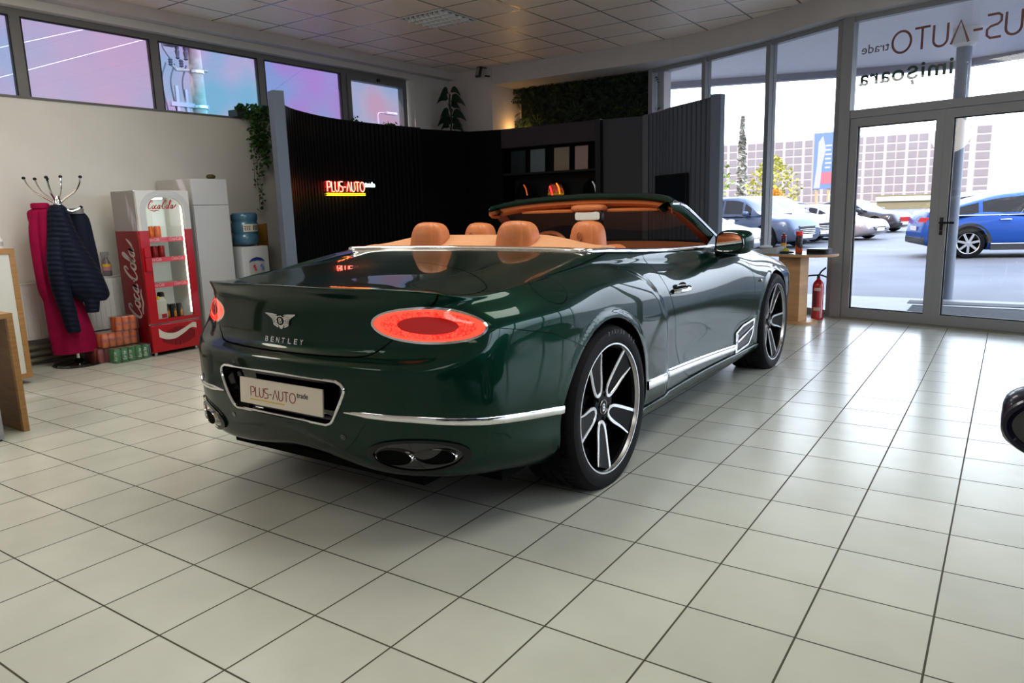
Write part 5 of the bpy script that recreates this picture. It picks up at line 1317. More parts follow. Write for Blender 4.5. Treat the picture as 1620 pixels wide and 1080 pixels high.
# ================================================================== black slatted booth at the back
m_slat=mat('slat_black',(.0055,.006,.0065),.5,spec=.14); m_slat2=mat('slat_daylit',(.12,.145,.185),.5,spec=.35); m_panel=mat('panel_charcoal',(.052,.043,.049),.6,spec=.15)  # second slat colour is a lighter copy, daylight on the right screen put in
BZ=2.38
BO=thing('display_booth','dark slatted display booth with curved side screens and open shelves','booth',(-4.0,6.5,0))
OX,OY=-4.0,6.5
def slats(name,path,material,pitch=.075,depth=.028,z0=0,z1=BZ,back=.05):
    """screen of vertical slats along a plan path; slats stand on its left side"""
    P=[np.array(p,float) for p in path]; L=np.concatenate([[0],np.cumsum([np.linalg.norm(P[i+1]-P[i]) for i in range(len(P)-1)])]); tot=L[-1]; n=int(tot/pitch)
    def at(s):
        i=min(len(P)-2,max(0,int(np.searchsorted(L,s,side='right')-1))); t=(s-L[i])/(L[i+1]-L[i]); d=(P[i+1]-P[i])/(L[i+1]-L[i]); return P[i]+(P[i+1]-P[i])*t,np.array((-d[1],d[0]))
    pr=[]
    for k in range(n):
        for f,h in ((0,0),(.16,0),(.20,depth),(.86,depth),(.92,0)):
            p,nn=at((k+f)*tot/n); pr.append(p-nn*h)
    p,nn=at(tot); pr.append(p)
    bk=[]
    for k in range(n+1):
        p,nn=at(min(tot,k*tot/n)); bk.append(p+nn*back)
    mb=MB(); V=[];F=[]
    m=len(pr)
    V=[(x-OX,y-OY,z0) for x,y in pr]+[(x-OX,y-OY,z1) for x,y in pr]
    F=[(i,i+1,m+i+1,m+i) for i in range(m-1)]
    mb.add(V,F)
    b=len(bk); mb.add([(x-OX,y-OY,z0) for x,y in bk]+[(x-OX,y-OY,z1) for x,y in bk],[(i+1,i,b+i,b+i+1) for i in range(b-1)])
    # top cap
    V=[];F=[]
    for k in range(n+1):
        p,nn=at(min(tot,k*tot/n)); a=p-nn*(depth+.004); c=p+nn*(back+.002); V+=[(a[0]-OX,a[1]-OY,z1),(c[0]-OX,c[1]-OY,z1),(a[0]-OX,a[1]-OY,z1+.012),(c[0]-OX,c[1]-OY,z1+.012)]
    for k in range(n): 
        i=4*k; F+=[(i+2,i+6,i+7,i+3),(i,i+4,i+6,i+2),(i+1,i+3,i+7,i+5)]
    mb.add(V,F)
    return mb.build(name,material,BO)
LP=crom([(-4.50,3.07),(-4.93,3.50),(-5.20,4.02),(-5.37,4.58),(-5.42,5.2),(-5.40,5.75),(-5.36,6.12)],8)
LS=slats('slatted_screen',LP,m_slat)
mb=MB(); mb.prism([(-4.54-OX,3.00-OY),(-4.42-OX,2.96-OY),(-4.38-OX,3.06-OY),(-4.50-OX,3.13-OY)],0,2.44); mb.build('end_post',m_slat2,BO)
RP=crom([(-2.50,7.22),(-2.22,7.02),(-1.95,6.76),(-1.62,6.52),(-1.32,6.30)],8)
RS=slats('slatted_screen',RP,m_slat2,.092,.035,0,BZ)
mb=MB(); mb.prism([(-1.34-OX,6.26-OY),(-1.24-OX,6.29-OY),(-1.22-OX,6.37-OY),(-1.34-OX,6.36-OY)],0,2.42); mb.build('end_post',m_slat2,BO)
# corner box, back wall with the shelf opening, flat panel
mb=MB(); mb.prism([(-5.36-OX,6.10-OY),(-5.16-OX,6.95-OY),(-4.68-OX,7.10-OY),(-4.68-OX,7.45-OY),(-5.8-OX,7.45-OY),(-5.8-OX,6.10-OY)],0,BZ); mb.build('corner_cupboard',mat('corner_black',(.003,.003,.0035),.7,spec=.1),BO)
mb=MB()
mb.box((-4.68-OX,7.10-OY,2.12),(-3.16-OX,7.45-OY,BZ)); mb.box((-4.68-OX,7.10-OY,0),(-3.16-OX,7.45-OY,1.36)); mb.build('back_panel',m_panel,BO)
mb=MB(); mb.box((-4.68-OX,7.43-OY,1.36),(-3.16-OX,7.46-OY,2.12)); mb.build('niche_back',mat('niche_black',(.008,.008,.009),.7),BO)
mb=MB(); mb.box((-4.68-OX,7.12-OY,1.74),(-3.16-OX,7.43-OY,1.765)); mb.build('shelf_board',mat('niche_black',(.008,.008,.009),.7),BO)
mb=MB(); mb.box((-3.16-OX,7.06-OY,0),(-3.085-OX,7.46-OY,BZ+.005)); mb.build('upright',mat('upright_black',(.005,.007,.011),.5),BO)
mb=MB(); mb.prism([(-3.085-OX,7.14-OY),(-2.50-OX,7.20-OY),(-2.50-OX,7.45-OY),(-3.085-OX,7.45-OY)],0,BZ); mb.build('flat_panel',mat('flat_charcoal',(.038,.042,.056),.55),BO)
mb=MB(); mb.box((-2.52-OX,7.13-OY,0),(-2.44-OX,7.20-OY,BZ)); mb.build('light_slat',mat('slat_grey',(.11,.125,.145),.5),BO)
# colour sample boards on the upper shelf
labs=['dark green black sample board on the booth shelf','grey green sample board on the booth shelf','beige sample board on the booth shelf','pale pink sample board on the booth shelf beside the flat panel']
for k,(x,c,w) in enumerate(((-4.49,(.012,.026,.026),.25),(-4.16,(.14,.19,.20),.24),(-3.77,(.28,.235,.16),.24),(-3.46,(.40,.29,.26),.20))):
    t=thing('sample_board',labs[k],'sample board',(x,7.24,1.766),0,None)
    mb=MB(); mb.box((-w/2,-.012,0),(w/2,.0,.315),Matrix.Rotation(math.radians(-3),4,'X')); mb.build('board_face',mat('sample_%d'%k,c,.4),t)
    mb=MB(); mb.box((-w/2+.02,.0,0),(w/2-.02,.05,.06)); mb.build('stand_block',m_black,t)
# demonstration lamp units with light strips on the lower shelf
for k,(x,lab,c1,c2) in enumerate(((-4.40,'dark lamp unit with one dim orange strip on the lower booth shelf',None,(1,.20,.03)),(-3.86,'dark lamp unit with glowing red and orange strips on the lower booth shelf',(1,.03,.03),(1,.22,.02)),(-3.30,'dark lamp unit with a white strip beside the booth upright',None,(.35,.36,.38)))):
    t=thing('lamp_unit',lab,'lamp unit',(x,7.24,1.36),0)
    mb=MB(); mb.prism([(-.13,0),(.12,0),(.15,.10),(.10,.25),(-.02,.28),(-.10,.20)],-.05,.05,frame((0,0,.0),(1,0,0),(0,0,1))); mb.build('unit_body',m_gloss,t,True,25)
    mb=MB(); mb.tube(crom([(.03,-.056,.24),(.065,-.056,.18),(.085,-.056,.09)],4),.009,6); mb.build('light_strip',mat('strip_b%d'%k,c2,.4,emit=c2,es=(.35,1.6,.5)[k]),t,True)
    if c1: mb=MB(); mb.tube([(-.075,-.056,.20),(-.035,-.056,.08)],.012,6); mb.build('light_strip',mat('strip_red',c1,.4,emit=c1,es=2.2),t,True)
    mb=MB(); mb.box((-.10,-.10,0),(.02,-.055,.035),bevel=.01); mb.build('foot_block',mat('unit_grey',(.12,.12,.12),.3),t)
for k,(x,lab) in enumerate(((-4.16,'small grey controller between the dim orange and red lamp units'),(-3.56,'small dark controller between the red and white lamp units'))):
    t=thing('controller',lab,'controller',(x,7.18,1.361),0); mb=MB(); mb.box((-.07,-.03,0),(.07,.03,.03),bevel=.012); mb.build('case',mat('unit_grey',(.12,.12,.12),.3) if k==0 else m_gloss,t,True); mb=MB(); mb.lathe([(.018,0),(.018,.02),(.012,.024),(0,.024)],14,Matrix.Translation((-.04,0,.03))); mb.lathe([(.018,0),(.018,.02),(.012,.024),(0,.024)],14,Matrix.Translation((.04,0,.03))); mb.build('dial',m_satin if k==0 else m_black,t,True)
# television on the right screen
a=np.array((-2.23,6.93)); b=np.array((-1.66,6.475)); d=(b-a)/np.linalg.norm(b-a)
TV=thing('television','black flat television switched off on the right slatted screen','television',(float(a[0]),float(a[1]),1.18))
M=frame((0,0,0),(d[0],d[1],0),(0,0,1)); w=float(np.linalg.norm(b-a))
mb=MB(); mb.box((0,0,-.0),(w,.44,.035),M,bevel=.004); mb.build('tv_case',m_black,TV); mb=MB(); mb.box((.012,.012,.035),(w-.012,.428,.037),M); mb.build('tv_screen',mat('screen_dark',(.003,.012,.020),.4,spec=.2),TV)
mb=MB(); mb.box((w/2-.1,.15,-.09),(w/2+.1,.3,0),M); mb.build('wall_mount',m_black,TV)
# neon sign on the left screen
i0=int(np.argmin([abs(p[1]-4.30) for p in LP])); 
NP,NQ=np.array((-5.262,4.24)),np.array((-5.385,5.16)); nd=(NQ-NP)/np.linalg.norm(NQ-NP)
NS_=thing('neon_sign','glowing neon dealer sign in red, yellow and white on the black slatted screen','sign',(float(NP[0]),float(NP[1]),1.49))
M=frame((0,0,0),(nd[0],nd[1],0),(0,0,1))
m_nred=mat('neon_red',(1,.05,.03),.4,emit=(1,.035,.02),es=4.5); m_nyel=mat('neon_yellow',(1,.6,.03),.4,emit=(1,.62,.02),es=3.2); m_nwht=mat('neon_white',(.9,1,1),.4,emit=(.72,1,1),es=2.6); m_npink=mat('neon_core',(1,.5,.4),.4,emit=(1,.36,.26),es=4.2)
mb=MB(); w_,st=logo(); k=.70/w_
for s in st:
    mb.tube([M@Vector((.03+x*k,.045+y*.115,.045)) for x,y in s],.0085,6)
mb.build('red_tube',m_nred,NS_)
mb=MB()
for s in st: mb.tube([M@Vector((.03+x*k,.045+y*.115,.053)) for x,y in s],.0035,5)
mb.build('tube_core',m_npink,NS_)
mb=MB(); mb.tube([M@Vector(p) for p in ((.02,.022,.045),(.74,.022,.045))],.007,6); mb.tube([M@Vector(p) for p in ((.02,.002,.045),(.74,.002,.045))],.007,6); mb.build('yellow_tube',m_nyel,NS_)
mb=MB(); put_text(mb,'trade',M@Matrix.Translation((.755,.105,.042)),.085,.004,width=.20,offset=.002); mb.build('white_letters',m_nwht,NS_)
mb=MB(); mb.box((0,-.02,.02),(.98,.18,.026),M); mb.build('backing_sheet',thin_glass('acrylic',(.95,.95,.95),.06),NS_)
# large leaved plant on the corner cupboard
PL=thing('tall_plant','large leaved dark green plant standing on the corner of the black booth','plant',(-5.60,7.12,BZ))
mb=MB(); mb.lathe([(.10,0),(.12,.03),(.11,.05)],18); mb.build('pot',m_black,PL,True)
mb=MB(); mb.tube(crom([(0,0,.04),(.015,.01,.25),(0,.0,.45),(.01,0,.58)],4),.012,8); mb.build('stem',mat('stem_dark',(.03,.04,.015),.6),PL,True)
m_big=mat('big_leaf',(.012,.034,.016),.45)
r=random.Random(9)
spec=[(-1,.60,.30,.17),(1,.62,.2,.17),(-1,.52,.1,.20),(1,.50,-.2,.26),(1,.42,-.4,.22),(-1,.30,.35,.19),(-1,.20,.0,.2),(1,.28,.1,.24),(1,.18,-.3,.22),(-1,.12,.2,.17),(1,.10,.2,.2),(.2,.40,-.7,.2),(.1,.25,-.7,.2)]
uu2=Vector((.62,.78,0)); vv2=Vector((.78,-.62,0))
for sx,z,tw,ln in spec:
    base=Vector((0,0,z-.03)); dirn=(uu2*sx+vv2*(tw)).normalized(); tip=base+dirn*ln+Vector((0,0,.03)); mb=MB()
    mid=[base+(tip-base)*t+Vector((0,0,.07*math.sin(PI*t*.9)-.10*t*t)) for t in [q/8 for q in range(9)]]
    side=Vector((0,0,1)).cross(dirn).normalized()*.35+Vector((0,0,1))*.5
    V=[];F=[]
    for q,p in enumerate(mid):
        t=q/8; wv=.07*math.sin(PI*min(1,t*.92+.06))**.8*(ln/.2) if q>1 else .006
        V+=[p+side.normalized()*wv,p,p-side.normalized()*wv]
    for q in range(8): i=3*q; F+=[(i,i+1,i+4,i+3),(i+1,i+2,i+5,i+4)]
    mb.add(V,F); mb.build('leaf',m_big,PL,True)
# moss and fern wall
GW=thing('plant_wall','dark green wall panel of mixed ferns and foliage above the booth shelves','plant wall',(-5.02,8.22,2.36))
mb=MB(); mb.box((0,-.05,0),(2.22,.02,.72)); mb.build('backing',mat('gw_back',(.006,.012,.008),.9),GW)
m_f=[add_noise(mat('fern_dark',(.008,.024,.012),.7),20,.4,2),add_noise(mat('fern_mid',(.018,.045,.014),.65),20,.4,2),add_noise(mat('fern_light',(.05,.085,.015),.6),20,.4,2)]
r=random.Random(31)
def frond(mb,base,dirn,ln,droop,wid,rng):
    d=Vector(dirn).normalized(); pts=[Vector(base)+d*ln*t+Vector((0,-.02*math.sin(PI*t),-droop*t*t)) for t in [q/7 for q in range(8)]]
    up=Vector((0,-1,.2))
    for q in range(1,8):
        t=q/7; p=pts[q]; tan=(pts[q]-pts[q-1]).normalized(); side=tan.cross(up).normalized(); l=wid*math.sin(PI*(.15+.8*t))
        for s in (1,-1):
            e=p+side*s*l+tan*l*.5; nb=p-tan*ln/9
            mb.add([nb,p,e],[(0,1,2)])
for k,m in enumerate(m_f):
    mb=MB(); cnt=(420,300,70)[k]
    for _ in range(cnt):
        x,z=r.uniform(.0,2.22),r.uniform(.02,.72); a=r.uniform(0,6.28); frond(mb,(x,-.05-r.uniform(0,.05),z),(math.cos(a),-.5,math.sin(a)*.8+.2),r.uniform(.08,.24),r.uniform(0,.1),r.uniform(.015,.045),r)
    if k==2:
        for x,z in ((.98,.30),(1.05,.28),(.35,.16),(2.0,.2)):
            for q in range(9): a=-.3+q*.45; frond(mb,(x,-.10,z),(math.cos(a),-.25,math.sin(a)),.22,.06,.012,r)
    mb.build(('dark_foliage','mid_foliage','light_foliage')[k],m,GW)
mb=MB()
for q,(z,a) in enumerate(((.20,2.9),(.22,2.6),(.16,3.4),(.58,3.0))): frond(mb,(.02,-.08,z),(math.cos(a),-.3,math.sin(a)*.5),.20,.04,.02,r)
mb.build('stray_frond',m_f[1],GW)
# ---- round topped table by the window and what stands on it
m_ply=add_noise(mat('table_ply',(.50,.30,.15),.45),3,.14,5,0,0,(1,1,7)); m_ttop=mat('table_top_grey',(.42,.42,.43),.2)
TB=thing('window_table','small oak table with a rounded top beside the glass front','table',(-.42,6.30,0))
def rounded(w,h,rad,n=8):
    out=[]
    for cx,cy,a in ((w-rad,h-rad,0),(-w+rad,h-rad,90),(-w+rad,-h+rad,180),(w-rad,-h+rad,270)):
        out+=[(cx+rad*math.cos(math.radians(a+90*k/n)),cy+rad*math.sin(math.radians(a+90*k/n))) for k in range(n+1)]
    return out
TM=Matrix.Rotation(math.radians(-16),4,'Z')
mb=MB(); mb.prism(rounded(.44,.24,.22),.705,.728,TM); mb.build('table_edge',m_ply,TB); mb=MB(); mb.prism(rounded(.436,.236,.22),.728,.731,TM); mb.build('table_top',m_ttop,TB)
mb=MB(); mb.box((-.13,-.085,.025),(.115,.085,.705),TM); mb.build('column',m_ply,TB)
mb=MB(); mb.prism(rounded(.24,.17,.12),.0,.025,TM); mb.build('foot_board',m_ply,TB)
zt=.732
SC1=thing('spray_can','tall spray can with bright red cap and red black body on the window table','spray can',(-.365,6.235,zt))
mb=MB(); mb.lathe([(.033,0),(.0345,.006),(.0345,.165),(.030,.178)],24); mb.build('can_body',mat('spray_black',(.03,.02,.02),.3),SC1,True,40)
mb=MB(); V=[];F=[]
for k in range(25): a=2*PI*k/24; V+=[(.0348*math.cos(a),.0348*math.sin(a),.006),(.0348*math.cos(a),.0348*math.sin(a),.085+.035*math.cos(a-2.4))]
for k in range(24): F.append((2*k,2*k+2,2*k+3,2*k+1))
mb.add(V,F); mb.build('red_wrap',mat('spray_orange_red',(.62,.09,.03),.35),SC1,True)
mb=MB(); mb.lathe([(.031,.178),(.0345,.182),(.0345,.222),(.031,.228),(0,.229)],24); mb.build('cap',mat('cap_red',(.75,.035,.02),.35),SC1,True,40)
SC2=thing('spray_can','narrow dark spray can with yellow label and dark red cap on the window table','spray can',(-.55,6.36,zt))
mb=MB(); mb.lathe([(.026,0),(.0275,.006),(.0275,.14),(.022,.155)],20); mb.build('can_body',mat('spray_purple',(.06,.012,.05),.3),SC2,True,40)
mb=MB(); mb.lathe([(.0278,.05),(.0278,.10)],20,cap=False); mb.build('label_band',mat('spray_yellow',(.65,.35,.03),.4),SC2,True)
mb=MB(); mb.lathe([(.024,.155),(.0275,.158),(.0275,.175),(.014,.178),(.014,.20),(0,.20)],20); mb.build('cap',mat('cap_dred',(.30,.02,.03),.35),SC2,True,40)
CSE=thing('zip_case','flat black zipped case lying on the window table near the glass doors','case',(-.155,6.185,zt))
mb=MB(); mb.prism(rounded(.115,.075,.05),0,.022,TM); mb.build('case_lower',m_black,CSE); mb=MB(); mb.prism(rounded(.118,.078,.05),.022,.028,TM); mb.build('zip_band',m_gloss,CSE); mb=MB(); mb.prism(rounded(.115,.075,.05),.028,.052,TM); mb.build('case_upper',m_black,CSE)
BX=thing('grey_box','pale grey slanted display box with a white cloth on the window table','box',(-.655,6.19,zt))
mb=MB(); mb.prism([(-.13,0),(.13,0),(.13,.075),(-.13,.03)],-.09,.09,frame((0,0,0),(1,-.2,0),(0,0,1))); mb.build('box_body',mat('box_grey',(.40,.42,.45),.4),BX)
CLO=tag(blob('white_cloth',(-.69,6.19,.800),(.07,.055,.018),.9,mat('cloth_white',(.68,.72,.78),.8),None),'crumpled white cloth lying on the pale grey box','cloth'); CLO.parent=None
SPG=tag(blob('yellow_sponge',(-.50,6.24,.757),(.035,.025,.024),.55,mat('sponge_yellow',(.65,.62,.05),.8),None),'small yellow sponge on the window table beside the grey box','sponge'); SPG.parent=None
GL=tag(blob('dark_cloth',(-.465,6.16,.745),(.07,.04,.012),.7,mat('cloth_dark',(.025,.04,.02),.8),None),'dark folded cloth on the window table in front of the yellow sponge','cloth'); GL.parent=None
# fire extinguisher
FE=thing('fire_extinguisher','red fire extinguisher with black horn standing on the floor by the glass doors','fire extinguisher',(-.225,6.56,0))
m_fe=mat('extinguisher_red',(.42,.010,.016),.25,coat=.4)
mb=MB(); mb.lathe([(.060,0),(.062,.01),(.060,.03),(.057,.035),(.057,.36),(.050,.395),(.028,.425),(.018,.435),(.018,.455)],28); mb.build('cylinder',m_fe,FE,True,40)
FEx=math.atan2(-1.766-6.56,1.448+.225)
for z0,z1 in ((.315,.345),(.10,.135)):
    V=[];F=[]
    for k in range(11): a=FEx-.75+1.3*k/10; V+=[(.0575*math.cos(a),.0575*math.sin(a),z0),(.0575*math.cos(a),.0575*math.sin(a),z1)]
    mb=MB(); mb.add(V,[(2*k,2*k+2,2*k+3,2*k+1) for k in range(10)]); mb.build('label_band',mat('label_cream',(.55,.45,.42),.5),FE,True)
V=[];F=[]
for k in range(6): a=FEx-.75+.55*k/5; V+=[(.0577*math.cos(a),.0577*math.sin(a),.14),(.0577*math.cos(a),.0577*math.sin(a),.31)]
mb=MB(); mb.add(V,[(2*k,2*k+2,2*k+3,2*k+1) for k in range(5)]); mb.build('dark_label',mat('label_dark2',(.10,.04,.045),.5),FE,True)
mb=MB(); mb.lathe([(.016,.455),(.016,.48),(.01,.49)],14); u=Vector((.84,.54,0)); mb.tube([(0,0,.475),tuple(u*.03+Vector((0,0,.52))),tuple(u*.075+Vector((0,0,.555)))],.009,8); mb.tube([(0,0,.485),tuple(u*.035+Vector((0,0,.475))),tuple(u*.085+Vector((0,0,.455)))],.008,8); mb.build('valve_handle',m_black,FE,True)
mb=MB(); mb.tube(crom([tuple(u*.0+Vector((0,0,.478))),tuple(u*-.06+Vector((0,0,.477))),tuple(u*-.115+Vector((0,0,.468))),tuple(u*-.145+Vector((0,0,.42))),tuple(u*-.15+Vector((0,0,.34)))],6),.008,8); mb.build('hose',m_black,FE,True)
mb=MB(); mb.lathe([(.012,.345),(.014,.33),(.033,.145),(.030,.145),(.011,.32)],18,Matrix.Translation(u*-.155),cap=False); mb.build('horn',mat('horn_green_black',(.012,.03,.028),.5),FE,True)
# ================================================================== outside
GZ=-.24
m_conc=add_noise(mat('yard_concrete',(.17,.17,.172),.7,spec=.3),.6,.14,6)
mb=MB(); mb.box((-160,-30,GZ-.5),(WX-.32,260,GZ)); mb.box((WX-.32,8.9,GZ-.5),(120,260,GZ)); mb.box((5.4,-30,GZ-.5),(120,8.9,GZ)); struct(mb.build('ground',m_conc))
mb=MB(); mb.prism([(-6.2,8.6),(-6.2,8.92),(9,8.92),(9,-6),(4.85,-6),(4.85,3.5),(4.3,4.95),(3.35,5.92),(2.2,6.5),(1.05,6.80),(-.02,7.05),(-.95,7.58),(-1.88,8.05),(-2.7,8.35)][::-1],-.4,-.018); struct(mb.build('pavement',add_noise(mat('pavement_slabs',(.24,.245,.25),.5),4,.1,3)))
MT=thing('door_mat','grey ribbed mat on the pavement outside the glass doors','mat',(1.25,7.62,-.016))
mb=MB(); mb.box((-.72,-.36,-.001),(1.2,.52,.010)); mb.build('mat_pad',add_noise(mat('mat_grey',(.075,.08,.09),.9),40,.25,2),MT)
mb=MB(); mb.box((-.72,-.36,.0101),(1.2,-.33,.013)); mb.box((-.72,.49,.0101),(1.2,.52,.013)); mb.build('mat_border',mat('mat_border',(.04,.042,.047),.8),MT)
mb=MB(); mb.box((.45,8.38,-.017),(3.2,8.66,-.012)); DR=struct(mb.build('drain',mat('drain_grey',(.05,.053,.06),.7))); DR.name='trim_5'
# canopy over the pavement: boarded soffit and its fascia
m_sof=mat('soffit_board',(.62,.60,.60),.45)
def _sof():
    nt,N,L,b=nodes(m_sof); tc=N.new('ShaderNodeTexCoord'); w=N.new('ShaderNodeTexWave'); w.bands_direction='Y'; w.inputs['Scale'].default_value=3.2; w.wave_profile='SAW'; L.new(tc.outputs['Object'],w.inputs['Vector'])
    r=N.new('ShaderNodeValToRGB'); r.color_ramp.elements[0].position=.86; r.color_ramp.elements[1].position=.95; r.color_ramp.elements[0].color=(.72,.70,.72,1); r.color_ramp.elements[1].color=(.50,.48,.50,1); L.new(w.outputs['Fac'],r.inputs['Fac']); L.new(r.outputs['Color'],b.inputs['Base Color'])
_sof()
mb=MB(); mb.prism([(-7.0,8.5),(-2.7,8.5),(-1.88,8.03),(-.95,7.55),(-.02,7.02),(1.05,6.77),(2.2,6.47),(3.4,5.9),(4.35,4.9),(4.85,3.5),(4.85,-6),(7.6,-6),(7.6,5.5),(6.4,8.2),(3.6,10.7),(.6,11.75),(-1.3,11.2),(-3.6,10.4),(-7.0,10.0)][::-1],3.28,3.40); struct(mb.build('canopy',m_sof))
mb=MB(); mb.prism([(7.6,-6),(7.6,5.5),(6.4,8.2),(3.6,10.7),(.6,11.75),(-1.3,11.2),(-3.6,10.4),(-7.0,10.0),(-7.0,10.15),(-3.65,10.55),(-1.35,11.36),(.6,11.92),(3.7,10.85),(6.55,8.3),(7.75,5.55),(7.75,-6)],3.18,3.75); struct(mb.build('canopy_fascia',mat('fascia',(.34,.33,.36),.5)))
PO=thing('canopy_post','grey steel post under the canopy outside the glass doors','post',(.80,9.25,GZ))
mb=MB(); mb.lathe([(.085,0),(.085,3.52)],20); mb.build('post_tube',mat('post_grey',(.22,.25,.30),.4,.2),PO,True,40); mb=MB(); mb.lathe([(.14,0),(.14,.02),(.09,.03)],20); mb.build('base_plate',m_satin,PO,True,30); mb=MB(); mb.lathe([(.09,3.30),(.14,3.34),(.14,3.52)],20); mb.build('head_plate',m_white,PO,True,30)
# utility pole seen through the high windows
UP=thing('utility_pole','concrete utility pole with cross arms and insulators seen through the high windows','pole',(-12,7.28,GZ))
m_cp=add_noise(mat('pole_concrete',(.36,.30,.255),.8),6,.2,4)
mb=MB(); mb.lathe([(.155,0),(.138,3.4),(.112,5.3),(.10,6.2)],16); mb.build('shaft',m_cp,UP,True,40)
mb=MB(); 
for z,r in ((3.62,.142),(4.28,.132),(4.80,.125)): mb.lathe([(r,z),(r+.012,z+.0),(r+.012,z+.05),(r,z+.05)],16)
mb.build('clamp_band',m_satin,UP,True,30)
mb=MB(); mb.box((-.05,-.62,3.62),(.05,.18,3.70)); mb.box((-.04,-.50,3.45),(.04,-.44,4.0)); mb.box((-.04,-.30,3.45),(.04,-.25,3.95)); mb.build('bracket',mat('pole_bracket',(.40,.33,.36),.6),UP)
mb=MB(); mb.tube([(0,-.15,4.32),(0,-.42,4.30),(0,-.50,4.38)],.03,8); mb.tube([(0,.05,4.35),(0,.25,4.35)],.025,8); mb.build('cross_arm',m_cp,UP)
mb=MB(); mb.box((-.06,-.62,4.84),(.06,.30,4.93)); mb.box((-.10,-.58,4.72),(.10,-.38,4.92)); mb.box((-.08,-.30,4.76),(.08,-.14,4.90)); mb.build('head_arm',mat('pole_dark',(.09,.08,.10),.6),UP)
for y,z,l in ((-.52,4.36,.14),(-.30,4.36,.14),(-.36,4.50,.28),(-.19,4.50,.28)):
    mb=MB(); mb.lathe([(.02,0),(.045,.02),(.03,.04),(.045,l*.5),(.03,l*.6),(.045,l*.8),(.02,l)],10,Matrix.Translation((0,y,z))); mb.build('insulator',mat('pole_dark',(.09,.08,.10),.6),UP,True)
mb=MB()
for y in (-.72,-.54,-.30): mb.tube(crom([(0,y+.1,4.4),(0,y-.02,4.05),(0,y+.05,3.5),(0,y+.12,2.9)],5),.016,6)
mb.tube(crom([(0,-.60,4.9),(0,-.66,4.7),(0,-.52,4.48)],5),.012,6); mb.build('cable',mat('pole_dark',(.09,.08,.10),.6),UP)
for k,(p,q,lab,c) in enumerate((((-15,4.2,3.72),(-15,9.6,5.82),'thin white overhead wire, lower one crossing the second high window',(.9,.85,.9)),((-15,4.3,4.30),(-15,9.4,6.2),'thin white overhead wire, upper one crossing the second high window',(.9,.85,.9)),((-15,11.2,4.30),(-15,14,6.1),'thin dark overhead wire beyond the high windows',(.2,.15,.2)))):
    o=MB().tube([p,q],.007,6).build('overhead_wire',mat('wire_%s'%('w' if k<2 else 'd'),c,.6)); tag(o,lab,'wire')
SL=thing('street_lamp','slim street lamp seen through the farthest high window','street lamp',(-20,20.60,GZ))
mb=MB(); mb.lathe([(.07,0),(.045,5.1)],10); mb.tube(crom([(0,0,5.3),(.0,.1,5.42),(0,.5,5.46)],5),.03,8); mb.tube([(0,0,5.05),(0,0,5.32)],.04,8); mb.build('pole',mat('lamp_pole',(.45,.42,.46),.5,.4),SL,True); mb=MB(); mb.box((-.12,.45,5.40),(.12,1.05,5.50),bevel=.04); mb.build('lamp_head',mat('lamp_head',(.55,.52,.52),.4),SL,True)
# ---- big grid fronted building across the yard
BL=thing('office_building','wide pale building with a grid of grey panes beyond the parked cars','building',(-50,142,GZ))
m_bw=mat('bld_white',(.62,.57,.56),.7); m_bp=mat('bld_pane',(.36,.325,.345),.6); 
bd=Vector((47.4,6.4,0)); bl=bd.length; M=frame((0,0,0),bd,(0,0,1))
mb=MB(); mb.box((-6,0,-12),(bl-4.8,12.4,-.4),M); mb.build('wall',m_bw,BL)
mb=MB(); mb.box((bl-3.9,0,-10),(bl+.3,13.2,-.5),M); mb.build('end_wall',m_bw,BL)
cols=[]
for q in range(18):
    x=-5+q*3.4
    if x>bl-8.2: break
    mb=MB()
    for h in (0,1):
        for f in range(8): mb.box((x+h*1.56,.9+f*1.43,-.39),(x+h*1.56+1.30,.9+f*1.43+1.12,-.34),M)
    mb.build('pane_column',m_bp,BL)
mb=MB()
for f in range(8): mb.box((bl-1.9,1.6+f*1.43,-.49),(bl+.1,1.6+f*1.43+1.1,-.44),M); mb.box((bl-3.7,1.6+f*1.43,-.49),(bl-2.9,1.6+f*1.43+1.1,-.44),M)
mb.build('pane_column',m_bp,BL)
SHOP=thing('low_canopy','low olive market canopy with white front in front of the grid building','canopy',(-9.2,97,GZ))
mb=MB(); mb.box((-3.0,0,.0),(3.0,3,.95)); mb.build('shade_wall',mat('shop_olive',(.34,.31,.20),.7),SHOP); mb=MB(); mb.box((-3.1,-.3,.95),(3.1,3,1.52)); mb.build('front_band',mat('shop_white',(.9,.88,.85),.6),SHOP); mb=MB(); mb.box((-3.2,-.35,1.52),(3.2,3,1.64)); mb.build('roof_edge',mat('shop_olive2',(.30,.28,.12),.7),SHOP)
HB=thing('low_wall','long pale low wall behind the parked cars','wall',(-45,92,GZ)); mb=MB(); mb.box((0,8,0),(60,8.5,.9)); mb.build('wall_face',mat('pale_wall',(.8,.76,.70),.7),HB); mb=MB(); mb.box((-.1,7.9,.9),(60.1,8.6,1.0)); mb.build('coping',m_bw,HB)
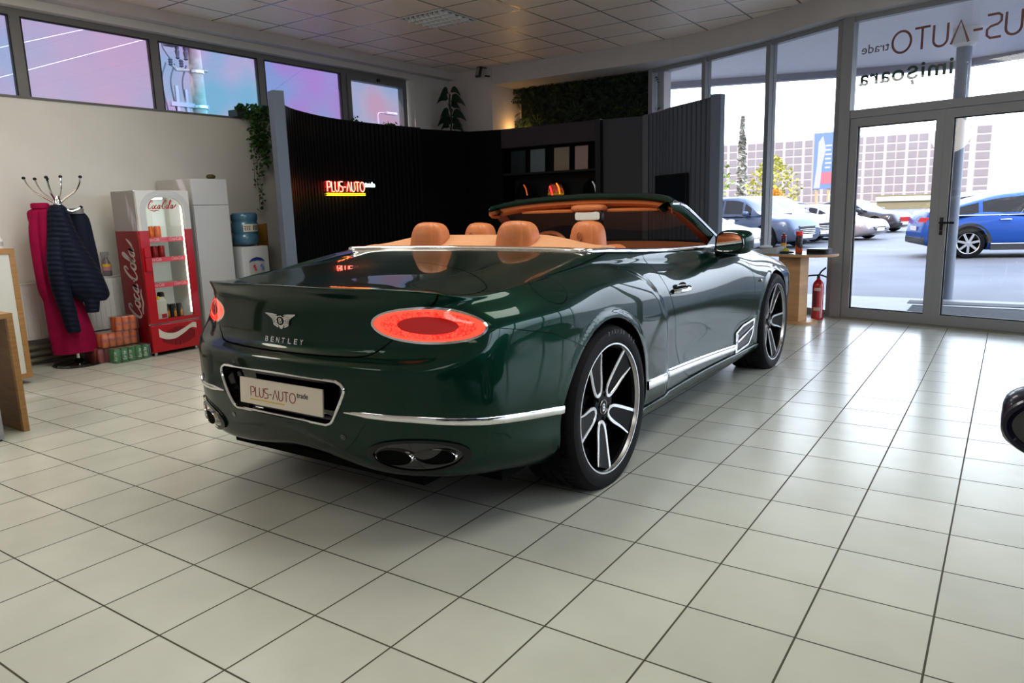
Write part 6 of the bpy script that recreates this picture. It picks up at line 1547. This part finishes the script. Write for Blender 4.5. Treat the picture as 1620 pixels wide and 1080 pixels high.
# advertising board
AD=thing('billboard','tall blue and red advertising board on two posts beyond the cars','billboard',(-7.4,40,GZ))
bdir=Vector((.80,-.18,0)).normalized(); M=frame((0,0,0),bdir,(0,0,1)); 
mb=MB(); mb.box((0,2.0,-.12),(1.05,4.85,.12),M); mb.build('board',mat('ad_blue',(.22,.34,.66),.5),AD)
mb=MB(); mb.box((-.10,1.95,-.13),(.0,4.9,.13),M); mb.build('edge',mat('ad_edge',(.55,.52,.48),.6),AD)
mb=MB(); mb.box((.42,2.25,.121),(1.0,2.85,.125),M); mb.build('red_patch',mat('ad_red',(.60,.22,.28),.5),AD)
mb=MB(); mb.prism([(.05,2.05),(.38,2.05),(.45,3.2),(.62,4.0),(.45,4.7),(.22,4.4),(.18,3.2)],.121,.124,M); mb.build('pale_shape',mat('ad_pale',(.55,.58,.70),.5),AD)
mb=MB()
for k in range(6): mb.box((.60,3.05+k*.22,.121),(.88+.04*(k%2),3.13+k*.22,.124),M)
mb.build('pale_lines',mat('ad_line',(.70,.74,.84),.5),AD)
mb=MB(); mb.box((.12,0,-.08),(.22,2.0,.08),M); mb.box((.75,0,-.08),(.85,2.0,.08),M); mb.build('post',mat('ad_post',(.62,.48,.30),.6),AD)
# ---- trees
def tree(label,loc,h,w,colors,seed,cone=False,cat='tree'):
    r=random.Random(seed); t=thing('small_tree',label,cat,loc,0)
    mb=MB(); mb.tube([(0,0,0),(.05,0,h*.4),(0,.03,h*.8)],[h*.03,h*.02,h*.008],8); mb.build('trunk',mat('bark',(.22,.16,.10),.8),t,True)
    mb=MB(); n=900
    for _ in range(n):
        z=r.random(); rad=w*(1-z)**.7 if cone else w*math.sin(PI*min(.97,z*.85+.12))
        a=r.uniform(0,6.28); q=rad*math.sqrt(r.random()); s=h*.036*r.uniform(.6,1.3)
        p=Vector((q*math.cos(a),q*math.sin(a),h*(.16+.84*z))); R=Euler((r.uniform(-1,1),r.uniform(-1,1),r.uniform(0,6.28))).to_matrix()
        mb.add([p+R@Vector(v)*s for v in ((-.5,-.3,0),(0,-.6,.1),(.5,-.3,0),(.4,.4,0),(0,.7,.1),(-.4,.4,0))],[(0,1,2,3,4,5)])
    mb.build('crown',add_noise(mat('leaf_'+colors,{'yellow':(.55,.52,.10),'green':(.30,.42,.09),'orange':(.75,.42,.06),'bare':(.50,.50,.44)}[colors],.7),1.2,.35,2),t)
    return t
tree('yellow green bushy tree behind the parked cars beside the slatted screen',(-13.0,38,GZ),4.9,1.9,'green',1)
tree('yellow green tree right of the bushy tree behind the parked cars',(-10.2,42.5,GZ),4.0,1.6,'yellow',2)
tree('orange autumn shrub close to the end of the slatted screen',(-12.7,33.0,GZ),2.5,1.0,'orange',3)
tree('small orange shrub below the advertising board',(-8.3,36,GZ),2.1,.75,'orange',4)
tree('thin tall conifer top rising behind the yellow green trees',(-16.4,57,GZ),7.9,.42,'bare',6,True)
# ---- parked cars
def carpaint(name,c): return mat(name,c,.35,.3,coat=.4)
m_cglass=mat('car_glass',(.02,.025,.03),.05,coat=.5); m_ctyre=mat('tyre_rubber',(.012,.012,.013),.62,spec=.35); m_lens=mat('head_lens',(.65,.70,.78),.08,.3,coat=1.); m_tail=mat('tail_lens',(.50,.012,.02),.12,coat=1.)
def parked(name,label,loc,head,paint,kind='suv',group=None,clad=False):
    P={'suv':dict(L=4.75,W=.95,belt=1.08,roof=1.66,hood=1.05,gc=.19),'sedan':dict(L=4.85,W=.93,belt=.94,roof=1.44,hood=.92,gc=.14),'coupe':dict(L=4.75,W=.95,belt=1.07,roof=1.60,hood=1.04,gc=.20),'low':dict(L=4.5,W=.92,belt=.86,roof=1.30,hood=.82,gc=.12)}[kind]
    L,W=P['L'],P['W']; t=thing(name,label,'car',loc,head,group)
    xf,xr=L/2-.88,-L/2+.98; R=.36 if kind in('suv','coupe') else .33
    # body: stations along x (front +)
    st=[(-L/2,.50,.62,.74),(-L/2+.05,.32,.86,.86),(-L/2+.35,P['gc']+.06,P['belt']-.04,.96),(-L/2+.98,P['gc'],P['belt'],1.0),(-.3,P['gc'],P['belt']-.02,1.0),(.75,P['gc'],P['belt']-.03,1.0),(L/2-1.15,P['gc'],P['hood'],1.0),(L/2-.45,P['gc']+.02,P['hood']-.10,.96),(L/2-.10,.25,P['hood']-.24,.86),(L/2,.42,P['hood']-.42,.74)]
    xs=np.array([s[0] for s in st]); q=np.linspace(-L/2,L/2,61); zb=np.interp(q,xs,[s[1] for s in st]); zt=nspline(xs,np.array([[s[2]] for s in st]),q)[:,0]; hw=np.interp(q,xs,[s[3] for s in st])*W
    V=[];F=[];m=11
    for i,x in enumerate(q):
        h=zt[i]-zb[i]
        for y,z in ((0,0),(.86,0),(.95,.10),(.985,.30),(1.0,.5),(.985,.70),(.955,.86),(.90,.955),(.78,1.0),(.45,1.02),(0,1.03)): V.append((x,hw[i]*y,zb[i]+h*z))
    for i in range(60):
        for k in range(m-1): F.append((i*m+k,i*m+k+1,(i+1)*m+k+1,(i+1)*m+k))
    F.append(tuple(range(m))); F.append(tuple(60*m+k for k in range(m))[::-1])
    A=np.zeros((len(V),8)); A[:,:3]=V
    f1=lambda cx: (lambda A: np.where(A[:,1]>.45*W,np.hypot(A[:,0]-cx,A[:,2]-R)-(R+.055),1.))
    s=Sheet(A,F).clip(f1(xf),1).clip(f1(xr),1)
    B=s.A[:,:3]; n=len(B); me=mesh_from('body',np.vstack([B,B*[1,-1,1]]),[f[::-1] for f in s.F]+[tuple(i+n for i in f) for f in s.F])
    bm=bmesh.new(); bm.from_mesh(me); bmesh.ops.remove_doubles(bm,verts=[v for v in bm.verts if abs(v.co.y)<1e-4],dist=1e-4); bm.to_mesh(me); bm.free()
    body=link('body',me,paint,t,True,50)
    # greenhouse
    rf,bt=P['roof'],P['belt']
    if kind=='suv': g=[(L/2-1.12,bt-.05),(L/2-1.75,rf-.10),(.25,rf),(-1.0,rf-.02),(-L/2+.45,rf-.16),(-L/2+.12,bt+.0)]
    elif kind=='coupe': g=[(L/2-1.15,bt-.05),(L/2-1.85,rf-.10),(.15,rf),(-.8,rf-.09),(-L/2+.75,rf-.33),(-L/2+.25,bt-.02)]
    else: g=[(L/2-1.25,bt-.05),(L/2-2.0,rf-.09),(.05,rf),(-.75,rf-.05),(-L/2+1.0,rf-.26),(-L/2+.45,bt-.02)]
    gx=np.array([p[0] for p in g]); gz=np.array([p[1] for p in g]); qq=np.linspace(gx[0],gx[-1],41); zz=np.interp(-qq,-gx,gz); zz=np.convolve(np.pad(zz,2,'edge'),np.ones(5)/5,'valid')
    V=[];F=[];Gm=[];m=7
    for i,x in enumerate(qq):
        b0=bt-.06; h=max(.001,zz[i]-b0); k=h/(rf-bt+.06)
        for y,z in ((.93,0),(.90,.12*k/max(k,.01)),(.93-.16*k,.80),(.93-.22*k,.90),(.60,.985),(.3,1.0),(0,1.0)): V.append((x,W*min(y,.93),b0+h*z))
    gl=[];gp=[]
    for i in range(40):
        x=(qq[i]+qq[i+1])/2; fr=i<40*((gx[0]-gx[1])/(gx[0]-gx[-1])); rear=x<gx[4]+.0
        for k in range(m-1):
            f=(i*m+k,(i+1)*m+k,(i+1)*m+k+1,i*m+k+1)
            side=k in(1,)
            pill=abs(x-(-.18))<.05 or abs(x-(-1.15))<.04 or abs(x-(gx[1]-.0))<.05
            if side and not pill and gx[4]-.1<x<gx[0]-.35: gl.append(f)
            elif fr and k>=3 and i>1: gl.append(f)
            elif rear and k>=4 and i<38: gl.append(f)
            else: gp.append(f)
    for nm,fs,mt in (('roof',gp,paint),('window',gl,m_cglass)):
        V2=np.array(V); n=len(V2); me=mesh_from(nm,np.vstack([V2,V2*[1,-1,1]]),fs+[tuple(i+n for i in f[::-1]) for f in fs])
        bm=bmesh.new(); bm.from_mesh(me); bmesh.ops.delete(bm,geom=[v for v in bm.verts if not v.link_faces],context='VERTS'); bmesh.ops.remove_doubles(bm,verts=[v for v in bm.verts if abs(v.co.y)<1e-4],dist=1e-4); bm.to_mesh(me); bm.free(); link(nm,me,mt,t,True,45)
    # chrome line under the windows
    mb=MB()
    for sg in (1,-1): mb.tube([(x,sg*W*.945,bt-.05) for x in np.linspace(gx[0]-.5,gx[4]-.1,12)],.012,6)
    mb.build('window_trim',m_chrome,t)
    # wheels
    Wm=Matrix(((1,0,0,0),(0,0,1,0),(0,-1,0,0),(0,0,0,1)))
    for cx in (xf,xr):
        for sg in (1,-1):
            Mw=Matrix.Translation((cx,sg*(W-.01),R))@Matrix.Rotation(0 if sg>0 else PI,4,'Z')@Wm
            mb=MB(); mb.lathe([(R*.70,-.02),(R*.76,.0),(R*.93,.0),(R,-.03),(R,-.20),(R*.7,-.22)],28,Mw,cap=False); w=mb.build('wheel',m_ctyre,t,True,40)
            mb=MB(); mb.lathe([(R*.71,-.02),(R*.66,-.03),(R*.60,-.09)],28,Mw,cap=False)
            for k in range(7): mb.box((-.028,.03,-.05),(.028,R*.67,-.022),Mw@Matrix.Rotation(2*PI*k/7,4,'Z'))
            mb.lathe([(.055,-.05),(.05,-.02),(0,-.018)],14,Mw); mb.build('rim',m_satin,w,True,30)
            mb=MB(); mb.lathe([(R*.7,-.12),(0,-.12)],20,Mw,cap=False); mb.build('wheel_back',m_dark,w)
            # arch liner / cladding
            V=[];F=[]
            for k in range(17): a=PI*k/16; V+=[(cx+(R+.052)*math.cos(a),sg*(W*.99),R+(R+.052)*math.sin(a)),(cx+(R+.052)*math.cos(a),sg*(W*.6),R+(R+.052)*math.sin(a)),(cx+(R+.12)*math.cos(a),sg*(W*1.006),R+(R+.12)*math.sin(a))]
            F=[(3*k,3*k+1,3*k+4,3*k+3) for k in range(16)]
            if clad: F+=[(3*k,3*k+3,3*k+5,3*k+2) for k in range(16)]
            mb=MB(); mb.add(V,F); mb.build('arch_trim' if clad else 'arch_liner',mat('clad_grey',(.045,.047,.05),.6),t)
    if clad:
        mb=MB()
        for sg in (1,-1): mb.box((xr+R+.1,sg*W*.99-.02,P['gc']+.0),(xf-R-.1,sg*W*.99+.02,P['gc']+.13))
        mb.box((-L/2-.0,-W*.80,.33),(-L/2+.22,W*.80,.52),bevel=.05); mb.build('cladding',mat('clad_grey',(.045,.047,.05),.6),t)
        mb=MB()
        for sg in (1,-1): mb.tube([(xr+R+.1,sg*W*1.01,P['gc']+.15),(xf-R-.1,sg*W*1.01,P['gc']+.15)],.012,6)
        mb.build('sill_trim',m_chrome,t)
    mb=MB(); mb.box((-L/2+.7,-W*.7,P['gc']-.01),(L/2-.6,W*.7,P['gc']+.05)); mb.build('underside',m_dark,t)
    hz=P['hood']-.30
    for sg in (1,-1):
        mb=MB(); mb.prism([(-.20,-.04),(.17,-.06),(.20,.05),(-.15,.075)],-.03,.025,frame((L/2-.20,sg*W*.74,hz),(-.42,sg*.62,0) if sg>0 else (.42,.62,0),(0,0,1))); mb.build('head_light',m_lens,t,True,30)
        tz=P['belt']-.14
        mb=MB(); mb.prism([(-.28,-.05),(.26,-.07),(.30,.04),(-.22,.06)],-.04,.03,frame((-L/2+.16,sg*W*.83,tz),(.75,sg*.5,0) if sg<0 else (-.75,.5,0),(0,0,1))); mb.build('tail_light',m_tail,t,True,30)
        mr=blob('wing_mirror',(L/2-1.55,sg*(W+.08),bt+.03),(.09,.12,.075),.7,paint,t)
        for xh in (.35,-.65):
            mb=MB(); mb.tube([(xh-.11,sg*W*.99,bt-.16),(xh-.06,sg*(W+.02),bt-.155),(xh+.06,sg*(W+.02),bt-.155),(xh+.11,sg*W*.99,bt-.16)],.014,6); mb.build('door_handle',m_chrome if clad else paint,t,True)
    mb=MB(); mb.box((L/2-.06,-.42,.38),(L/2+.012,.42,hz-.04),bevel=.03); mb.build('grille',m_gloss,t)
    mb=MB()
    for k in range(4): mb.tube([(L/2+.015,-.40,.43+k*.055),(L/2+.015,.40,.43+k*.055)],.008,6)
    mb.build('grille_bar',m_chrome,t)
    mb=MB(); mb.box((L/2+.012,-.26,.32),(L/2+.022,.26,.42)); mb.box((-L/2-.012,-.26,.66),(-L/2-.0,.26,.77)); mb.build('plate',mat('bg_plate',(.7,.7,.68),.5),t)
    return t
hd=math.radians(20)
parked('coupe_suv','bright blue coupe SUV parked outside the glass doors',(1.62,20.3,GZ),hd,carpaint('car_blue',(.015,.085,.36)),'coupe',None,True)
parked('parked_car','white car with red tail lamps just showing behind the blue SUV',(1.35,29.5,GZ),hd,carpaint('car_white',(.62,.62,.65)),'suv')
hn=math.radians(-20)
parked('parked_car','white low car nearest the window table, its bonnet and headlamp showing',(-6.75,20.3,GZ),hn,carpaint('car_silverwhite',(.60,.63,.68)),'low')
parked('parked_car','dark blue grey SUV parked right behind the white low car',(-6.05,23.3,GZ),hn,carpaint('car_bluegrey',(.075,.10,.16)),'suv')
parked('parked_car','light grey SUV parked behind the dark blue grey SUV',(-6.10,26.1,GZ),hn,carpaint('car_grey',(.20,.22,.27)),'suv')
parked('parked_car','pinkish silver car with low nose seen through the left glass door',(-4.55,28.3,GZ),hn,carpaint('car_silver',(.42,.38,.40)),'low')
parked('parked_car','dark grey saloon with roofline left of the left glass door',(-6.8,32.3,GZ),hn,carpaint('car_dark',(.07,.075,.09)),'sedan')
parked('parked_car','black saloon whose nose points at the blue SUV',(-4.6,34.6,GZ),hn,carpaint('car_black',(.05,.045,.055)),'sedan')
# the neighbour in the showroom, only its door mirror reaches into the picture
NB=parked('neighbour_car','navy car at the right edge, only its door mirror in the picture',(2.68,-1.30,0),PI/2,carpaint('car_navy',(.006,.008,.03)),'suv')
for ch in list(NB.children):
    if ch.name.startswith('wing_mirror') and ch.matrix_basis.translation.length>=0 and sum(v.co.y for v in ch.data.vertices)>0: bpy.data.objects.remove(ch)
nm=blob('wing_mirror',(0.88,1.105,.944),(.045,.118,.053),.55,carpaint('car_navy',(.006,.008,.03)),NB,None,36)
V=[Vector((.8335,1.105+y,.944+z)) for y,z in crom([(.110,-.002),(.098,.024),(.062,.042),(-.02,.045),(-.09,.040),(-.10,0),(-.09,-.042),(-.02,-.046),(.060,-.043),(.096,-.028)],4,True)]
mb=MB(); mb.add(V,[tuple(range(len(V)))]); mb.build('mirror_glass',mat('mirror_grey',(.10,.105,.11),.12,.5),nm)
mb=MB(); mb.tube([v+Vector((.002,0,0)) for v in V],.0075,8,closed=True); mb.build('mirror_rim',carpaint('car_navy',(.006,.008,.03)),nm,True)
mb=MB(); mb.tube([(.90,.94,.93),(.89,1.02,.935)],[.04,.03],12); mb.build('mirror_foot',m_black,nm,True)
# ================================================================== sky, sun, lamps, camera
wd=bpy.data.worlds.new('sky'); SC.world=wd; wd.use_nodes=True
nt=wd.node_tree; N=nt.nodes; L=nt.links; bg=N['Background']
tc=N.new('ShaderNodeTexCoord'); sx=N.new('ShaderNodeSeparateXYZ'); L.new(tc.outputs['Generated'],sx.inputs[0])
def ramp(sock,stops):
    r=N.new('ShaderNodeValToRGB'); e=r.color_ramp.elements
    e[0].position,e[0].color=stops[0][0],(*stops[0][1],1); e[1].position,e[1].color=stops[-1][0],(*stops[-1][1],1)
    for p,c in stops[1:-1]: k=e.new(p); k.color=(*c,1)
    L.new(sock,r.inputs['Fac']); return r.outputs['Color']
def maprange(sock,a,b,c=0.,d=1.):
    m=N.new('ShaderNodeMapRange'); m.inputs['From Min'].default_value=a; m.inputs['From Max'].default_value=b; m.inputs['To Min'].default_value=c; m.inputs['To Max'].default_value=d; L.new(sock,m.inputs['Value']); return m.outputs['Result']
# west: lavender evening clouds
no=N.new('ShaderNodeTexNoise'); no.inputs['Scale'].default_value=2.6; no.inputs['Detail'].default_value=5; mp=N.new('ShaderNodeMapping'); mp.inputs['Scale'].default_value=(1,1,3.4); L.new(tc.outputs['Generated'],mp.inputs['Vector']); L.new(mp.outputs['Vector'],no.inputs['Vector'])
west=ramp(maprange(sx.outputs['Z'],0.,.75),[(0.,(.66,.58,.61)),(.22,(.55,.51,.64)),(.5,(.43,.42,.64)),(1.,(.31,.36,.61))])
cl=N.new('ShaderNodeMix'); cl.data_type='RGBA'; L.new(maprange(no.outputs['Fac'],.45,.75,0,.5),cl.inputs['Factor']); L.new(west,cl.inputs['A']); cl.inputs['B'].default_value=(.72,.66,.70,1)
# north and east: bright white haze
north=ramp(maprange(sx.outputs['Z'],0.,.8),[(0.,(2.7,2.9,3.3)),(.12,(3.7,4.1,4.8)),(.3,(5.4,5.9,6.7)),(.6,(4.2,4.9,6.2)),(1.,(2.6,3.2,4.6))])
mx=N.new('ShaderNodeMix'); mx.data_type='RGBA'; L.new(maprange(sx.outputs['X'],-.44,-.62),mx.inputs['Factor']); L.new(north,mx.inputs['A']); L.new(cl.outputs['Result'],mx.inputs['B'])
# south, behind the viewer: dimmer
m2=N.new('ShaderNodeMix'); m2.data_type='RGBA'; L.new(maprange(sx.outputs['Y'],-.2,-.6),m2.inputs['Factor']); L.new(mx.outputs['Result'],m2.inputs['A']); m2.inputs['B'].default_value=(1.2,1.2,1.25,1)
L.new(m2.outputs['Result'],bg.inputs['Color']); bg.inputs['Strength'].default_value=1.0
def lamp(name,kind,loc,energy,color,**k):
    d=bpy.data.lights.new(name,kind); d.energy=energy; d.color=color
    for a,b in k.items(): setattr(d,a,b)
    o=bpy.data.objects.new(name,d); o.location=loc; COL.objects.link(o); return o
su=lamp('sun','SUN',(0,0,20),2.6,(1,.84,.74),angle=.012); su.rotation_euler=Vector((.30,.78,-.56)).to_track_quat('-Z','Y').to_euler()
for x,y,en in ((-3.5,1.15,34),(-1.2,1.3,38),(1.4,1.3,36),(-2.2,-3.2,15),(1.6,-3.4,15),(3.2,-1.2,12)):  # unseen fill panels added under the ceiling to brighten the room; no fixtures there
    l=lamp('overhead_fill','AREA',(x,y,ZC-.06),en,(1,.98,.90),shape='SQUARE',size=1.3)
lamp('side_fill','POINT',(-3.9,-1.1,2.45),45,(1,.90,.78),shadow_soft_size=.35)  # added fill without a lamp body, lifts the ceiling and left wall
lamp('recess_glow','POINT',(-4.93,7.95,2.46),2.6,(1,.55,.18),shadow_soft_size=.03)
lamp('neon_glow','POINT',(-5.20,4.75,1.48),.35,(1,.55,.06),shadow_soft_size=.15)
def add_camera():
    cam=bpy.data.cameras.new('camera'); o=bpy.data.objects.new('camera',cam); COL.objects.link(o)
    px,py,pz,yaw,pitch,roll,f=1.44829340,-1.76579801,1.28744423,-.598323331,-.181119648,-.0298314774,1157.20513
    cam.sensor_width=36; cam.lens=f/1620*36; cam.sensor_fit='HORIZONTAL'; cam.clip_start=.05; cam.clip_end=800
    fw=Vector((math.sin(yaw)*math.cos(pitch),math.cos(yaw)*math.cos(pitch),math.sin(pitch))); r=Vector((math.cos(yaw),-math.sin(yaw),0)); u=r.cross(fw)
    c,s=math.cos(roll),math.sin(roll); r2=r*c+u*s; u2=u*c-r*s
    o.matrix_world=Matrix(((r2.x,u2.x,-fw.x,px),(r2.y,u2.y,-fw.y,py),(r2.z,u2.z,-fw.z,pz),(0,0,0,1))); SC.camera=o
add_camera()
SC.view_settings.view_transform='Standard'; SC.view_settings.look='None'; SC.view_settings.exposure=.31; SC.view_settings.gamma=.90
SC.cycles.max_bounces=10; SC.cycles.diffuse_bounces=5; SC.cycles.glossy_bounces=5; SC.cycles.transparent_max_bounces=16; SC.cycles.transmission_bounces=6
SC.cycles.sample_clamp_indirect=6; SC.cycles.caustics_reflective=False; SC.cycles.caustics_refractive=False
